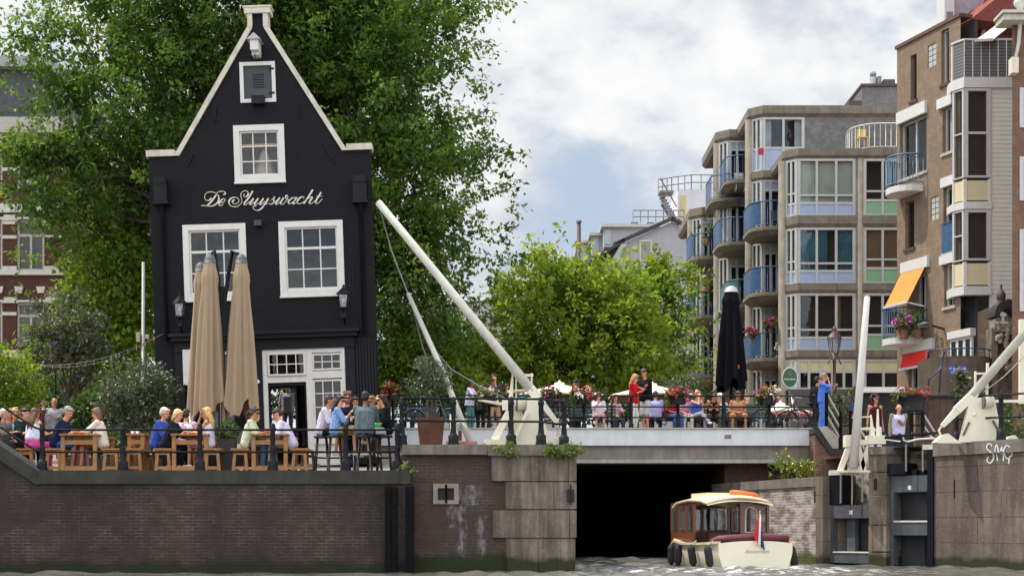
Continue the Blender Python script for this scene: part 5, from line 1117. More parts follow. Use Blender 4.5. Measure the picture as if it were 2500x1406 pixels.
for k in ('blocks1', 'blocks2'):
    u0, u1, z0, z1 = H_[k]; m = MB()
    for i in range(2):
        for j in range(4): m.fbox(Q0, FDU, FDN, u0 + (u1 - u0) * i / 2 + .02, u0 + (u1 - u0) * (i + 1) / 2 - .02, z0 + (z1 - z0) * j / 4 + .015, z0 + (z1 - z0) * (j + 1) / 4 - .015, .03, .1)
    m.build('glass_blocks', M((.4, .42, .4), .25, .1), bb_)
# white lintels and blind boxes
WL = M((.60, .60, .60), .5, .04, streak=.08)
for (a, b, c, d) in ((2194, 262, 2264, 291), (2293, 238, 2328, 262), (2302, 432, 2334, 455), (2204, 634, 2270, 660), (2299, 622, 2334, 644), (2209, 832, 2282, 858), (2319, 806, 2376, 824)):
    r_ = fr4(a, b, c, d); m = MB(); m.fbox(Q0, FDU, FDN, r_[0], r_[1], r_[2], r_[3], -.12, .1); m.build('lintel', WL, bb_)
# ground-floor window under the lintel at the right
r_ = fr4(2322, 824, 2374, 880); m = MB(); m.fbox(Q0, FDU, FDN, r_[0], r_[1], r_[2], r_[3], -.04, .05); o = m.build('window', WL, bb_)
for i in range(3): w3 = (r_[1] - r_[0]) / 3; m = MB(); m.fbox(Q0, FDU, FDN, r_[0] + w3 * i + .08, r_[0] + w3 * (i + 1) - .08, r_[2] + .1, r_[3] - .1, -.05, -.041); m.build('pane', M((.03, .035, .04), .1), o)
# balconies with blue rails
def sbal(px0, px1, pyt, pyb, out, matr):
    xm = (px0 + px1) / 2; u0, u1 = fu(px0 + 36), fu(px1 + 4); zf_ = fz(xm + 20, pyb); zt_ = fz(xm + 20, pyt)
    n = 10; L = [(u0 + (u1 - u0) / 2 - (u1 - u0) / 2 * math.cos(math.pi * i / n), -out * math.sin(math.pi * i / n) ** .6) for i in range(n + 1)]
    W_ = [Q0 + FDU * a + FDN * b_ for a, b_ in L]
    m = MB(); m.prism(W_, lambda p: Vector((p.x, p.y, zf_)), lambda p: Vector((p.x, p.y, zf_ - .22))); bo = m.build('balcony', WL, bb_)
    m = MB(); m.tube([p + UPV * zt_ for p in W_], .03, 6); m.tube([p + UPV * (zf_ + .1) for p in W_], .02, 5); m.tube([p + UPV * (zt_ - .12) for p in W_], .015, 5)
    K = 22
    for i in range(K + 1):
        s_ = i / K * n; j = min(n - 1, int(s_)); p = W_[j].lerp(W_[j + 1], s_ - j); m.tube([p + UPV * (zf_ + .1), p + UPV * zt_], .012, 4)
    m.build('balustrade', matr, bo); return zf_, W_
sbal(2160, 2250, 388, 462, .9, M((.08, .15, .24), .45, .2)); zf2, W2 = sbal(2163, 2250, 758, 830, 1.1, M((.02, .05, .12), .45, .2))
u0, u1, z0, z1 = H_['win2']; m = MB(); m.tube([Q0 + FDU * u0 - FDN * .08 + UPV * fz(2315, 545), Q0 + FDU * u1 - FDN * .08 + UPV * fz(2315, 545)], .025, 5); m.fbox(Q0, FDU, FDN, u0, u1, z0, fz(2315, 548), -.07, -.05); m.build('french_rail', RAILB, bb_)
# awnings
def awning(nm, lab, px0, px1, pyt, drop_y, out, matr, arms=True):
    u0, u1 = fu(px0), fu(px1); zt_ = fz((px0 + px1) / 2, pyt); zb = zt_ - drop_y
    f = thing('awning', lab, 'awning', Q0 + FDU * (u0 + u1) / 2 + UPV * zb); m = MB()
    A = Q0 - FDN * .1; pts = [A + FDU * u0 + UPV * zt_, A + FDU * u1 + UPV * zt_, A + FDU * u1 - FDN * out + UPV * zb, A + FDU * u0 - FDN * out + UPV * zb]
    m.add(pts + [p - UPV * .02 for p in pts], [(0, 1, 2, 3), (7, 6, 5, 4), (0, 4, 5, 1), (1, 5, 6, 2), (2, 6, 7, 3), (3, 7, 4, 0)])
    m.build('canvas', matr, f); m = MB(); m.bar(pts[2], pts[3], .06, .08); m.build('front_bar', WL, f)
    if arms:
        for u_ in (u0 + .05, u1 - .05): m = MB(); m.tube([A + FDU * u_ + UPV * (zb - .1), A + FDU * u_ - FDN * out + UPV * zb], .025, 5); m.build('arm', WL, f)
awning('awning', 'large orange awning let down over a blue-railed balcony', 2206, 2263, 660, 1.28, .72, M((.60, .25, .045), .8, .08, 3, name='orange_canvas'))
awning('awning', 'small bright red awning above the shop door of the brown brick building', 2211, 2274, 860, .55, .16, M((.75, .03, .025), .8, .08, 3), False)
# wall lamp, sign plates, plants
c = Q0 + FDU * fu(2305) + UPV * fz(2305, 803); f = thing('street_wall_lamp', 'grey lamp arm on the brown brick wall above the curved dark wall', 'lamp', c)
m = MB(); m.tube([c, c - FDN * .5 + UPV * .1], .04, 6); m.build('bracket', IRON, f); m = MB(); m.ball(c - FDN * .85 + UPV * .1, (.2, .45, .09), 10, 6); m.build('head', M((.12, .12, .13), .4), f)
pot('pink-purple flowers in a pot on the balcony under the orange awning', 2205, 826, 53.2, .25, POTG, M((.45, .06, .35), .6, .3, 20), .3, .35, 90)
pot('dark leafy plant at the right of the balcony under the orange awning', 2240, 826, 53.0, .15, BUSH, None, .3, .55, 92)
# ---- white bay tower
DT = 51.2; T0 = Vector((X(2352, DT), DT, 0)); bw_ = thing('bay_tower', 'white timber-clad bay tower with yellow panels on the brown brick building', 'bay tower', T0 + UPV * Z(720, DT))
tx0, tx1, tx2 = X(2336, DT), X(2418, DT), X(2474, DT); tc_ = X(2354, DT)
m = MB(); m.xy([(tx0 + .15, DT + .45), (tc_ + .1, DT + .18), (tx2, DT + .18), (tx2, DT + 4), (tx0 + .15, DT + 4)], Z(722, DT), Z(190, DT) - .1); m.build('core', M((.03, .033, .034), .7, .3, 2), bw_)
SID = M((.66, .65, .61), .5, .05, 3, streak=.08, name='siding')
m = MB(); zz = Z(960, DT); k = 0
while zz < Z(205, DT): m.prism([(0, 0), (-.012, 0), (0, .15)], lambda p: Vector((tx1, DT + .05 + p[0], zz + p[1])), lambda p: Vector((tx2, DT + .05 + p[0], zz + p[1]))); zz += .155
m.box((tx1, DT + .05, 3.6), (tx2, DT + .17, Z(190, DT))); m.build('siding', SID, bw_)
TWR = M((.64, .64, .60), .5, .05, 3, streak=.1, name='tower_paint')
TO = Vector((tc_, DT, 0)); LW = tx1 - tc_; SD = (Vector((tc_, DT, 0)) - Vector((tx0, DT + .45, 0))); LS_ = SD.length; SD = SD / LS_; SN = Vector((-SD.y, SD.x, 0)); TS = Vector((tx0, DT + .45, 0))
for (ya, yb, ytr, pan) in ((216, 434, 325, None), (438, 492, None, 'y'), (512, 636, None, None), (640, 698, None, 'y')):
    z0, z1 = Z(yb, DT), Z(ya, DT)
    if pan:
        m = MB(); m.fbox(TO, DU, DN, .08, LW - .08, z0 + .04, z1 - .04, .0, .1); m.fbox(TS, SD, SN, .05, LS_ - .05, z0 + .04, z1 - .04, .0, .1); m.build('yellow_panel', M((.60, .53, .34), .6, .05), bw_)
        m = MB()
        for a, b_ in ((0, .08), (LW - .08, LW)): m.fbox(TO, DU, DN, a, b_, z0, z1, -.03, .1)
        for a, b_ in ((0, .05), (LS_ - .05, LS_)): m.fbox(TS, SD, SN, a, b_, z0, z1, -.03, .1)
        m.build('corner_board', TWR, bw_)
    else:
        awin(bw_, TO, DU, DN, 0, LW, z0, z1, 1, None, Z(ytr, DT) if ytr else None, None, None, None, .1); awin(bw_, TS, SD, SN, 0, LS_, z0, z1, 1, None, (z0 + z1) / 2, None, None, None, .06)
for (ya, yb) in ((190, 215), (493, 511), (699, 720)):
    m = MB(); z0, z1 = Z(yb, DT), Z(ya, DT); m.xy([(tx0 - .06, DT + .43), (tc_ - .03, DT - .06), (tx1 + (.02 if ya > 200 else tx2 - tx1), DT - .06), (tx1 + (.02 if ya > 200 else tx2 - tx1), DT + .5), (tx0 - .06, DT + 1)], z0, z1); m.build('band', WL, bw_)
m = MB(); z0, z1 = Z(189, DT), Z(97, DT); pl = [Vector((tx0, DT + .6, 0)), Vector((tx0, DT + .45, 0)), Vector((tc_, DT, 0)), Vector((tx2 + .05, DT, 0))]
for a, b_ in zip(pl, pl[1:]): m.add([a + UPV * z0, b_ + UPV * z0, b_ + UPV * z1, a + UPV * z1], [(0, 1, 2, 3)])
mm, t, b, o = newmat('woven_screen')
g = N(t, 'ShaderNodeNewGeometry'); s_ = N(t, 'ShaderNodeSeparateXYZ'); Lk(t, g.outputs['Position'], s_.inputs[0]); st_ = mth(t, 'GREATER_THAN', mth(t, 'FRACT', mth(t, 'MULTIPLY', s_.outputs[2], 9)), .55); Lk(t, mixc(t, st_, (.085, .085, .095), (.17, .17, .18)), b.inputs['Base Color']); b.inputs['Roughness'].default_value = .8
m.build('screen', mm, bw_)
m = MB()
for a, b_ in zip(pl, pl[1:]):
    m.bar(a + UPV * z1, b_ + UPV * z1, .06, .06); n_ = max(1, int((b_ - a).length / .26))
    for k in range(n_ + 1): p = a.lerp(b_, k / n_) - DN * .02; m.tube([p + UPV * z0, p + UPV * z1], .016, 4)
m.build('railing', WL, bw_)
# upper set-back house: white dormer, red roof, brick gable and white awning
up_ = thing('roof_dormer', 'tall white dormer with grey side and red tiled roof above the brown bricks', 'dormer', P(2320, 110, 53.5))
D = 53.5; m = MB(); m.box((X(2306, D), D, Z(112, D)), (X(2330, D), D + 1, Z(-60, D))); m.build('front', WL, up_)
m = MB(); m.box((X(2311, D), D - .03, Z(96, D)), (X(2326, D), D - .002, Z(30, D))); m.build('pane', M((.2, .22, .25), .1), up_)
m = MB(); m.xz([(X(2330, D) + .002, Z(112, D)), (X(2375, D), Z(95, D)), (X(2425, D), Z(-60, D)), (X(2330, D) + .002, Z(-60, D))], D + .3, D + .8); m.build('side', M((.36, .34, .38), .7), up_)
m = MB(); m.xz([(X(2352, D), Z(110, D)), (X(2398, D), Z(110, D)), (X(2452, D), Z(-20, D)), (X(2410, D), Z(-20, D))], D - .2, D + .2); m.build('red_roof', M((.26, .06, .045), .8, .3, 14, .5, 14), up_)
m = MB(); m.bar((X(2390, D), D - .3, Z(95, D)), (X(2440, D), D - .3, Z(-20, D)), .12, .12, (0, 1, 0)); m.build('verge', WL, up_)
m = MB(); m.xz([(X(2396, D), Z(112, D)), (X(2520, D), Z(112, D)), (X(2520, D), Z(-60, D)), (X(2445, D), Z(-20, D))], D + .21, D + .6); m.build('gable_wall', BRF, up_)
D = 51.5; f = thing('roof_awning', 'white awning over the roof terrace of the bay tower', 'awning', P(2430, 100, D)); m = MB(); a, b_, c, d = P(2380, 100, D - .6), P(2440, 62, D + 1), P(2500, 40, D + 1), P(2462, 62, D - .4); m.add([a, P(2424, 98, D - .6), P(2495, 40, D + 1), P(2448, 50, D + 1)], [(0, 1, 2, 3)]); m.build('canvas', WL, f)
m = MB(); m.bar(a, P(2424, 98, D - .6), .06, .08); m.build('front_bar', WL, f)
# ---- red brick corner building at the right edge
D = 47.0; cb = thing('corner_house', 'reddish brick house at the right edge with a stone beam', 'house', (X(2520, D), D, 3.65))
RBF = brickmat('reddish_brick', (.21, .115, .078), (.16, .085, .06), (.24, .20, .165), bw=.22, bh=.07, stain=.25, stc=(.1, .06, .05))
x0_ = X(2471, D); hs_ = [[X(2489, D), X(2540, D), Z(b_, D), Z(a_, D)] for a_, b_ in ((215, 312), (383, 490), (560, 760))]
m = MB(); wall_rows(m, Vector((x0_, D, 0)), DU, DN, [(3.6, 24, 0, 0, 5, 5)], [[h[0] - x0_, h[1] - x0_, h[2], h[3]] for h in hs_], .2); m.xy([(x0_, D + .003), (x0_ + .3, D + .003), (X(2471, D + 4) + .4, D + 4), (X(2471, D + 4) + .05, D + 4)], 3.6, 24); m.build('wall', RBF, cb)
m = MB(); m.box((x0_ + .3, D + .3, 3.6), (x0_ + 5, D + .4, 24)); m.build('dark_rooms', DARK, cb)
for h in hs_: awin(cb, Vector((0, D, 0)), DU, DN, h[0], h[1], h[2], h[3], 2, None, None, None, None, None, .1)
m = MB(); m.box((X(2437, D), D - .5, Z(62, D)), (x0_ + 3, D + .3, Z(48, D))); m.box((X(2433, D), D - .6, Z(47, D)), (x0_ + 3, D + .3, Z(40, D))); m.build('stone_beam', M((.5, .48, .42), .7, .1, streak=.4), cb)
m = MB()
for k in range(5): m.ball((X(2482 + k * 6, D), D - .1, Z(12 + 9 * math.sin(k * 2.1), D)), (.13, .1, .16), 8, 6)
m.tube([(X(2490, D), D - .1, Z(30, D)), (X(2488, D), D - .1, Z(60, D)), (X(2484, D), D - .1, Z(110, D)), (X(2474, D), D - .1, Z(160, D))], [.06, .07, .06, .05], 8); m.build('scroll_ornament', STONE, cb)
m = MB(); m.box((X(2462, D), D - .35, Z(186, D)), (X(2478, D), D, Z(148, D))); m.build('corbel', M((.62, .58, .48), .7), cb)
# ornate stone gateway
D = 49.0; pg = thing('stone_gateway', 'weathered ornate stone gateway with a dark hood and onion finial', 'gateway', P(2450, 960, D))
OLD = M((.16, .135, .105), .9, .5, 5, .9, 10, streak=.8, name='old_stone'); OLDD = M((.025, .023, .022), .8, .4, 6, .6, 14)
m = MB(); m.box((X(2421, D), D, 3.6), (X(2436, D), D + .6, Z(800, D))); m.box((X(2466, D), D, 3.6), (X(2480, D), D + .6, Z(800, D))); m.box((X(2436, D), D + .3, 3.6), (X(2466, D), D + .6, Z(800, D))); m.build('pillars', OLD, pg)
m = MB()
for k in range(26): m.ball((X(random.uniform(2432, 2472), D), D - .05, Z(random.uniform(770, 900), D)), random.uniform(.05, .13), 7, 5)
m.box((X(2426, D), D - .06, Z(810, D)), (X(2478, D), D + .3, Z(790, D))); m.build('carving', M((.30, .26, .20), .9, .5, 8, .9, 12), pg)
m = MB(); arc = [(2452 + 34 * math.cos(a), 775 - 40 * math.sin(a)) for a in [math.pi * k / 10 for k in range(11)]]; arc2 = [(2452 + 22 * math.cos(a), 778 - 22 * math.sin(a)) for a in [math.pi * k / 10 for k in range(10, -1, -1)]]
m.xz([(X(a, D), Z(b_, D)) for a, b_ in arc + arc2], D - .45, D + .4); m.build('hood', OLDD, pg)
m = MB(); m.lathe([(.08, 0), (.14, .1), (.16, .22), (.1, .36), (.04, .42), (.03, .5), (.05, .54), (0, .62)], (X(2444, D), D, Z(738, D)), 10); m.build('finial', M((.06, .05, .03), .7, .3), pg)
# ---- dark curved brick wall with a blue rail and street sign
D = 48.5; cw_ = thing('curved_wall', 'dark curved brick wall with a blue handrail beside the steps', 'wall', P(2360, 960, D))
arcp = [(X(2360, D) + 1.05 * math.sin(a), D + .9 - .9 * math.cos(a)) for a in [math.radians(-90 + 18 * k) for k in range(11)]]
m = MB(); m.xy(arcp + [(arcp[-1][0], D + 2), (arcp[0][0], D + 2)], 3.0, Z(868, D)); m.build('brickwork', brickmat('dark_curve_brick', (.13, .095, .075), (.09, .068, .056), (.16, .14, .12), bw=.21, bh=.07, stain=.3), cw_)
m = MB(); railrun(m, [Vector((a, b_, Z(868, D))) for a, b_ in arcp], .24, 1, .022, (1,)); m.tube([P(2306, 858, D), P(2297, 900, D), P(2268, 925, D - .3)], .03, 6); m.tube([P(2297, 900, D), P(2293, 960, D)], .025, 6); m.tube([P(2268, 925, D - .3), P(2264, 970, D - .3)], .025, 6); m.build('handrail', M((.02, .045, .11), .4, .2), cw_)
f = thing('street_sign', 'blue street name sign with two white lines on the dark curved wall', 'sign', P(2340, 912, 48.2)); D2 = 47.55
m = MB(); m.box((X(2319, D2), D2, Z(915, D2)), (X(2359, D2), D2 + .03, Z(893, D2))); m.build('plate', M('#1c37b5', .4, .05), f)
def text(parent, s_, mat_, loc, size, rot=(math.pi / 2, 0, 0), shear=0, ext=.004, align='CENTER', name='lettering'):
    cu = bpy.data.curves.new('lettering', 'FONT'); cu.body = s_; cu.size = size; cu.shear = shear; cu.extrude = ext; cu.align_x = align; cu.align_y = 'CENTER'; cu.resolution_u = 2
    o = bpy.data.objects.new('tmp_text', cu); col.objects.link(o)
    bpy.context.view_layer.update(); me = bpy.data.meshes.new_from_object(o.evaluated_get(bpy.context.evaluated_depsgraph_get())); bpy.data.objects.remove(o)
    from mathutils import Euler
    me.transform(MW[parent.name].inverted() @ Matrix.Translation(loc) @ Euler(rot).to_matrix().to_4x4())
    me.materials.clear(); me.materials.append(mat_); o = bpy.data.objects.new(name, me); col.objects.link(o); o.parent = parent; return o
WT = M((.8, .8, .8), .5, .02)
text(f, 'ST. ANTONIES', WT, (X(2338, D2), D2 - .003, Z(900, D2)), .085); text(f, 'SLUIS', WT, (X(2330, D2), D2 - .003, Z(909, D2)), .085)
# ================================================================ lock machinery in cream paint
CR = CREAM; D = 31.0
f = thing('lock_winch', 'cream painted lock winch frame with a long slanting white boom on the stone pier', 'winch', (X(1280, D), D, zp))
def pp(L_, D_): return [(X(a, D_), Z(b_, D_)) for a, b_ in L_]
m = MB(); m.xz(pp([(1288, 971), (1315, 971), (1317, 1003), (1324, 1086), (1257, 1086), (1255, 1075), (1285, 1003)], D), D - .12, D - .04); m.xz(pp([(1250, 971), (1266, 971), (1277, 1010), (1275, 1050), (1280, 1090), (1240, 1090), (1250, 1040)], D), D + .25, D + .33); m.xz(pp([(1288, 971), (1315, 971), (1320, 1086), (1280, 1086)], D), D + .2, D + .27); m.build('side_plate', CR, f)
m = MB(); m.tube([P(1256, 989, D + .1), P(1289, 988, D + .1)], .105, 16); m.build('drum', CR, f)
m = MB(); m.tube([P(1260, 989, D + .1), P(1264, 989, D + .1)], .118, 16); m.build('drum_ring', M((.12, .12, .12), .5), f)
m = MB(); m.bar(P(1243, 1004, D), P(1207, 1074, D), .13, .16, (0, 1, 0), .16, .2); m.build('strut', CR, f)
m = MB(); m.bar(P(1287, 1003, D - .2), P(1256, 1072, D - .2), .07, .08, (0, 1, 0)); m.build('strut', CR, f)
m = MB(); a, b_ = P(1178, 1088, D - .2), P(1240, 1074, D - .2); m.box((a.x + .08, D - .35, a.z), (b_.x, D + .25, b_.z)); m.ball((a.x + .1, D - .05, a.z + .05), (.12, .28, .09), 10, 6); m.build('foot', CR, f)
m = MB(); m.xz(pp([(1324, 1015), (1339, 1059), (1348, 1071), (1367, 1071), (1367, 1090), (1320, 1090)], D), D - .1, D + .25); m.build('foot', CR, f)
m = MB(); m.tube([P(1167, 976, D), P(1230, 987, D)], [.022, .035], 8); a = P(1233, 988, D); m.box((a.x - .06, D - .07, a.z - .11), (a.x + .06, D + .07, a.z + .11)); m.build('crank_arm', CR, f)
m = MB(); m.bar(P(1252, 906, D + .2), P(1247, 972, D + .2), .03, .06, (0, 1, 0), .09, .09); m.build('guide_post', CR, f)
m = MB(); m.bar(P(1260, 917, D + .3), P(1260, 972, D + .3), .035, .035, (0, 1, 0)); m.bar(P(1298, 911, D + .3), P(1298, 972, D + .3), .035, .035, (0, 1, 0)); m.bar(P(1260, 916, D + .3), P(1302, 916, D + .3), .05, .06, (0, 1, 0)); m.tube([P(1238, 956, D + .25), P(1298, 952, D + .25)], .03, 8); m.build('portal', CR, f)
pA, pB = P(925, 496, D + .3), P(1300, 955, D); dB = (pB - pA).normalized()
m = MB(); m.tube([pA - dB * .04, pA, pA.lerp(pB, .5), pB], [.06, .078, .09, .105], 14); m.build('boom', M((.62, .62, .55), .45, .12, 5, .1, 30, streak=.15, name='boom_paint'), f)
m = MB(); m.bar(P(1296, 950, D - .02), P(1326, 988, D - .02), .2, .16, (0, 1, 0), .15, .14); m.bar(P(1326, 988, D - .02), P(1360, 1031, D - .02), .13, .12, (0, 1, 0), .09, .09); m.build('boom_heel', CR, f)
def chain(mb, a, b_, n, r=.022):
    for i in range(n):
        p = Vector(a).lerp(Vector(b_), (i + .5) / n); rt = Matrix.Rotation(math.pi / 2 * (i % 2), 3, 'Z'); L = (Vector(b_) - Vector(a)).length / n * .7
        mb.tube([p + rt @ Vector((r * math.cos(t_), 0, L * math.sin(t_))) for t_ in [2 * math.pi * k / 8 for k in range(9)]], r * .32, 5, False)
m = MB(); chain(m, P(1360, 1030, D), P(1363, 1072, D), 6, .03); m.build('chain', M((.45, .42, .36), .6, .2), f)
f2 = thing('boom_cable', 'thin steel cable hanging from the tip of the white boom', 'cable', P(930, 510, D)); m = MB()
pts = [P(926, 505, D + .3), P(955, 610, D + .3), P(1003, 735, D + .3), P(1040, 830, D + .3), P(1100, 900, D + .2), P(1170, 942, D + .1), P(1246, 978, D + .1)]
m.tube(pts, .014, 5); m.build('strand', M((.2, .21, .21), .5, .2), f2)
m = MB(); m.tube([P(1003, 735, D + .3), P(1030, 840, D + .4), P(1080, 1000, D + .3), P(1100, 1040, D + .3)], .009, 5); m.build('strand', M((.2, .21, .21), .5, .2), f2)
D = 30.75; f = thing('white_pole', 'slimmer white pole leaning on a red base plate next to the potted olive', 'pole', (X(1140, D), D, zp))
m = MB(); m.tube([P(996, 716, D + .5), P(1080, 905, D + .2), P(1149, 1082, D)], [.045, .06, .07], 12); m.build('shaft', WHITEP, f)
m = MB(); a, b_ = P(1090, 1085, D), P(1165, 1075, D); m.box((a.x, D - .2, zp), (b_.x, D + .2, zp + .1)); m.build('base_plate', M((.42, .16, .14), .6, .25, 5), f)
m = MB(); m.tube([P(1101, 1078, D), P(1100, 1010, D)], .022, 6); m.tube([P(1115, 1078, D), P(1112, 1035, D), P(1128, 1030, D), P(1140, 1050, D)], .025, 6); m.build('bracket', CR, f)
m = MB(); a = P(1122, 1062, D); m.box((a.x - .03, D + .1, a.z - .1), (a.x + .04, D + .2, a.z + .1)); m.build('red_bar', M((.2, .04, .03), .6), f)
# right-hand winch
D = 33.0; zq = Z(1079, D)
f = thing('lock_winch', 'cream lock winch frame with a boom running out at the right edge above the graffiti', 'winch', (X(2392, D), D, zq))
m = MB(); m.xz(pp([(2366, 972), (2424, 970), (2446, 1078), (2340, 1080)], D), D - .1, D + .02); m.build('side_plate', CR, f)
for a_, b__ in (((2367, 1030), (2352, 1062)), ((2424, 1026), (2440, 1056))): m = MB(); m.bar(P(*a_, D - .11), P(*b__, D - .11), .05, .02, (0, 1, 0)); m.build('slot', M((.16, .12, .08), .8), f)
m = MB(); m.ball(P(2379, 1012, D - .1), (.045, .03, .045), 8, 6); m.build('bolt', CR, f)
m = MB(); m.tube([P(2402, 982, D - .15), P(2424, 980, D - .15)], .12, 16); m.build('drum', CR, f)
m = MB(); m.tube([P(2399, 982, D - .15), P(2403, 982, D - .15)], .13, 16); m.build('drum_ring', M((.10, .10, .10), .5), f)
m = MB(); m.xz(pp([(2280, 1080), (2298, 1062), (2312, 1058), (2330, 1072), (2345, 1082), (2290, 1082)], D), D - .1, D + .2); m.build('foot', CR, f)
m = MB(); m.xz(pp([(2450, 1078), (2462, 1066), (2474, 1062), (2488, 1076)], D), D - .1, D + .2); m.build('foot', CR, f)
pA, pB = P(2560, 745, D + .2), P(2372, 966, D); m = MB(); m.tube([pA, pB], [.09, .105], 14); m.build('boom', bpy.data.materials['boom_paint'], f)
m = MB(); m.bar(P(2380, 958, D), P(2335, 1002, D), .18, .16, (0, 1, 0)); m.bar(P(2338, 1000, D), P(2300, 1040, D), .16, .14, (0, 1, 0), .09, .09); m.tube([P(2302, 1034, D), P(2292, 1050, D), P(2297, 1064, D)], .025, 6); m.build('boom_heel', CR, f)
m = MB(); m.bar(P(2381, 906, D + .3), P(2381, 968, D + .3), .04, .04, (0, 1, 0)); m.bar(P(2411, 886, D + .3), P(2409, 968, D + .3), .05, .05, (0, 1, 0)); m.bar(P(2379, 912, D + .3), P(2409, 911, D + .3), .04, .05, (0, 1, 0)); m.bar(P(2381, 944, D + .3), P(2409, 944, D + .3), .05, .06, (0, 1, 0)); m.build('portal', CR, f)
m = MB(); m.bar(P(2424, 979, D + .1), P(2520, 979, D + .1), .05, .06); m.build('crank_arm', CR, f)
m = MB(); m.tube([P(2400, 957, D + .2), P(2450, 920, D + .3), P(2520, 850, D + .4)], .014, 5); m.build('cable', M((.3, .3, .28), .5), f)
m = MB(); m.bar(P(2495, 780, D + .8), P(2495, 985, D + .8), .12, .12, (0, 1, 0)); tag(m.build('white_mast', CR), 'upright cream mast at the right edge behind the winch', 'mast')
# small winch over the lower gate
D = 35.3; f = thing('gate_winch', 'cream gate winch with an upright white pole over the lower lock gate', 'winch', P(2095, 1150, D))
m = MB(); m.tube([P(2118, 722, D + .2), P(2117, 727, D + .2), P(2083, 1142, D - .3)], [.05, .07, .105], 14); m.build('boom', WHITEP, f)
m = MB(); m.tube([P(2120, 740, D + .4), P(2106, 940, D + .3), P(2096, 1040, D)], .012, 5); m.build('cable', M((.6, .6, .56), .5), f)
for a_, b__, w_ in (((2073, 1088), (2050, 1152), .12), ((2120, 1088), (2101, 1148), .11), ((2127, 1090), (2136, 1150), .08), ((2095, 1088), (2110, 1150), .1)): m = MB(); m.bar(P(*a_, D), P(*b__, D), w_, .12, (0, 1, 0)); m.build('leg', CR, f)
m = MB(); a, b_ = P(2064, 1090, D - .1), P(2078, 1062, D); m.box((a.x, D - .1, a.z), (b_.x, D + .15, b_.z)); m.build('post_block', CR, f)
m = MB(); a, b_ = P(2078, 1086, D), P(2128, 1073, D); m.box((a.x, D - .08, a.z), (b_.x, D + .1, b_.z)); m.build('crossbeam', CR, f)
m = MB(); a, b_ = P(2117, 1084, D), P(2159, 1063, D); m.box((a.x, D - .15, a.z), (b_.x, D + .2, b_.z)); m.build('gearbox', CR, f)
m = MB(); m.bar(P(2126, 1012, D), P(2130, 1064, D), .03, .04, (0, 1, 0), .1, .06); m.bar(P(2143, 998, D), P(2143, 1064, D), .03, .04, (0, 1, 0), .08, .06); m.build('fork', CR, f)
m = MB(); m.tube([P(2080, 1019, D), P(2128, 1017, D)], .018, 6); m.tube([P(2092, 1047, D), P(2126, 1046, D)], .03, 8); m.bar(P(2156, 1072, D), P(2198, 1077, D), .05, .03); m.build('link_rod', CR, f)
m = MB(); a, b_ = P(2048, 1153, D), P(2121, 1148, D); m.box((a.x, D - .15, a.z), (b_.x, D + .25, b_.z)); m.build('base_plate', CR, f)
for i, (px, ya, yb) in enumerate(((2053, 1152, 1228), (2081, 1155, 1231), (2106, 1155, 1225))):
    m = MB(); D_ = RD(px) - .05; m.tube([P(px, ya, D_), P(px - 1, yb, D_)], .022, 6); m.build('rod', M((.6, .6, .52), .5, .1), f)
f = thing('gate_rods', 'two thin cream control rods above the taller lock gate', 'rods', P(2230, 1160, 34.3))
for px in (2212, 2253): m = MB(); D_ = RD(px) - .05; m.tube([P(px, 1084, D_), P(px, 1150, D_)], .022, 6); m.build('rod', M((.6, .6, .52), .5, .1), f)
f = thing('bent_pipe', 'white bent pipe rail between the lower gate winch and the right winch', 'pipe rail', P(2250, 1075, 34)); D = 34.2
m = MB(); m.tube([P(2205, 1066, D), P(2206, 1074, D), P(2216, 1078, D), P(2240, 1072, D), P(2278, 1069, D), P(2285, 1071, D), P(2287, 1079, D)], .022, 7); m.build('pipe', WHITEP, f)
# ================================================================ railings
POSTP = [(.115, 0), (.115, .02), (.10, .10), (.105, .19), (.078, .205), (.062, .25), (.05, .40), (.056, .44), (.056, .47), (.045, .49), (.042, .52), (.052, .62), (.05, .78), (.062, .82), (.064, .86), (.05, .875), (.055, .91), (.045, .945), (.02, .965), (0, .97)]
_post = {}
def post(parent, p, h, name='post', r=1):
    m = MB(); m.lathe([(a * r, b_ * h / .97) for a, b_ in POSTP], p, 10); return m.build(name, IRON, parent)
zt0_ = 2.04
f = thing('terrace_railing', 'black cast-iron railing along the edge of the pub terrace', 'railing', (X(530, 30.15), 30.15, zt0_)); D = 30.12
for px in (103, 300, 488, 666, 844, 970): post(f, (X(px, D), D, zt0_), .965)
for yy in (1049, 1103):
    m = MB(); m.tube([P(-420, yy - 60 - 320 * .6, D), P(0, yy - 61, D), P(62, yy - 20, D), P(85, yy - 6, D), P(103, yy, D), P(970, yy, D)], .022, 8); m.build('rail', IRON, f)
f = thing('pier_railing', 'black cast-iron railing along the stone pier in front of the cream winch', 'railing', (X(1180, 30.2), 30.2, zp)); D = 30.25
for px, dd in ((981, 0), (1107, 0), (1248, 0), (1321, 0), (1377, .5)): post(f, (X(px, D + dd), D + dd, zp), .985)
for yy in (973, 1028): m = MB(); m.tube([P(975, yy - 1, D), P(1321, yy + 1, D), P(1377, yy + 9, D + .5)], .022, 8); m.build('rail', IRON, f)
f = thing('quay_railing', 'black cast-iron railing on top of the granite wall with graffiti', 'railing', (X(2390, 32.5), 32.5, 2.79))
for px in (2335, 2444, 2560): Dq = RD(px) + .25; post(f, (X(px, Dq), Dq, 2.79), 1.08)
for y0, y1 in ((971, 960), (1024, 1016)): m = MB(); m.tube([P(2316, y0, RD(2316) + .25), P(2500, y1, RD(2500) + .25), P(2600, y1 - 6, RD(2600) + .25)], .022, 8); m.build('rail', IRON, f)
f = thing('bridge_railing', 'thin three-bar black railing across the white bridge', 'railing', (4, 42.2, 3.69)); D = 42.2
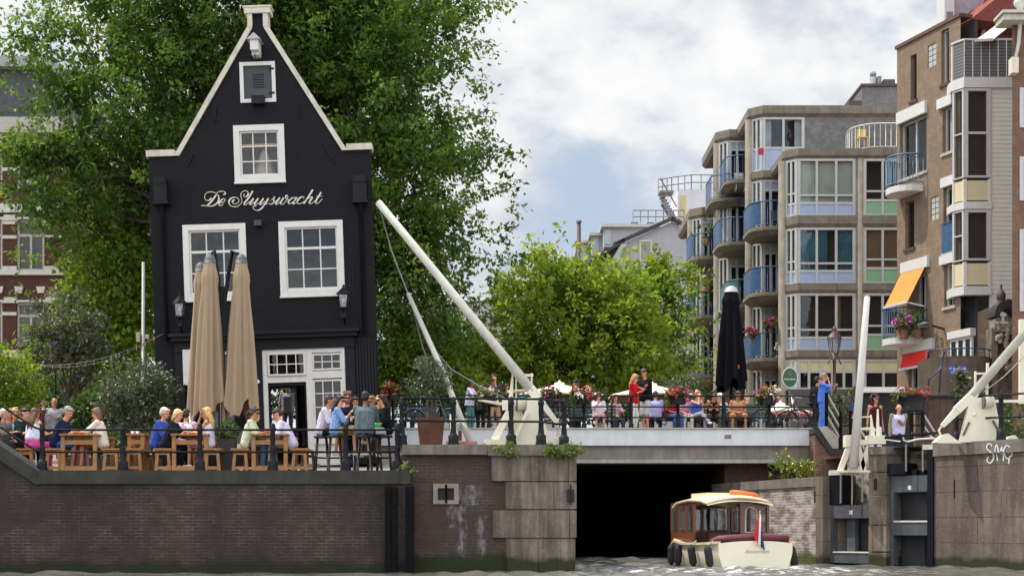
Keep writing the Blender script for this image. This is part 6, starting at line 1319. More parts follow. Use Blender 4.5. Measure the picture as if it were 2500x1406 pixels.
for px in (960, 1078, 1194, 1312, 1426, 1541, 1655, 1766, 1878, 1988): m = MB(); m.lathe([(.075, 0), (.07, .12), (.05, .15), (.045, .5), (.055, .53), (.045, .56), (.045, .86), (.06, .9), (.05, .95), (0, .99)], (X(px, D), D, Z(1046, D)), 8); m.build('post', IRON, f)
for yy in (965, 992, 1018): m = MB(); m.tube([P(930, yy - 1, D), P(1988, yy + 2, D)], .02, 7); m.build('rail', IRON, f)
f = thing('stair_railing', 'dark posts with white slanting handrails down the bridge steps', 'railing', P(2050, 1095, 40.5)); D = 40.6
for (x0_, y0_, y1_) in ((2018, 958, 1040), (2052, 1004, 1096), (2077, 1002, 1092)): m = MB(); m.tube([P(x0_, y0_, D), P(x0_, y1_, D)], .05, 8); m.build('post', IRON, f)
for a_, b__ in (((2020, 962), (2049, 1014)), ((2020, 990), (2050, 1042)), ((2020, 1016), (2050, 1068)), ((2077, 1008), (2112, 1068)), ((2077, 1036), (2112, 1098))): m = MB(); m.tube([P(*a_, D), P(*b__, D)], .028, 7); m.build('handrail', WHITEP, f)
for yy in (1040, 1062): m = MB(); m.tube([P(2050, yy, D), P(2077, yy - 2, D)], .02, 6); m.build('rail', IRON, f)
f = thing('step_railing', 'short black rail with white handrails by the flower box above the steps', 'railing', P(2250, 1060, 37)); D = 37.5
for (x0_, y0_, y1_) in ((2225, 1008, 1075), (2253, 1004, 1070)): m = MB(); m.tube([P(x0_, y0_, D), P(x0_, y1_, D)], .05, 8); m.build('post', IRON, f)
for a_, b__ in (((2254, 1010), (2287, 1062)), ((2254, 1038), (2278, 1072))): m = MB(); m.tube([P(*a_, D), P(*b__, D)], .026, 7); m.build('handrail', WHITEP, f)
for yy in (1010, 1038): m = MB(); m.tube([P(2222, yy, D), P(2254, yy, D)], .02, 6); m.build('rail', IRON, f)
f = thing('low_railing', 'low black rail with round knobs above the lock gates', 'railing', P(2220, 1062, 34.8)); D = 34.9
m = MB(); m.tube([P(2160, 1068, D), P(2292, 1056, D)], .035, 7); m.build('rail', IRON, f)
for px, py in ((2196, 1064), (2228, 1061), (2259, 1058)): m = MB(); m.ball(P(px, py - 1, D), .06, 8, 6); m.build('knob', IRON, f)
# ================================================================ the boat
PH = R(11); BO = Vector((X(1845, 33.0), 33.0, 0)); BR = Matrix.Rotation(PH, 3, 'Z')
boat = thing('canal_boat', 'cream canal boat with a mahogany cabin heading into the dark lock opening', 'boat', BO, BR)
HUL = M((.80, .75, .58), .35, .05, 3, coat=.3, name='hull_paint'); MAH = M((.13, .028, .018), .35, .3, 5, 0, 60, coat=.4, name='mahogany'); MAHL = M((.16, .05, .022), .35, .25, 6, coat=.4)
secs = [(0, .86, .76, .56), (.12, .91, .82, .55), (1.0, .98, .90, .52), (2.2, .98, .90, .52), (3.1, .86, .74, .57), (3.9, .58, .42, .64), (4.4, .26, .14, .71), (4.6, .03, .02, .75)]
m = MB(); vs = []
for (y, wt, wb, zs2) in secs: vs += [(-wt, y, zs2), (-wt * .99, y, zs2 * .6), (-wb, y, 0), (-wb * .7, y, -.25), (wb * .7, y, -.25), (wb, y, 0), (wt * .99, y, zs2 * .6), (wt, y, zs2)]
fs = [(i * 8 + j, i * 8 + j + 1, (i + 1) * 8 + j + 1, (i + 1) * 8 + j) for i in range(len(secs) - 1) for j in range(7)]
m.add(vs, fs, True)
tr = [vs[i] for i in range(7, -1, -1)]; arch = [(x, 0, .56 + .055 * (1 - (x / .86) ** 2)) for x in [-.86 + 1.72 * k / 10 for k in range(1, 10)]]
m.add([(-.86, 0, .56)] + arch + [(.86, 0, .56)] + [vs[k] for k in (6, 5, 4, 3, 2, 1)], [tuple(range(17))])
m.build('hull', HUL, boat, local=True)
m = MB(); rim = [(-w_, y, z_ + .02) for y, w_, _, z_ in secs] + [(w_, y, z_ + .02) for y, w_, _, z_ in reversed(secs)]
for a, b_ in zip(rim, rim[1:]): m.bar(a, b_, .13, .05)
m.build('gunwale', M((.60, .50, .32), .5, .12, 4), boat, local=True)
m = MB(); m.add([(-w_ * .97, y, z_ - .25) for y, w_, _, z_ in secs] + [(w_ * .97, y, z_ - .25) for y, w_, _, z_ in reversed(secs)], [tuple(range(16))]); m.build('deck', M((.2, .12, .07), .6), boat, local=True)
CUSH = M((.13, .025, .035), .6, .2, 8, .2, 40)
m = MB(); n_ = 14
m.tube([(-.82, .55, .60), (-.78, .2, .645), (-.5, .13, .67), (0, .12, .69), (.5, .13, .68), (.78, .2, .66), (.82, .55, .62)], [.06, .085, .085, .08, .085, .085, .06], 9); m.build('cushion', CUSH, boat, local=True)
# cabin
zr0, zr1 = 1.50, 1.66
m = MB(); K = 12; RS = [(1.0, .80, 1.52), (1.4, .84, 1.60), (2.2, .85, 1.63), (3.2, .84, 1.58), (3.75, .78, 1.46), (3.9, .70, 1.42)]
vs = []
for (y, w_, z_) in RS:
    for k in range(K + 1): x = -w_ + 2 * w_ * k / K; vs.append((x, y, z_ - .07 + .13 * (1 - (x / w_) ** 2)))
    for k in range(K + 1): x = w_ - 2 * w_ * k / K; vs.append((x * .97, y, z_ - .12 + .10 * (1 - (x / w_) ** 2)))
q_ = 2 * (K + 1); m.add(vs, [(i * q_ + j, i * q_ + (j + 1) % q_, (i + 1) * q_ + (j + 1) % q_, (i + 1) * q_ + j) for i in range(len(RS) - 1) for j in range(q_)] + [tuple(range(q_)), tuple(range((len(RS) - 1) * q_, len(RS) * q_))], True)
m.build('roof', M((.74, .66, .46), .4, .06, 3, coat=.2), boat, local=True)
m = MB(); m.box((-.42, 2.1, 1.60), (.25, 3.3, 1.72)); m.build('roof_hatch', M((.74, .66, .44), .4, .05), boat, local=True)
for sx_ in (-1, 1):
    x = sx_ * .76; y0_, y1_ = (2.0, 3.75) if sx_ < 0 else (1.3, 3.75); m = MB()
    m.box((x - .025, y0_, .45), (x + .025, y1_, .80)); m.box((x - .024, y0_, 1.42), (x + .024, y1_, 1.50))
    n_ = 3 if sx_ < 0 else 4
    for k in range(n_ + 1): y = y0_ + (y1_ - y0_) * k / n_; m.box((x - .028, y - .05, .80), (x + .028, y + .05, 1.42))
    o = m.build('cabin_side', MAHL if sx_ < 0 else MAH, boat, local=True)
    m = MB(); m.add([(x, y0_, .8), (x, y1_, .8), (x, y1_, 1.42), (x, y0_, 1.42)], [(0, 1, 2, 3)]); m.build('window_glass', glassmat('boat_glass', .75, .08), o, local=True)
m = MB(); m.box((-.7, 3.7, .45), (.7, 3.76, .85)); m.box((-.7, 3.7, 1.38), (.7, 3.76, 1.45))
for x in (-.68, -.02, .64): m.box((x, 3.701, .85), (x + .05, 3.758, 1.38))
o = m.build('cabin_front', MAH, boat, local=True); m = MB(); m.add([(-.7, 3.73, .85), (.7, 3.73, .85), (.7, 3.73, 1.38), (-.7, 3.73, 1.38)], [(0, 1, 2, 3)]); m.build('window_glass', bpy.data.materials['boat_glass'], o, local=True)
# aft bulkhead with an arched window at the right
m = MB(); A0 = (.10, 1.3); hole = [.22, .50]
m.box((.10, 1.28, .45), (.78, 1.33, .80)); m.box((.10, 1.28, .80), (.22, 1.33, 1.50)); m.box((.50, 1.28, .80), (.58, 1.33, 1.50)); m.box((.74, 1.28, .80), (.78, 1.33, 1.50)); m.box((.58, 1.28, 1.36), (.74, 1.33, 1.5))
ar = [(.36 + .14 * math.cos(a), 1.24 + .14 * math.sin(a)) for a in [math.pi * k / 8 for k in range(9)]]
for (xa, za), (xb, zb) in zip(ar, ar[1:]): m.xz([(xa, za), (xa, 1.5), (xb, 1.5), (xb, zb)], 1.281, 1.329)
o = m.build('aft_bulkhead', MAH, boat, local=True)
m = MB(); fr_ = [(.22, .8)] + [(.22, 1.24)] + [(x, z_) for x, z_ in reversed(ar)] + [(.50, .8)]
m.tube([(x, 1.275, z_) for x, z_ in fr_] + [(.22, 1.275, .8)], .014, 5); m.build('window_trim', M((.6, .55, .45), .4), o, local=True)
m = MB(); m.box((-.5, 1.6, .45), (.15, 2.2, .78)); m.build('helm_seat', M((.035, .02, .02), .5, .3), boat, local=True)
m = MB(); m.box((-.80, .03, .42), (-.70, .035, .5)); m.build('boat_number', M('#33506a', .5), boat, local=True)
m = MB(); m.tube([(.0, -.03, .5), (.06, -.12, 1.28)], .014, 6); fs_ = m.build('flag_staff', M((.35, .2, .1), .4), boat, local=True)
for k, cname in enumerate(('#b01224', '#e6e8ee', '#22305f')):
    m = MB(); n_ = 8; vs = []
    for i in range(n_ + 1):
        t_ = i / n_
        for j in range(2):
            u = (k + j) / 3; x = .05 - .03 * t_ + (u - .35) * (.05 + .22 * t_) * .9; y = -.12 + .04 * t_ + .035 * math.sin(7 * u + 3 * t_); vs.append((x, y, 1.26 - .60 * t_ - u * (.10 + .16 * t_)))
    m.add(vs, [(2 * i, 2 * i + 1, 2 * i + 3, 2 * i + 2) for i in range(n_)], True); fo = m.build('flag_stripe', M(cname, .8, .05), fs_, local=True)
text(boat, 'Amsterdam', M((.42, .42, .38), .5), BO + BR @ Vector((.02, -.006, .38)), .12, (math.pi / 2, 0, PH), .45, .003)
FEN = M((.012, .013, .016), .7, .2)
for i, (x, y, lab) in enumerate(((-.98, 3.1, 'farthest forward black fender hanging on the boat side'), (-1.03, 2.4, 'second black fender from the bow on the boat side'), (-1.05, 1.15, 'black fender at the middle of the boat side'), (-1.0, .12, 'black fender at the stern corner nearest the boat number'), (.98, .15, 'black fender hanging off the far stern corner of the boat'))):
    f = thing('fender', lab, 'fender', BO + BR @ Vector((x, y, .05)), BR, 'black fenders on the boat')
    tl = .22 if x > 0 else (.16 if i > 1 else 0)
    m = MB(); ax = Matrix.Rotation(tl * -1, 3, 'Y'); m.lathe([(0, -.02), (.035, -.01), (.05, .03), (.085, .07), (.09, .14), (.09, .36), (.085, .43), (.045, .47), (.03, .5), (0, .51)], (0, 0, -.02), 12, m=ax); m.build('body', FEN, f, local=True)
    tp = ax @ Vector((0, 0, .48)); m = MB(); m.tube([tp, (-x * .06 + .0, 0, .56)], .012, 5); m.build('rope', M((.5, .5, .48), .8), f, local=True)
f = thing('life_ring', 'orange life ring lying on the boat cabin roof', 'life ring', BO + BR @ Vector((.36, 1.75, 1.645)), BR @ Matrix.Rotation(R(9), 3, 'Y'))
m = MB(); m.tube([(.30 * math.cos(a), .30 * math.sin(a), .03) for a in [2 * math.pi * k / 20 for k in range(21)]], .055, 9, False); m.build('ring', M((.80, .16, .03), .6, .1), f, local=True)
# ================================================================ terrace furniture
def tz(y):
    for (a, za), (b_, zb) in zip(ys, ys[1:]):
        if y <= b_: return za + (zb - za) * max(0, y - a) / (b_ - a)
    return 3.65
def picnic_table(lab, px, D, w_=.78, L=1.5, h=.80):
    x, z = X(px, D), tz(D) + .01; f = thing('picnic_table', lab, 'table', (x, D, z), group='wooden tables on the pub terrace')
    m = MB()
    for k in range(5): a = x - w_ / 2 + w_ * k / 5; m.box((a + .004, D, z + h - .035), (a + w_ / 5 - .004, D + L, z + h))
    m.build('tabletop', WOOD, f)
    for y in (D + .06, D + L - .12):
        for sx_ in (-1, 1): m = MB(); m.box((x + sx_ * (w_ / 2 - .06) - .04, y, z), (x + sx_ * (w_ / 2 - .06) + .04, y + .06, z + h - .036)); m.build('leg', WOOD, f)
        for zz in (h - .22, .05): m = MB(); m.box((x - w_ / 2 + .1, y + .01, z + zz), (x + w_ / 2 - .1, y + .05, z + zz + .09)); m.build('crossbar', WOOD, f)
    return z + h
def bench(lab, px, D, w_=.33, L=1.4, h=.5):
    x, z = X(px, D), tz(D) + .01; f = thing('wooden_bench', lab, 'bench', (x, D, z), group='wooden benches on the pub terrace')
    m = MB(); m.box((x - w_ / 2 - .02, D, z + h - .035), (x - .004, D + L, z + h)); m.box((x + .004, D, z + h - .035), (x + w_ / 2 + .02, D + L, z + h)); m.build('seat', WOOD, f)
    for y in (D + .04, D + L - .1):
        for sx_ in (-1, 1): m = MB(); m.bar((x + sx_ * (w_ / 2 - .02), y + .03, z), (x + sx_ * (w_ / 2 - .06), y + .03, z + h - .036), .06, .05, (0, 1, 0)); m.build('leg', WOOD, f)
        for zz in (h - .13, .07): m = MB(); m.box((x - w_ / 2 + .05, y + .01, z + zz), (x + w_ / 2 - .05, y + .05, z + zz + .06)); m.build('crossbar', WOOD, f)
t1 = picnic_table('wooden picnic table nearest the stair wall, between a navy polo and a white tee', 190, 30.75)
t2 = picnic_table('middle wooden picnic table below the closed parasols', 462, 30.75)
t3 = picnic_table('wooden picnic table in front of the open pub door', 657, 30.75)
picnic_table('narrow wooden side table with two cups behind a railing post', 330, 32.0, .40, .6, .82)
for px, D_, lab in ((128, 30.8, 'wooden bench under the man in the navy polo'), (268, 30.75, 'wooden bench behind the woman in the cream white tee'), (60, 30.9, 'wooden bench at the foot of the sloping stair wall'), (396, 30.8, 'wooden bench under the woman in the navy top'), (517, 30.75, 'wooden bench under the blonde woman in a pink skirt'), (585, 30.8, 'wooden bench under the woman in the pale green tee'), (730, 30.75, 'wooden bench under the woman in zebra trousers'), (325, 31.2, 'empty wooden bench next to the side table'), (452, 32.3, 'wooden bench under the man in the printed tee')): bench(lab, px, D_)
BLS = M((.008, .008, .010), .5, .2, spec=.25)
def stool(lab, px, D, h=.76):
    x, z = X(px, D), tz(D) + .01; f = thing('bar_stool', lab, 'bar stool', (x, D, z), group='black bar stools by the high table')
    m = MB(); m.lathe([(.17, h - .04), (.18, h - .02), (.175, h), (0, h)], (x, D, z), 14); m.build('seat', BLS, f)
    for k in range(4):
        a = math.pi / 4 + k * math.pi / 2; m = MB(); m.tube([(x + .21 * math.cos(a), D + .21 * math.sin(a), z), (x + .13 * math.cos(a), D + .13 * math.sin(a), z + h - .04)], .017, 6); m.build('leg', BLS, f)
    m = MB(); m.tube([(x + .17 * math.cos(a), D + .17 * math.sin(a), z + .3) for a in [2 * math.pi * k / 12 for k in range(13)]], .011, 5, False); m.build('footrest', BLS, f)
for px, D_, lab in ((786, 32.0, 'black bar stool under the man in a white shirt'), (818, 31.1, 'black bar stool under the woman in the blue blouse'), (850, 32.7, 'black bar stool under the bearded man in sunglasses'), (890, 30.95, 'black bar stool under the man in the grey shirt'), (938, 31.3, 'black bar stool under the woman in a black top'), (915, 32.5, 'black bar stool behind the grey shirt, under a brown-haired woman')): stool(lab, px, D_)
D = 31.8; x = X(865, D); z = tz(D); f = thing('high_table', 'round black high table among the bar stools', 'table', (x, D, z)); zbar = z + 1.06
m = MB(); m.lathe([(.36, 1.03), (.38, 1.045), (.37, 1.06), (0, 1.06)], (x, D, z), 20); m.build('tabletop', BLS, f); m = MB(); m.tube([(x, D, z), (x, D, z + 1.03)], .035, 8); m.build('stem', BLS, f); m = MB(); m.lathe([(.26, 0), (.25, .02), (.05, .05), (0, .05)], (x, D, z), 14); m.build('foot', BLS, f)
D = 31.3; x = X(556, D); z = tz(D) + .0; f = thing('boxwood_planter', 'square black planter with a clipped round boxwood', 'planter', (x, D, z))
m = MB(); m.prism([(-.17, -.17), (.17, -.17), (.17, .17), (-.17, .17)], lambda p: Vector((x + p[0] * .85, D + p[1] * .85, z)), lambda p: Vector((x + p[0], D + p[1], z + .70))); m.build('pot', M((.02, .02, .022), .6, .2, 5), f)
leaves('foliage', BUSH, [((x, D, z + .86), (.21, .21, .19))], 1500, .05, f, clump=.06, per=12, seed=41, hollow=.6)
for px, D_, zt_, lab in ((176, 31.2, t1, 'water glass on the picnic table nearest the stair wall'), (492, 31.2, t2, 'tall drink glass on the middle picnic table'), (650, 31.1, t3, 'lemonade glass on the table in front of the pub door'), (672, 31.3, t3, 'second glass on the table in front of the pub door'), (858, 31.7, zbar, 'beer glass on the black high table'), (872, 31.6, zbar, 'small glass on the black high table near the grey shirt')):
    f = thing('drink_glass', lab, 'glass', (X(px, D_), D_, zt_)); m = MB(); m.lathe([(.026, 0), (.034, .13), (.030, .13), (.024, .02)], (0, 0, 0), 10); m.build('tumbler', bpy.data.materials['lantern_glass'], f, local=True); m = MB(); m.lathe([(.022, .01), (.029, .09), (0, .09)], (0, 0, 0), 10); m.build('drink', M((.55, .32, .06), .2), f, local=True)
for px, lab in ((324, 'white cup on the narrow side table'), (336, 'second white cup on the narrow side table')): D_ = 32.2; f = thing('cup', lab, 'cup', (X(px, D_), D_, tz(32.0) + .83)); m = MB(); m.lathe([(.025, 0), (.045, .06), (.04, .06), (0, .02)], (0, 0, 0), 10); m.build('bowl', WHITEP, f, local=True)
for px, D_, zt_, lab in ((205, 31.2, t1, 'white plate on the picnic table nearest the stair wall'), (455, 31.2, t2, 'white plate on the middle picnic table'), (640, 31.4, t3, 'oval plate on the table in front of the pub door')): m = MB(); m.lathe([(.05, 0), (.11, .015), (.10, .018), (0, .008)], (X(px, D_), D_, zt_ + .001), 16); tag(m.build('plate', WHITEP), lab, 'plate')
# white side lamp / parcels omitted; terracotta pot with olive trees on the pier
D = 30.85; x = X(1052, D); f = thing('olive_pot', 'big rusty steel pot with small olive trees on the pier', 'potted tree', (x, D, zp))
m = MB(); m.prism([(-.28, -.28), (.28, -.28), (.28, .28), (-.28, .28)], lambda p: Vector((x + p[0] * .76, D + p[1] * .76, zp)), lambda p: Vector((x + p[0], D + p[1], Z(1017, D - .28)))); m.build('pot', M((.115, .045, .028), .85, .3, 4, .3, 20), f)
m = MB()
for dx, h_ in ((-.09, .62), (.03, .75), (.13, .6)): m.tube([(x + dx * .6, D, Z(1020, D)), (x + dx, D, Z(1020, D) + h_), (x + dx * 2, D, Z(1020, D) + h_ + .35)], [.03, .024, .01], 7)
m.build('trunk', BARK, f)
leaves('crown', OLIVE, [blob(1045, 915, 45, 42, D), blob(1020, 935, 30, 28, D), blob(1075, 930, 28, 30, D), blob(1050, 890, 30, 20, D)], 2300, .075, f, clump=.13, per=16, seed=44, hollow=.15, asp=.32)
# ================================================================ bridge: benches, flower boxes, parasols, sign, lamp, bicycles
zd = 3.65
TEALP = M((.035, .06, .062), .5, .25, 5)
def street_bench(lab, px, D, wpx):
    s_ = F / D; wd = wpx / s_; x = X(px, D); f = thing('slatted_bench', lab, 'bench', (x, D, zd), group='slatted benches on the bridge')
    m = MB()
    for k in range(4): m.box((x - wd / 2, D - .38 + k * .1, zd + .43), (x + wd / 2, D - .30 + k * .1, zd + .46))
    m.build('seat', TEALP, f); m = MB()
    for k in range(4): m.box((x - wd / 2, D + .08 + k * .02, zd + .55 + k * .1), (x + wd / 2, D + .105 + k * .02, zd + .63 + k * .1))
    m.build('backrest', TEALP, f)
    for sx_ in (-1, 1): m = MB(); xx = x + sx_ * (wd / 2 - .12); m.box((xx - .03, D - .36, zd), (xx + .03, D - .3, zd + .43)); m.build('leg', IRON, f); m = MB(); m.box((xx - .03, D + .02, zd), (xx + .03, D + .08, zd + .6)); m.bar((xx, D + .05, zd + .4), (xx, D + .14, zd + .98), .05, .03); m.build('leg', IRON, f)
for px, D_, w_, lab in ((1045, 44.7, 130, 'dark teal slatted bench behind the potted olive'), (1300, 44.7, 120, 'dark teal slatted bench half hidden by the cream winch'), (1448, 44.7, 112, 'dark teal slatted bench under the woman in sunglasses'), (1600, 44.7, 110, 'dark teal slatted bench behind the standing couple'), (1722, 44.9, 118, 'dark teal slatted bench under the woman in grey jeans'), (1838, 44.7, 90, 'dark teal slatted bench under the tanned man')): street_bench(lab, px, D_, w_)
def flowerbox(lab, px, py, D, w_, cols_, trail=True, seed=1, hh=.24):
    x, z = X(px, D), Z(py, D); f = thing('flower_box', lab, 'flower box', (x, D, z), group=None)
    m = MB(); m.lathe([(w_ * .36, -hh), (w_ * .46, -.03), (w_ * .48, 0), (w_ * .44, 0)], (x, D, z), 16); m.build('box', BLS, f)
    leaves('foliage', POTG, [((x, D, z + .06), (w_ * .55, w_ * .45, .13)), ((x - w_ * .45, D, z - .1), (.08, .15, .16))], 500, .085, f, clump=.08, per=10, seed=seed, hollow=.2)
    for i, c_ in enumerate(cols_): leaves('blossom', c_, [((x + w_ * (.28 * (i - (len(cols_) - 1) / 2)), D - .06, z + .13), (w_ * .36, w_ * .4, .13)), ((x + w_ * .3 * (-1) ** i, D - .25, z - .02), (w_ * .2, .08, .1))], 120, .06, f, clump=.06, per=8, seed=seed + 3 + i, asp=.9, hollow=.3)
PURP = M((.35, .04, .18), .6, .4, 20); YELF = M((.7, .5, .1), .6, .2, 20)
flowerbox('white and yellow flowers in a black rail box beside the olive tree', 1196, 968, 42.0, .6, (WHF, YELF), seed=101)
flowerbox('purple-leaved trailing plant in a box left of the red and white flowers', 1345, 966, 42.0, .5, (PURP, PURP), seed=111)
flowerbox('red and white flowers in a black rail box before the first cream parasol', 1424, 966, 42.0, .52, (REDF, WHF, REDF), seed=121)
flowerbox('bright red geraniums in a black rail box right of the standing couple', 1655, 966, 42.0, .6, (REDF, REDF, PINK), seed=131)
flowerbox('pink and cream flowers in a black rail box near the bicycle', 1875, 966, 42.0, .6, (PINK, ORF, WHF), seed=141)
flowerbox('large box of magenta and red flowers above the bridge steps', 2225, 966, 43.6, .92, (PINK, REDF, REDF), seed=151, hh=.45)
flowerbox('orange and red flowers on the rail right beside the pub corner', 955, 955, 41.8, .5, (ORF, REDF), seed=161)
CRM = M((.74, .65, .50), .8, .05, 3, name='cream_canvas')
def open_parasol(lab, px, py, D, wpx, drop):
    x, z = X(px, D), Z(py, D); r_ = wpx / 2 * D / F; zb = z - drop * D / F; f = thing('open_parasol', lab, 'parasol', (x, D, zd))
    m = MB(); n_ = 8; ring = [(x + r_ * math.cos(2 * math.pi * k / n_ + .39), D + r_ * math.sin(2 * math.pi * k / n_ + .39), zb) for k in range(n_)]
    m.add([(x, D, z)] + ring + [(a, b_, c - .05) for a, b_, c in ring], [(0, 1 + k, 1 + (k + 1) % n_) for k in range(n_)] + [(1 + k, 1 + (k + 1) % n_, 1 + n_ + (k + 1) % n_, 1 + n_ + k) for k in range(n_)]); m.build('canopy', CRM, f)
    m = MB(); m.tube([(x, D, zd), (x, D, z)], .03, 8); m.build('pole', WHITEP, f); m = MB(); m.lathe([(.16, -.05), (.16, .02), (.04, .05), (.03, .1), (0, .11)], (x, D, z), 10); m.build('finial', CRM, f)
open_parasol('open cream parasol behind the red and white flower box', 1366, 936, 46.6, 230, 31)
open_parasol('open cream parasol behind the standing couple', 1592, 938, 46.8, 225, 29)
open_parasol('low cream parasol at the right behind the bicycle', 1905, 986, 46.2, 150, 20)
f, hh = parasol('closed_parasol', 'tall closed black parasol standing before the apartment block', 1785, 712, 945, 49, .42, .86, 5, M((.0055, .006, .009), .9, .2, 6, .2, 90, name='black_canvas', spec=.08), M((.4, .4, .4), .5), 8, n=56)
m = MB(); m.tube([(0, 0, -1.7), (0, 0, .3)], .05, 8); m.build('pole', IRON, f, local=True)
m = MB(); m.lathe([(.085, 0), (.085, .012), (0, .012)], (.13, -.43, .62), 14, m=Matrix.Rotation(R(90), 3, 'X')); m.box((.06, -.425, .33), (.16, -.40, .45)); m.build('emblem', M((.55, .02, .02), .6), f, local=True)
# round bar sign
D = 52; c = P(1928, 922, D); f = thing('bar_sign', 'oval green beer sign with a red star in a silver rim', 'sign', c)
el = lambda r_, y, z_=0: [(r_ * .245 * math.cos(2 * math.pi * k / 28), r_ * .33 * math.sin(2 * math.pi * k / 28)) for k in range(28)]
m = MB(); m.xz(el(1.12, 0), -.05, .05); m.build('rim', M((.5, .52, .53), .3, .05, metal=.6), f, local=True)
m = MB(); m.xz(el(1, 0), -.062, -.051); m.build('face', M((.012, .10, .035), .35, .05), f, local=True)
star = [((.075 if k % 2 == 0 else .03) * math.cos(math.pi / 2 + k * math.pi / 5) - .0, (.075 if k % 2 == 0 else .03) * math.sin(math.pi / 2 + k * math.pi / 5) + .13) for k in range(10)]
m = MB(); m.xz(star, -.075, -.063); m.build('star', M((.62, .03, .02), .4), f, local=True)
text(f, 'Heineken', WT, c + Vector((0, -.066, -.05)), .105)
m = MB(); m.tube([(0, .08, -.36), (0, .08, -1.9)], .04, 8); m.tube([(0, .08, -1.0), (.3, .08, -1.0)], .02, 6); m.build('post', M((.3, .3, .3), .5), f, local=True)
# street lamp
D = 47; x = X(2037, D); f = thing('street_lamp', 'ornate dark red street lamp with a crowned glass lantern', 'street lamp', (x, D, zd))
m = MB(); m.lathe([(.14, 0), (.13, .5), (.08, .6), (.07, 1.6), (.09, 1.65), (.055, 1.7), (.05, 2.6), (.08, 2.65), (.06, 2.7), (.045, Z(885, D) - zd), (.07, Z(882, D) - zd), (0, Z(880, D) - zd)], (x, D, zd), 12)
LRED = M((.045, .014, .013), .5, .3, 6); m.build('column', LRED, f)
m = MB(); z0, z1 = Z(862, D), Z(826, D); m.lathe([(.13, z0), (.21, z1), (.2, z1 + .02)], (x, D, 0), 6, False); m.build('glass', bpy.data.materials['lantern_glass'], f)
m = MB(); [m.bar((x + .135 * math.cos(a), D + .135 * math.sin(a), z0), (x + .215 * math.cos(a), D + .215 * math.sin(a), z1), .02, .02) for a in [2 * math.pi * k / 6 for k in range(6)]]
m.lathe([(.24, z1), (.22, z1 + .06), (.12, z1 + .16), (.07, z1 + .2), (.09, z1 + .26), (.05, z1 + .34), (0, z1 + .4)], (x, D, 0), 10); m.lathe([(.06, z0 - .2), (.14, z0)], (x, D, 0), 8); m.tube([(x - .2, D, z0 - .35), (x - .13, D, z0 - .15), (x + .13, D, z0 - .15), (x + .2, D, z0 - .35)], .02, 6); m.build('lantern_frame', LRED, f)
def bicycle(lab, px, D, colr, sgn=1):
    x, z = X(px, D), zd; f = thing('bicycle', lab, 'bicycle', (x, D, z)); r_ = .34; RUB = M((.012, .012, .013), .7); FRM = M(colr, .35)
    wc = [(x - .52 * sgn, z + r_), (x + .52 * sgn, z + r_)]
    for a, b_ in wc:
        m = MB(); m.tube([(a + r_ * math.cos(t_), D, b_ + r_ * math.sin(t_)) for t_ in [2 * math.pi * k / 24 for k in range(25)]], .02, 6, False); wo_ = m.build('wheel', RUB, f)
        m = MB(); [m.tube([(a, D, b_), (a + (r_ - .02) * math.cos(t_), D, b_ + (r_ - .02) * math.sin(t_))], .003, 4) for t_ in [2 * math.pi * k / 14 for k in range(14)]]; m.build('spokes', M((.4, .4, .42), .3, metal=.5), wo_)
        m = MB(); m.tube([(a + (r_ + .04) * math.cos(t_), D, b_ + (r_ + .04) * math.sin(t_)) for t_ in [math.pi * k / 8 for k in range(9)]], .018, 5); m.build('mudguard', FRM, f)
    bb0 = (x - .05 * sgn, D, z + .3); hd_ = (x + .36 * sgn, D, z + .86); st_ = (x - .2 * sgn, D, z + .85)
    m = MB(); m.tube([bb0, hd_], .018, 6); m.tube([bb0, st_], .018, 6); m.tube([(x - .14 * sgn, D, z + .62), (x + .34 * sgn, D, z + .78)], .018, 6); m.tube([bb0, (wc[0][0], D, wc[0][1])], .014, 6); m.tube([st_, (wc[0][0], D, wc[0][1])], .012, 6); m.tube([hd_, (wc[1][0], D, wc[1][1])], .016, 6); m.build('frame', FRM, f)
    m = MB(); m.tube([hd_, (hd_[0] - .03 * sgn, D, z + 1.05)], .014, 6); m.tube([(hd_[0] - .22 * sgn, D - .28, z + 1.06), (hd_[0] - .02 * sgn, D - .2, z + 1.1), (hd_[0], D, z + 1.06), (hd_[0] - .02 * sgn, D + .2, z + 1.1), (hd_[0] - .22 * sgn, D + .28, z + 1.06)], .013, 6); m.build('handlebar', M((.5, .5, .52), .3, metal=.7), f)
    m = MB(); m.ball((st_[0] - .02, D, z + .92), (.14, .08, .04), 8, 5); m.tube([st_, (st_[0], D, z + .92)], .014, 6); m.build('saddle', BLS, f)
    m = MB(); m.lathe([(.09, -.01), (.09, .01)], bb0, 14, m=Matrix.Rotation(R(90), 3, 'X')); m.box((bb0[0] - .012, D - .12, z + .12), (bb0[0] + .012, D + .005, z + .3)); m.build('crank', BLS, f)
bicycle('black bicycle parked behind the rail by the pink flower box', 1905, 43.6, (.015, .015, .017), 1)
bicycle('teal bicycle parked behind the olive pot', 1055, 43.5, (.08, .22, .24), -1)
bicycle('dark grey bicycle leaning further right beside the bridge end', 1965, 44.3, (.05, .05, .055), -1)
for i, (px, lab) in enumerate(((1850, 'long white cafe table with a red edge behind the black bicycle'), (1950, 'white cafe table with a red edge near the bridge end'))):
    D = 45.4 + .3 * i; x = X(px, D); f = thing('cafe_table', lab, 'table', (x, D, zd)); m = MB(); m.box((x - .6, D - .4, zd + .72), (x + .6, D + .4, zd + .76)); m.build('tabletop', WHITEP, f); m = MB(); m.box((x - .61, D - .41, zd + .66), (x + .61, D + .41, zd + .718)); m.build('red_edge', M((.6, .04, .03), .6), f)
    for sx_ in (-1, 1): m = MB(); m.box((x + sx_ * .5 - .03, D - .03, zd), (x + sx_ * .5 + .03, D + .03, zd + .66)); m.build('leg', BLS, f)
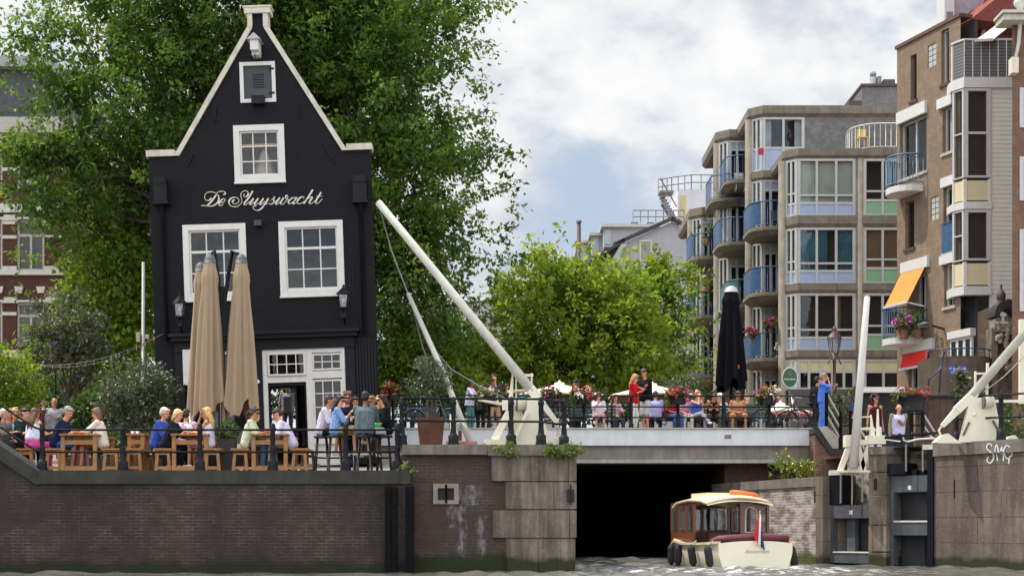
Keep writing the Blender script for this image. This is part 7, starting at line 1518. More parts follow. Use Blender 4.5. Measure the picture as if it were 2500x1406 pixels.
# dark timber screens and tubs behind the right winch, pub front
D = 44.0; f = thing('timber_fence', 'dark brown timber fence behind the big flower box', 'fence', P(2290, 1050, D)); m = MB()
for k in range(7): a = X(2235 + k * 15, D); m.box((a, D, 2.7), (a + .165, D + .04, Z(966, D)))
m.build('boards', M((.07, .04, .028), .8, .35, 4, streak=.4), f); m = MB(); m.box((X(2233, D), D - .04, Z(972, D)), (X(2340, D), D + .08, Z(965, D))); m.build('top_rail', IRON, f)
D = 45.5; f = thing('pub_shed', 'dark open bar front below the white windows behind the curly-haired woman', 'bar front', P(2150, 1060, D)); m = MB(); m.box((X(2112, D), D + .2, 2.7), (X(2235, D), D + .4, Z(955, D))); m.build('wall', M((.02, .02, .022), .8, .3), f)
m = MB(); m.box((X(2105, D), D - .1, Z(958, D)), (X(2210, D), D + .5, Z(945, D))); m.build('white_sill', WHITEP, f)
D = 46; f = tree('clump of pale leafy shrub behind the woman in the blue dress', 'shrub', [blob(2062, 985, 32, 38, D, .4), blob(2040, 1000, 25, 30, D, .4)], 900, .12, OLIVE, (X(2060, D), D, 3.65), .03, 46, .14, 12, trunk=False, cat='shrub')
D = 46; f = tree('leafy young climbing plant before the blue street sign', 'shrub', [blob(2350, 955, 22, 35, D, .25), blob(2345, 925, 12, 25, D, .2)], 420, .16, VARI, (X(2350, D), D, 2.8), .03, 47, .12, 10, trunk=False, cat='plant', hollow=.1)
D = 40.5; f = tree('dark green hedge plants at the right behind the winch railing', 'shrub', [blob(2485, 1030, 40, 45, D, .4), blob(2455, 1045, 25, 30, D, .3)], 900, .12, BUSH, (X(2480, D), D, 2.8), .03, 48, .14, 12, trunk=False, cat='shrub')
D = 45; f = tree('silver-leaved shrub in front of the leftmost apartment balconies', 'shrub', [blob(1680, 945, 35, 30, D, .4), blob(1650, 935, 25, 18, D, .3)], 800, .1, OLIVE, (X(1680, D), D, 3.65), .03, 49, .13, 12, trunk=False, cat='shrub', asp=.35)
# ================================================================ people
V = Vector
_todo = []
SKN = {k: M(c, .55, .08, 12, name='skin') for k, c in dict(l='#d9a184', t='#b97f5e', d='#8a573c', b='#5a3826', r='#cf8c74').items()}
def cloth(c):
    if isinstance(c, str) and ('cloth', c) in _mc: return _mc[('cloth', c)]
    m, t, b, o = newmat('cloth'); k = C(c); f = noise(t, 7, 4)
    Lk(t, mixc(t, ramp(t, [(.3, 0), (.7, 1)], f), tuple(x * .88 for x in k), tuple(min(1, x * 1.1) for x in k)), b.inputs['Base Color']); b.inputs['Roughness'].default_value = .9; b.inputs['Specular IOR Level'].default_value = .2
    fo = noise(t, 9, 3, None, .5, (1.6, 1.6, .7)); bumpn(t, b, mth(t, 'ADD', fo, mth(t, 'MULTIPLY', noise(t, 24, 3), .3)), .9, .045)      # creases
    _mc[('cloth', c)] = m; return m
def remesh(o, vox, it=3): 
    a = o.modifiers.new('r', 'REMESH'); a.mode = 'VOXEL'; a.voxel_size = vox; a.use_smooth_shade = True
    b_ = o.modifiers.new('s', 'SMOOTH'); b_.factor = .5; b_.iterations = it
def ik(a, t, l1, l2, pole):
    d = t - a; L = min(d.length, (l1 + l2) * .995); d.normalize(); t = a + d * L
    x = (l1 * l1 - l2 * l2 + L * L) / (2 * L); h = math.sqrt(max(0, l1 * l1 - x * x))
    p = pole - d * pole.dot(d); p.normalize(); return a + d * x + p * h, t
def person(label, px, D, zf, face, sit=None, k=1.0, shirt='#888888', slv=.5, pants='#333333', pl=1.0, hair=('short', '#2a1d15'), arms=('table', 'table'), lean=12, head=(0, 10), skin='l', fem=False, shades=False, crop=False, skirt=None, shoes='#d8d8d4', jacket=None, legs='n', vox=.017, tank=False, pmat=None, smat=None, beard=None, bag=None):
    fwd, sd_, up = V((0, -1, 0)), V((1, 0, 0)), V((0, 0, 1))
    f = thing('person', label, 'person', (X(px, D), D, zf), Matrix.Rotation(R(face), 3, 'Z') @ Matrix.Scale(k, 3)) if False else None
    f = bpy.data.objects.new('person', None); col.objects.link(f); f.location = (X(px, D), D, zf); f.rotation_euler = (0, 0, R(face)); f.scale = (k, k, k); f.empty_display_size = .2
    MW[f.name] = Matrix.LocRotScale(V((X(px, D), D, zf)), Matrix.Rotation(R(face), 3, 'Z').to_quaternion(), V((k, k, k))); tag(f, label, 'person')
    a = R(lean); dr = (fwd * math.sin(a) + up * math.cos(a)); nrm = (fwd * math.cos(a) - up * math.sin(a))
    Pv = V((0, 0, (sit + .11) if sit else .94)) / (1 if not sit else 1)
    if sit: Pv.z = sit / k + .10
    ch = Pv + dr * .33; nk = Pv + dr * .50; hy, hp = R(head[0]), R(head[1])
    a2 = a * .35 + hp * .5; hd = nk + (fwd * math.sin(a2) + up * math.cos(a2)) * .155 + fwd * .015
    HM = Matrix.Rotation(hy, 3, 'Z') @ Matrix.Rotation(hp + a * .3, 3, 'X')      # head turn then nod (face looks along -Y)
    w_ = .165 if fem else .19; sh = [Pv + dr * .44 + sd_ * s_ * w_ for s_ in (-1, 1)]
    hip = [Pv + sd_ * s_ * .09 - up * .02 for s_ in (-1, 1)]
    if sit:
        sp = {'n': .03, 'w': .10, 'x': .02}[legs]
        kn = [hip[i] + fwd * .40 + up * .0 + sd_ * s_ * sp for i, s_ in enumerate((-1, 1))]; drop = max(.30, min(.44, kn[0].z - .09))
        an = [kn[i] - up * drop + fwd * (.02 if i else -.06) for i in (0, 1)]
        if legs == 'x': kn[0] += up * .07 + sd_ * .08; an[0] = kn[0] - up * .26 + fwd * .20 + sd_ * .14
    else:
        kn = [hip[i] - up * .43 + fwd * (.03 + .05 * i) + sd_ * s_ * .01 for i, s_ in enumerate((-1, 1))]; an = [V((kn[i].x, kn[i].y + .06, .085)) for i in (0, 1)]
    tgt = {'table': Pv + up * .24 + fwd * .44, 'lap': Pv + up * .09 + fwd * .30, 'down': Pv + dr * .44 - up * .56, 'face': hd + fwd * .13 - up * .07, 'phone': Pv + up * .38 + fwd * .34, 'chest': Pv + up * .28 + fwd * .26, 'far': Pv + up * .24 + fwd * .52, 'cheek': hd + fwd * .07 - up * .06, 'hipp': Pv + up * .06 + fwd * .06}
    el, wr = [], []
    for i, s_ in enumerate((-1, 1)):
        t_ = tgt[arms[i]] + sd_ * s_ * {'table': .10, 'lap': .07, 'down': w_ + .07, 'face': .03, 'phone': .07, 'chest': -.06, 'far': .06, 'cheek': .05, 'hipp': w_ + .02}[arms[i]]
        e, t_ = ik(sh[i], t_, .28, .25, (-up * .9 + sd_ * s_ * .45 - fwd * .3) if arms[i] != 'down' else (-fwd + sd_ * s_ * .3)); el.append(e); wr.append(t_)
    # ---- body: one continuous skin surface
    m = MB()
    for i, s_ in enumerate((-1, 1)):
        m.cap(Pv + sd_ * s_ * .075, ch + sd_ * s_ * (.075 if fem else .088), .105, .105 if fem else .112)
        m.cap(ch + dr * .03 + sd_ * s_ * .06, sh[i] - sd_ * s_ * .01, .08, .058); m.cap(sh[i], el[i], .047 if not fem else .041, .036 if not fem else .032); m.cap(el[i], wr[i], .037 if not fem else .033, .024)
        m.cap(hip[i], kn[i], .082, .056); m.cap(kn[i], an[i], .055, .036); ft = an[i] + fwd * .13 - up * .045; m.cap(an[i] - up * .03, ft, .038, .034)
    m.cap(nk - dr * .06, hd - up * .04, .058, .05)
    B_ = lambda p: hd + HM @ V(p)
    m.ball(B_((0, .012, .025)), (.074, .092, .092), 12, 8, HM); m.ball(B_((0, -.025, -.045)), (.056, .062, .068), 10, 7, HM); m.cap(B_((0, -.085, .012)), B_((0, -.108, -.022)), .011, .016); m.cap(B_((-.03, -.078, .028)), B_((.03, -.078, .028)), .014, .014)
    for s_ in (-1, 1): m.ball(B_((.076 * s_, .008, -.005)), (.014, .02, .032), 6, 5, HM)
    m.ball(B_((0, -.074, -.088)), (.024, .022, .02), 6, 5, HM)
    ex = MB(); ex.mi = 0
    for i, s_ in enumerate((-1, 1)):             # palm and five fingers, slightly curled
        d = (wr[i] - el[i]).normalized(); n_ = d.cross(up)
        if n_.length < .2: n_ = sd_.copy() * 1
        n_.normalize(); dn_ = d.cross(n_)
        if dn_.z > 0: dn_ = -dn_
        m.cap(wr[i], wr[i] + d * .05, .024, .03); m.ball(wr[i] + d * .055, .034, 8, 6)
        for q, (o_, l_) in enumerate(((-.027, .058), (-.009, .072), (.009, .076), (.026, .066))):
            b0 = wr[i] + d * .078 + n_ * o_; k1 = b0 + d * l_ * .5 + dn_ * .008; ex.tube([b0 - d * .02, k1, k1 + d * l_ * .35 + dn_ * .025], [.0095, .009, .007], 6)
        b0 = wr[i] + d * .03 + n_ * .028 * -s_; ex.tube([b0, b0 + d * .03 + n_ * .025 * -s_, b0 + d * .06 + n_ * .025 * -s_ + dn_ * .01], [.012, .010, .008], 6)
    ex.mi = 1
    for s_ in (-1, 1): ex.ball(B_((.030 * s_, -.086, .008)), (.013, .008, .007), 6, 5, HM)
    ex.mi = 2; ex.ball(B_((0, -.088, -.055)), (.024, .010, .007), 8, 5, HM)
    ex.mi = 3
    for s_ in (-1, 1): ex.cap(B_((.018 * s_, -.09, .030)), B_((.046 * s_, -.08, .031)), .006, .004, 5)
    o = m.build('body', [SKN[skin], M('#1d1512', .3), M('#a2524c', .5), M(hair[1], .7)], f, local=True); remesh(o, vox); _todo.append((o, ex))
    # ---- clothes
    g_ = .017
    m = MB(); c0 = Pv - dr * (.02 if not crop else -.13) if not sit else Pv + dr * (.0 if not crop else .14)
    for i, s_ in enumerate((-1, 1)):
        m.cap(c0 + sd_ * s_ * .08, ch + sd_ * s_ * (.078 if fem else .09), .105 + g_ + (.01 if not crop else -.005), .106 + g_ * .8 if fem else .113 + g_)
        if i == 0: m.cap(c0, ch, .118 + g_, .112 + g_)
        if not tank: m.cap(ch + dr * .03 + sd_ * s_ * .04, sh[i] - sd_ * s_ * .005, .085 + g_, .062 + g_ * .6)
        else: m.cap(ch + dr * .0 + sd_ * s_ * .06, ch + dr * .13 + sd_ * s_ * .10, .08 + g_, .035)
        if slv > 0 and not tank:
            e = sh[i].lerp(el[i], min(1, slv * 2)); m.cap(sh[i], e, .05 + g_, .05 + g_ * (1.3 if slv < .5 else .9))
            if slv > .5: m.cap(el[i], el[i].lerp(wr[i], (slv - .5) * 1.9), .045 + g_, .036 + g_ * .6)
    if fem: [m.ball(ch + dr * .02 + nrm * .075 + sd_ * s_ * .065, .062, 8, 6) for s_ in (-1, 1)]
    if not tank and not crop: m.cap(nk - dr * .075, nk - dr * .045, .085, .064)
    o = m.build('shirt' if not skirt or skirt != 'dress' else 'dress', smat or cloth(shirt), f, local=True); remesh(o, vox); _todo.append((o, None))
    if jacket:
        m = MB()
        for i, s_ in enumerate((-1, 1)):
            m.cap(Pv + sd_ * s_ * .12 - nrm * .03, ch + sd_ * s_ * .12 - nrm * .02, .12, .11); m.cap(ch + dr * .03 + sd_ * s_ * .08 - nrm * .02, sh[i], .09, .08); m.cap(sh[i], el[i], .075, .065); m.cap(el[i], el[i].lerp(wr[i], .9), .062, .052)
        o = m.build('jacket', cloth(jacket), f, local=True); remesh(o, vox); _todo.append((o, None))
    m = MB()
    for i, s_ in enumerate((-1, 1)):
        m.cap(Pv + sd_ * s_ * .075 - dr * .03, Pv + sd_ * s_ * .07 + dr * .05, .115, .112)
        if skirt: continue
        e = hip[i].lerp(kn[i], min(1, pl * 2)); m.cap(hip[i], e, .082 + g_, (.056 if pl >= .5 else .075) + g_ * (1.4 if pl <= .5 else .9))
        if pl > .5: m.cap(kn[i], kn[i].lerp(an[i], (pl - .5) * 2 * .97), .058 + g_, .042 + g_ * (1.0 if legs != 'w' else 2))
    if skirt:
        mid = [(kn[0] + kn[1]) / 2, (an[0] + an[1]) / 2]
        for i, s_ in enumerate((-1, 1)):
            m.cap(hip[i], kn[i], .10, .085)
            if pl > .5: m.cap(kn[i], kn[i].lerp(an[i], (pl - .5) * 2), .085, .095)
        m.cap(Pv - up * .03, mid[0], .12, .10)
        if pl > .5: m.cap(mid[0], mid[0].lerp(mid[1], (pl - .5) * 2), .10, .12)
    o = m.build('skirt' if skirt else ('trousers' if pl > .6 else 'shorts'), pmat or cloth(pants if skirt != 'dress' else shirt), f, local=True); remesh(o, vox); _todo.append((o, None))
    for i in (0, 1):
        m = MB(); m.cap(an[i] - up * .035, an[i] + fwd * .14 - up * .05, .046, .04); m.cap(an[i] - up * .03 - fwd * .03, an[i] - up * .03, .045, .045); o = m.build('shoe', M(shoes, .6, .1), f, local=True); remesh(o, .02, 2); _todo.append((o, None))
    # ---- hair
    st, hc = hair; m = MB(); HR_ = M(hc, .55, .3, 30, .4, 60)
    if st != 'bald':
        m.ball(B_((0, .024, .048)), (.083, .096, .088), 12, 8, HM); m.ball(B_((0, .05, .0)), (.078, .068, .08), 10, 7, HM); m.cap(B_((-.045, -.055, .085)), B_((.045, -.055, .085)), .03, .03)
        if st in ('long', 'pony', 'bob', 'bun'):
            for s_ in (-1, 1): m.cap(B_((.062 * s_, -.01, .04)), B_((.072 * s_, .03, -.07 if st != 'pony' else -.03)), .03, .03)
        if st == 'long':
            bk = sh[0].lerp(sh[1], .5) - nrm * .10
            for s_ in (-1, 0, 1): m.cap(B_((.055 * s_, .07, -.03)), bk + sd_ * s_ * .07 + dr * .02, .05, .045); m.cap(bk + sd_ * s_ * .07 + dr * .02, bk + sd_ * s_ * .06 - dr * .14, .045, .022)
        if st == 'bob': [m.cap(B_((.06 * s_, .05, .0)), B_((.055 * s_, .06, -.12)), .045, .035) for s_ in (-1, 0, 1)]
        if st == 'pony': m.cap(B_((0, .10, .03)), B_((0, .15, -.06)), .034, .034); m.cap(B_((0, .15, -.06)), B_((0, .14, -.19)), .034, .014)
        if st == 'bun': m.ball(B_((0, .08, .11)), .05, 8, 6)
        if st == 'curly':
            g = random.Random(px)
            for _ in range(60): v = V((g.gauss(0, 1), g.gauss(0, 1), g.gauss(0, 1))).normalized(); v = V((v.x * .14, abs(v.y) * .13 + .0, v.z * .15 + .0)); m.ball(B_(v), .035, 6, 5)
        if st == 'tuft': [m.ball(B_((.03 * q, -.03, .12)), .035, 6, 5) for q in (-2, -1, 0, 1, 2)]
    else:
        for s_ in (-1, 1): m.cap(B_((.072 * s_, .02, -.005)), B_((.06 * s_, .075, -.01)), .02, .026)
        m.cap(B_((-.05, .085, -.01)), B_((.05, .085, -.01)), .022, .022)
    o = m.build('hair', HR_, f, local=True); remesh(o, .014, 2 if st != 'curly' else 1); _todo.append((o, None))
    if beard: m = MB(); m.ball(B_((0, -.035, -.062)), (.062, .066, .058), 10, 7, HM); o = m.build('beard', M(beard, .8, .3, 30), f, local=True)
    if st == 'cap' or bag == 'cap': m = MB(); m.ball(B_((0, .015, .07)), (.092, .105, .07), 12, 7, HM); m.cap(B_((-.04, -.1, .06)), B_((.04, -.1, .06)), .03, .03); o = m.build('cap', M('#e8eaf2', .8), f, local=True); remesh(o, .014); _todo.append((o, None))
    if shades:
        m = MB(); [m.ball(B_((.033 * s_, -.098, .010)), (.030, .012, .022), 10, 6, HM) for s_ in (-1, 1)]; m.cap(B_((-.02, -.104, .014)), B_((.02, -.104, .014)), .005, .005, 5); [m.cap(B_((.06 * s_, -.088, .014)), B_((.078 * s_, .0, .01)), .005, .005, 5) for s_ in (-1, 1)]; m.build('sunglasses', M('#0b0a0c', .15), f, local=True)
    return f, [MW[f.name] @ q for q in wr]
# zebra print and printed tee
zm, t, b, o = newmat('zebra_print'); wv = N(t, 'ShaderNodeTexWave'); wv.inputs['Scale'].default_value = 11; wv.inputs['Distortion'].default_value = 6; wv.inputs['Detail'].default_value = 2; wv.bands_direction = 'Z'; Lk(t, N(t, 'ShaderNodeTexCoord').outputs['Object'], wv.inputs[0]); Lk(t, ramp(t, [(.45, .03), (.55, .5)], wv.outputs[1]), b.inputs['Base Color']); b.inputs['Roughness'].default_value = .85
pm_, t, b, o = newmat('printed_tee'); nz_ = noise(t, 9, 3); Lk(t, ramp(t, [(.46, (.62, .62, .70)), (.5, (.45, .06, .08)), (.56, (.6, .58, .66)), (.62, (.1, .14, .3)), (.66, (.62, .62, .7))], nz_, 'CONSTANT'), b.inputs['Base Color']); b.inputs['Roughness'].default_value = .85
fp_, t, b, o = newmat('floral_cloth'); nz_ = noise(t, 14, 2); Lk(t, ramp(t, [(.4, (.45, .1, .22)), (.52, (.6, .4, .45)), (.6, (.3, .05, .12))], nz_), b.inputs['Base Color']); b.inputs['Roughness'].default_value = .85
RT, LT, BK = 90, -90, 180
S_ = .5; T_ = lambda D: tz(D) + .01
# --- terrace
person('grey-haired person in a navy polo and blue shorts leaning on a picnic table', 138, 31.35, T_(31.35), RT, S_, 1.04, '#1b2340', .45, '#2a5fb0', .42, ('short', '#8f8a84'), ('table', 'table'), 20, (-15, 22), 'r', shoes='#c9c9c4')
person('person with shoulder-length brown hair in a cream white tee facing the navy polo', 250, 31.3, T_(31.3), LT, S_, .97, '#d9d3cb', .45, '#8a5a3c', .5, ('bob', '#6e4f38'), ('table', 'far'), 10, (0, 12), 'r', True, shoes='#333333')
person('person seen from behind in a white crop top and bright pink trousers', 78, 31.0, T_(31.0), 150, S_, .96, '#d7d6ea', 0, '#c94f94', 1.0, ('long', '#5b3f2a'), ('table', 'table'), 8, (0, 5), 'l', True, crop=True, tank=True, shoes='#888888')
person('person in a dark green tee with short dark hair beside the white crop top', 52, 31.7, T_(31.7), 60, S_, .98, '#12302a', .45, '#14161a', 1.0, ('short', '#231813'), ('table', 'table'), 10, (0, 8), 'l')
person('person in a pale blue shirt with a sunburnt face at the far left', 20, 32.6, T_(32.6), 20, S_, .96, '#8d9bb0', .5, '#22262e', 1.0, ('short', '#3a2a20'), ('table', 'table'), 5, (10, 5), 'r')
person('person with white hair and a grey shirt cut by the left edge', 2, 31.6, T_(31.6), 70, S_, .96, '#77706c', .6, '#333333', 1.0, ('short', '#cfcac2'), ('table', 'lap'), 8, (0, 5), 'r')
person('person with light grey hair in a royal blue shirt beside the navy top', 382, 32.1, T_(32.1), 80, S_, 1.02, '#3a52a8', .9, '#2a3a70', 1.0, ('short', '#cbbfae'), ('table', 'table'), 16, (0, 12), 'r')
person('person with blonde bobbed hair in a navy top at the middle picnic table', 407, 31.2, T_(31.2), RT, S_, .97, '#161b2b', .55, '#12151f', 1.0, ('bob', '#d2b27c'), ('table', 'far'), 22, (-10, 15), 'l', True, shoes='#d8d8d4')
person('person seen from behind with dark hair in a red and blue printed tee', 452, 32.35, T_(32.35), BK, S_, .98, '#cfd0e0', .48, '#c06a96', .5, ('short', '#1d1714'), ('table', 'table'), 8, (0, 6), 't', smat=pm_)
person('person with long blonde hair and a pink skirt, hand raised to the face', 512, 31.15, T_(31.15), LT, S_, .97, '#cfcbe0', 0, '#d58ba6', .5, ('long', '#cda56a'), ('face', 'table'), 6, (0, 0), 't', True, tank=True, skirt='s', pmat=fp_)
person('person with a dark ponytail in a pale green tee and blue jeans', 602, 31.2, T_(31.2), RT, S_, 1.0, '#c5cfae', .48, '#4d6282', 1.0, ('pony', '#2b1d17'), ('table', 'table'), 14, (-10, 10), 't', True, shades=True)
person('person with short dark hair in a lavender white tee and zebra trousers', 712, 31.2, T_(31.2), LT, S_, 1.02, '#cbc9e6', .45, '#888888', 1.0, ('short', '#2e2019'), ('table', 'table'), 26, (0, 25), 'r', True, pmat=zm)
B_S = .77
person('person in a loose white shirt with short hair behind the blue blouse', 786, 32.1, T_(32.1), 80, B_S, 1.0, '#cfcbdc', .85, '#1c1e26', .5, ('short', '#3b2c22'), ('table', 'table'), 14, (20, 5), 't')
person('person with dark hair in a puffy light blue blouse looking at a phone', 818, 31.2, T_(31.2), RT, B_S, .96, '#7f9ccf', .62, '#b49a72', .5, ('long', '#1c1412'), ('phone', 'phone'), 8, (-25, 12), 'l', True, shades=True, legs='x', shoes='#c9c5bd')
person('person with a beard and black sunglasses facing the water in a navy tee', 847, 32.8, T_(32.8), 12, B_S, 1.1, '#10131f', .45, '#15171c', 1.0, ('tuft', '#6b4a32'), ('table', 'table'), 2, (0, 4), 'r', shades=True, beard='#8a5a3e')
person('person seen from behind in a short-sleeved grey shirt at the high table', 890, 31.0, T_(31.0), 172, B_S, 1.04, '#5c6a70', .5, '#14161a', .5, ('short', '#17110f'), ('table', 'table'), 6, (0, 6), 'd', legs='w')
person('person with brown hair half hidden behind the grey shirt', 914, 32.6, T_(32.6), -30, B_S, 1.0, '#6b4a3a', .5, '#33343a', 1.0, ('short', '#7a5a3c'), ('table', 'table'), 8, (0, 8), 't', shades=True)
person('person with pale blonde curls behind the black top', 932, 33.2, T_(33.2), -20, B_S, .98, '#5b4a55', .5, '#33343a', 1.0, ('curly', '#d9bd78'), ('table', 'table'), 4, (0, 8), 'l', True)
person('person with dark brown hair and sunglasses in a black top and white trousers', 944, 31.35, T_(31.35), -70, B_S, .98, '#101114', .48, '#c5c4c4', .5, ('long', '#20120f'), ('table', 'lap'), 8, (0, 5), 'l', True, shades=True)
m = MB(); c = P(922, 1039, 31.2); m.lathe([(.0, -.05), (.06, -.05), (.09, 0), (.08, .05), (.03, .075), (0, .08)], c, 14); tag(m.build('green_ball_bag', M((.06, .55, .10), .4, .1)), 'bright green rounded bag on the lap of the person in the black top', 'bag')
# --- standing at the back left
for (px, D_, lab, kw) in ((106, 39.4, 'person in a white shirt with grey hair walking behind the terrace', dict(shirt='#d8d6e2', hair=('short', '#6a625a'))), (133, 39.0, 'bald person with a backpack over a light shirt behind the terrace', dict(shirt='#a9adb8', hair=('bald', '#8a7c70'), skin='r')), (91, 38.6, 'person with long brown hair in a maroon top behind the crop top', dict(shirt='#5a2f36', hair=('long', '#4a2d20'), fem=True, k=.95)), (64, 38.8, 'person with short fair hair in a beige shirt far behind the green tee', dict(shirt='#b8aa90', hair=('short', '#9a7a52'), k=.93))):
    person(lab, px, D_, tz(D_), kw.pop('face', 10), None, kw.pop('k', .97), slv=.5, pants='#3a3f4c', arms=('down', 'chest'), lean=2, vox=.02, **kw)
person('person in a pale tee and grey trousers seen through the open pub door', 703, 46, tz(46) + .01, 0, None, 1.0, '#b4b6c0', .45, '#77787c', 1.0, ('short', '#3a2a20'), ('down', 'down'), 2, (0, 0), 't', vox=.02)
# --- on the bridge
Z0 = 3.655; kw = dict(vox=.02)
person('person with dark hair in a white tee photographing with a phone near the olive pot', 1146, 43.9, Z0, 70, None, .93, '#c9cde2', .48, '#4f7f78', 1.0, ('pony', '#241a15'), ('phone', 'phone'), 6, (0, 5), 'd', True, **kw)
person('person with a balding head in a dark top seen from behind', 1172, 45.6, Z0, 160, None, .93, '#2a2530', .5, '#22242a', 1.0, ('bald', '#4a3226'), ('down', 'down'), 4, (0, 10), 't', **kw)
person('person in a charcoal tee drinking while standing on the bridge', 1206, 44.2, Z0, 25, None, 1.03, '#3b3844', .45, '#b08a70', .5, ('short', '#3b302a'), ('face', 'chest'), 0, (15, -5), 't', **kw)
person('person with wavy brown hair just left of the winch frame', 1236, 44.8, Z0, 20, None, .90, '#4a2a28', .5, '#2a2a30', 1.0, ('long', '#4a2c20'), ('chest', 'down'), 2, (0, 5), 't', True, **kw)
person('person with black hair in a dark tee resting the face on a hand', 1412, 45.4, Z0, -50, None, 1.0, '#22242c', .45, '#2a2c34', 1.0, ('tuft', '#120f0e'), ('cheek', 'chest'), 4, (0, 10), 'd', **kw)
person('person in round sunglasses and a white top seated on a bridge bench', 1461, 44.45, Z0, 5, .46, .92, '#d8d6dc', .4, '#c98a8c', .6, ('long', '#5a2c24'), ('phone', 'lap'), 4, (-20, 8), 'l', True, shades=True, **kw)
person('person with long fair hair in a red tee and white trousers standing by the rail', 1546, 43.1, Z0, 65, None, .97, '#b8131c', .45, '#d8d4c8', 1.0, ('long', '#b88d58'), ('chest', 'phone'), 3, (0, 12), 'r', True, shades=True, **kw)
person('tall person in a black tee and pale shorts standing beside the red tee', 1577, 43.3, Z0, -50, None, 1.07, '#111217', .47, '#b9b8b8', .48, ('short', '#4a3628'), ('down', 'chest'), 4, (20, 22), 'r', shoes='#22242a', **kw)
person('person in a lavender tee seated with their back to the water', 1600, 44.3, Z0, 170, .46, .95, '#a9a4d0', .48, '#3a4a70', 1.0, ('short', '#2a1d16'), ('lap', 'lap'), 6, (0, 8), 't', **kw)
person('person in blue jeans seated behind the red geraniums', 1634, 44.4, Z0, 40, .46, .95, '#8a3038', .5, '#3a5f96', 1.0, ('pony', '#5a3a28'), ('lap', 'lap'), 8, (0, 5), 't', True, **kw)
person('person in a blue camisole and grey jeans with crossed legs, hand at mouth', 1697, 44.4, Z0, 25, .46, .97, '#4a5fae', 0, '#9aa0a8', 1.0, ('bun', '#b08a5c'), ('face', 'lap'), 12, (0, 5), 'l', True, tank=True, legs='x', **kw)
person('person in a floral shirt seated between the geraniums and the blue camisole', 1672, 44.6, Z0, 10, .46, .92, '#8a4a58', .5, '#c9c4bc', 1.0, ('long', '#6a4a38'), ('lap', 'lap'), 5, (0, 0), 'l', True, smat=fp_, **kw)
person('person in a dark camisole with folded arms and olive trousers on the bench', 1741, 44.4, Z0, 0, .46, .97, '#2a1616', 0, '#4a4a3e', .9, ('bun', '#2a1914'), ('chest', 'chest'), 14, (0, 8), 't', True, tank=True, legs='w', **kw)
person('person in a white cap behind the dark camisole', 1757, 45.6, Z0, 10, .46, 1.0, '#b9bccb', .5, '#5a5f6a', 1.0, ('short', '#3a2a20'), ('lap', 'lap'), 4, (0, 5), 'l', bag='cap', **kw)
person('tanned person in a beige singlet leaning forward with clasped hands', 1797, 44.3, Z0, 5, .46, .98, '#b88d70', 0, '#b58058', .45, ('short', '#3a2418'), ('lap', 'lap'), 24, (0, 20), 't', tank=True, legs='w', **kw)
person('person in a black jacket standing behind the blue dress at the bridge end', 1993, 44.3, Z0, 120, None, 1.0, '#15161b', 1.0, '#3a332e', 1.0, ('short', '#15100e'), ('down', 'down'), 3, (0, 5), 't', **kw)
person('person in a long sky blue dress holding something to the mouth at the bridge end', 2008, 43.4, Z0, 60, None, 1.0, '#4a72c8', .4, '#4a72c8', .97, ('short', '#8a6a4c'), ('face', 'phone'), 3, (0, 5), 'r', True, skirt='dress', shades=True, **kw)
person('person in a denim blue dress partly behind the upright white pole', 2084, 46.0, Z0, 30, None, .93, '#3d5f9a', 0, '#3d5f9a', .7, ('long', '#2a1712'), ('down', 'down'), 2, (0, 5), 'd', True, skirt='dress', tank=True, **kw)
ZQ = qz + .004
person('person with big curly hair in a maroon buttoned vest and white jeans', 2136, 40.6, ZQ, 15, None, 1.01, '#3d1118', 0, '#cfcfe0', 1.0, ('curly', '#2a1611'), ('down', 'down'), 1, (10, 6), 't', True, shades=True, tank=True, **kw)
person('bald person in a beige jacket over a lavender tee walking up from the lock', 2192, 42.7, ZQ - .06, 5, None, .99, '#c4c0ea', .5, '#22263a', 1.0, ('bald', '#a08c7c'), ('down', 'chest'), 6, (0, 10), 'r', jacket='#8a7a62', **kw)
person('person with fair curls in a rust top at the back of the left terrace', 34, 33.6, T_(33.6), 30, S_, 1.0, '#8a4a30', .5, '#33343a', 1.0, ('curly', '#a8845a'), ('table', 'table'), 6, (0, 5), 'l', True, **kw)
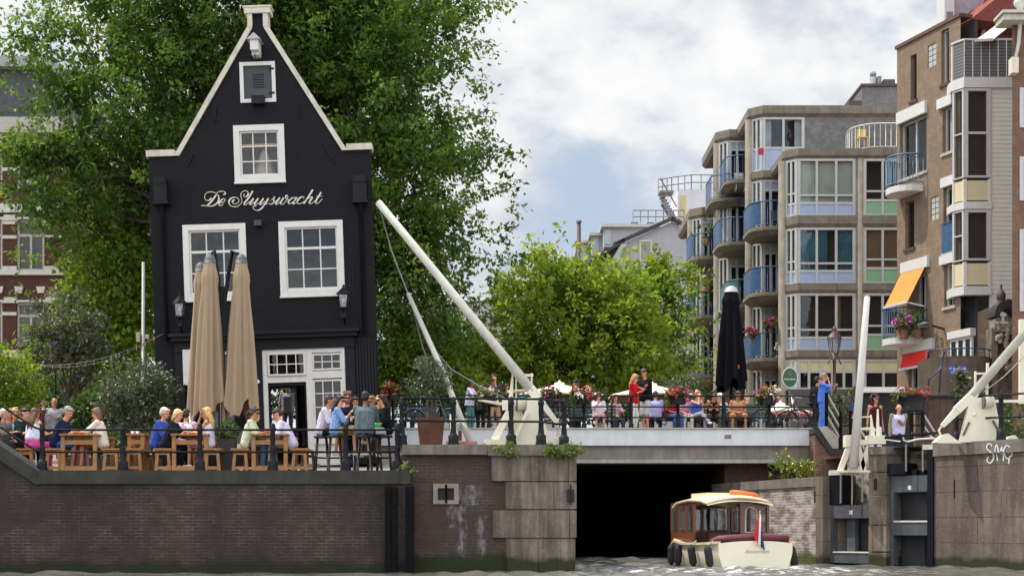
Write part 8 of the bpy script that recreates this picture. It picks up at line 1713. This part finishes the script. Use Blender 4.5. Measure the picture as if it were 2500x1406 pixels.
person('person with black hair in a grey hoodie behind the dark green tee', 66, 33.4, T_(33.4), -20, S_, 1.0, '#55585f', .9, '#22242a', 1.0, ('short', '#15110f'), ('table', 'table'), 8, (0, 5), 't', **kw)
person('person in a plum top half hidden between the sunglasses and the grey shirt', 868, 33.4, T_(33.4), 5, B_S, 1.0, '#3a2440', .5, '#22242a', 1.0, ('long', '#1d1412'), ('table', 'table'), 4, (0, 8), 't', True, **kw)
person('person in a pale pink tee seated farther back near the cream parasols', 1500, 45.7, Z0, 20, .46, .96, '#c9a0a8', .5, '#4a5060', 1.0, ('bob', '#4a3022'), ('lap', 'table'), 6, (0, 5), 'l', True, **kw)
person('person in a mustard tee seated behind the crossed-leg person', 1716, 45.9, Z0, -30, .46, 1.0, '#a8803a', .5, '#3a3f4c', 1.0, ('short', '#2a1c14'), ('lap', 'table'), 6, (0, 5), 't', **kw)
person('person in a green shirt seated behind the tanned person', 1824, 45.8, Z0, -20, .46, 1.0, '#4f6b4a', .5, '#3a3f4c', 1.0, ('short', '#6a4a30'), ('table', 'lap'), 6, (0, 5), 'l', **kw)
person('person in a teal top standing behind the winch drum', 1277, 45.8, Z0, 15, None, .92, '#2f6a74', .5, '#3a3f4c', 1.0, ('bun', '#3a2418'), ('chest', 'down'), 3, (0, 5), 'l', True, **kw)
# ---- turn the remeshed figures into plain meshes, faces and fingers joined in
bpy.context.view_layer.update(); dg = bpy.context.evaluated_depsgraph_get(); done = []
for o, ex in _todo:
    me = bpy.data.meshes.new_from_object(o.evaluated_get(dg)); nv = len(me.vertices)
    if ex:
        co = [tuple(v.co) for v in me.vertices] + ex.v; fc = [tuple(p.vertices) for p in me.polygons] + [[nv + i for i in f_] for f_ in ex.f]; mi = [0] * len(me.polygons) + ex.m
        m2 = bpy.data.meshes.new('body'); m2.from_pydata(co, [], fc); [m2.materials.append(q) for q in o.data.materials]; m2.polygons.foreach_set('material_index', mi); me = m2
    me.polygons.foreach_set('use_smooth', [True] * len(me.polygons)); me.update(); done.append((o, me))
for o, me in done: o.modifiers.clear(); nm = o.name; o.data = me; me.name = nm
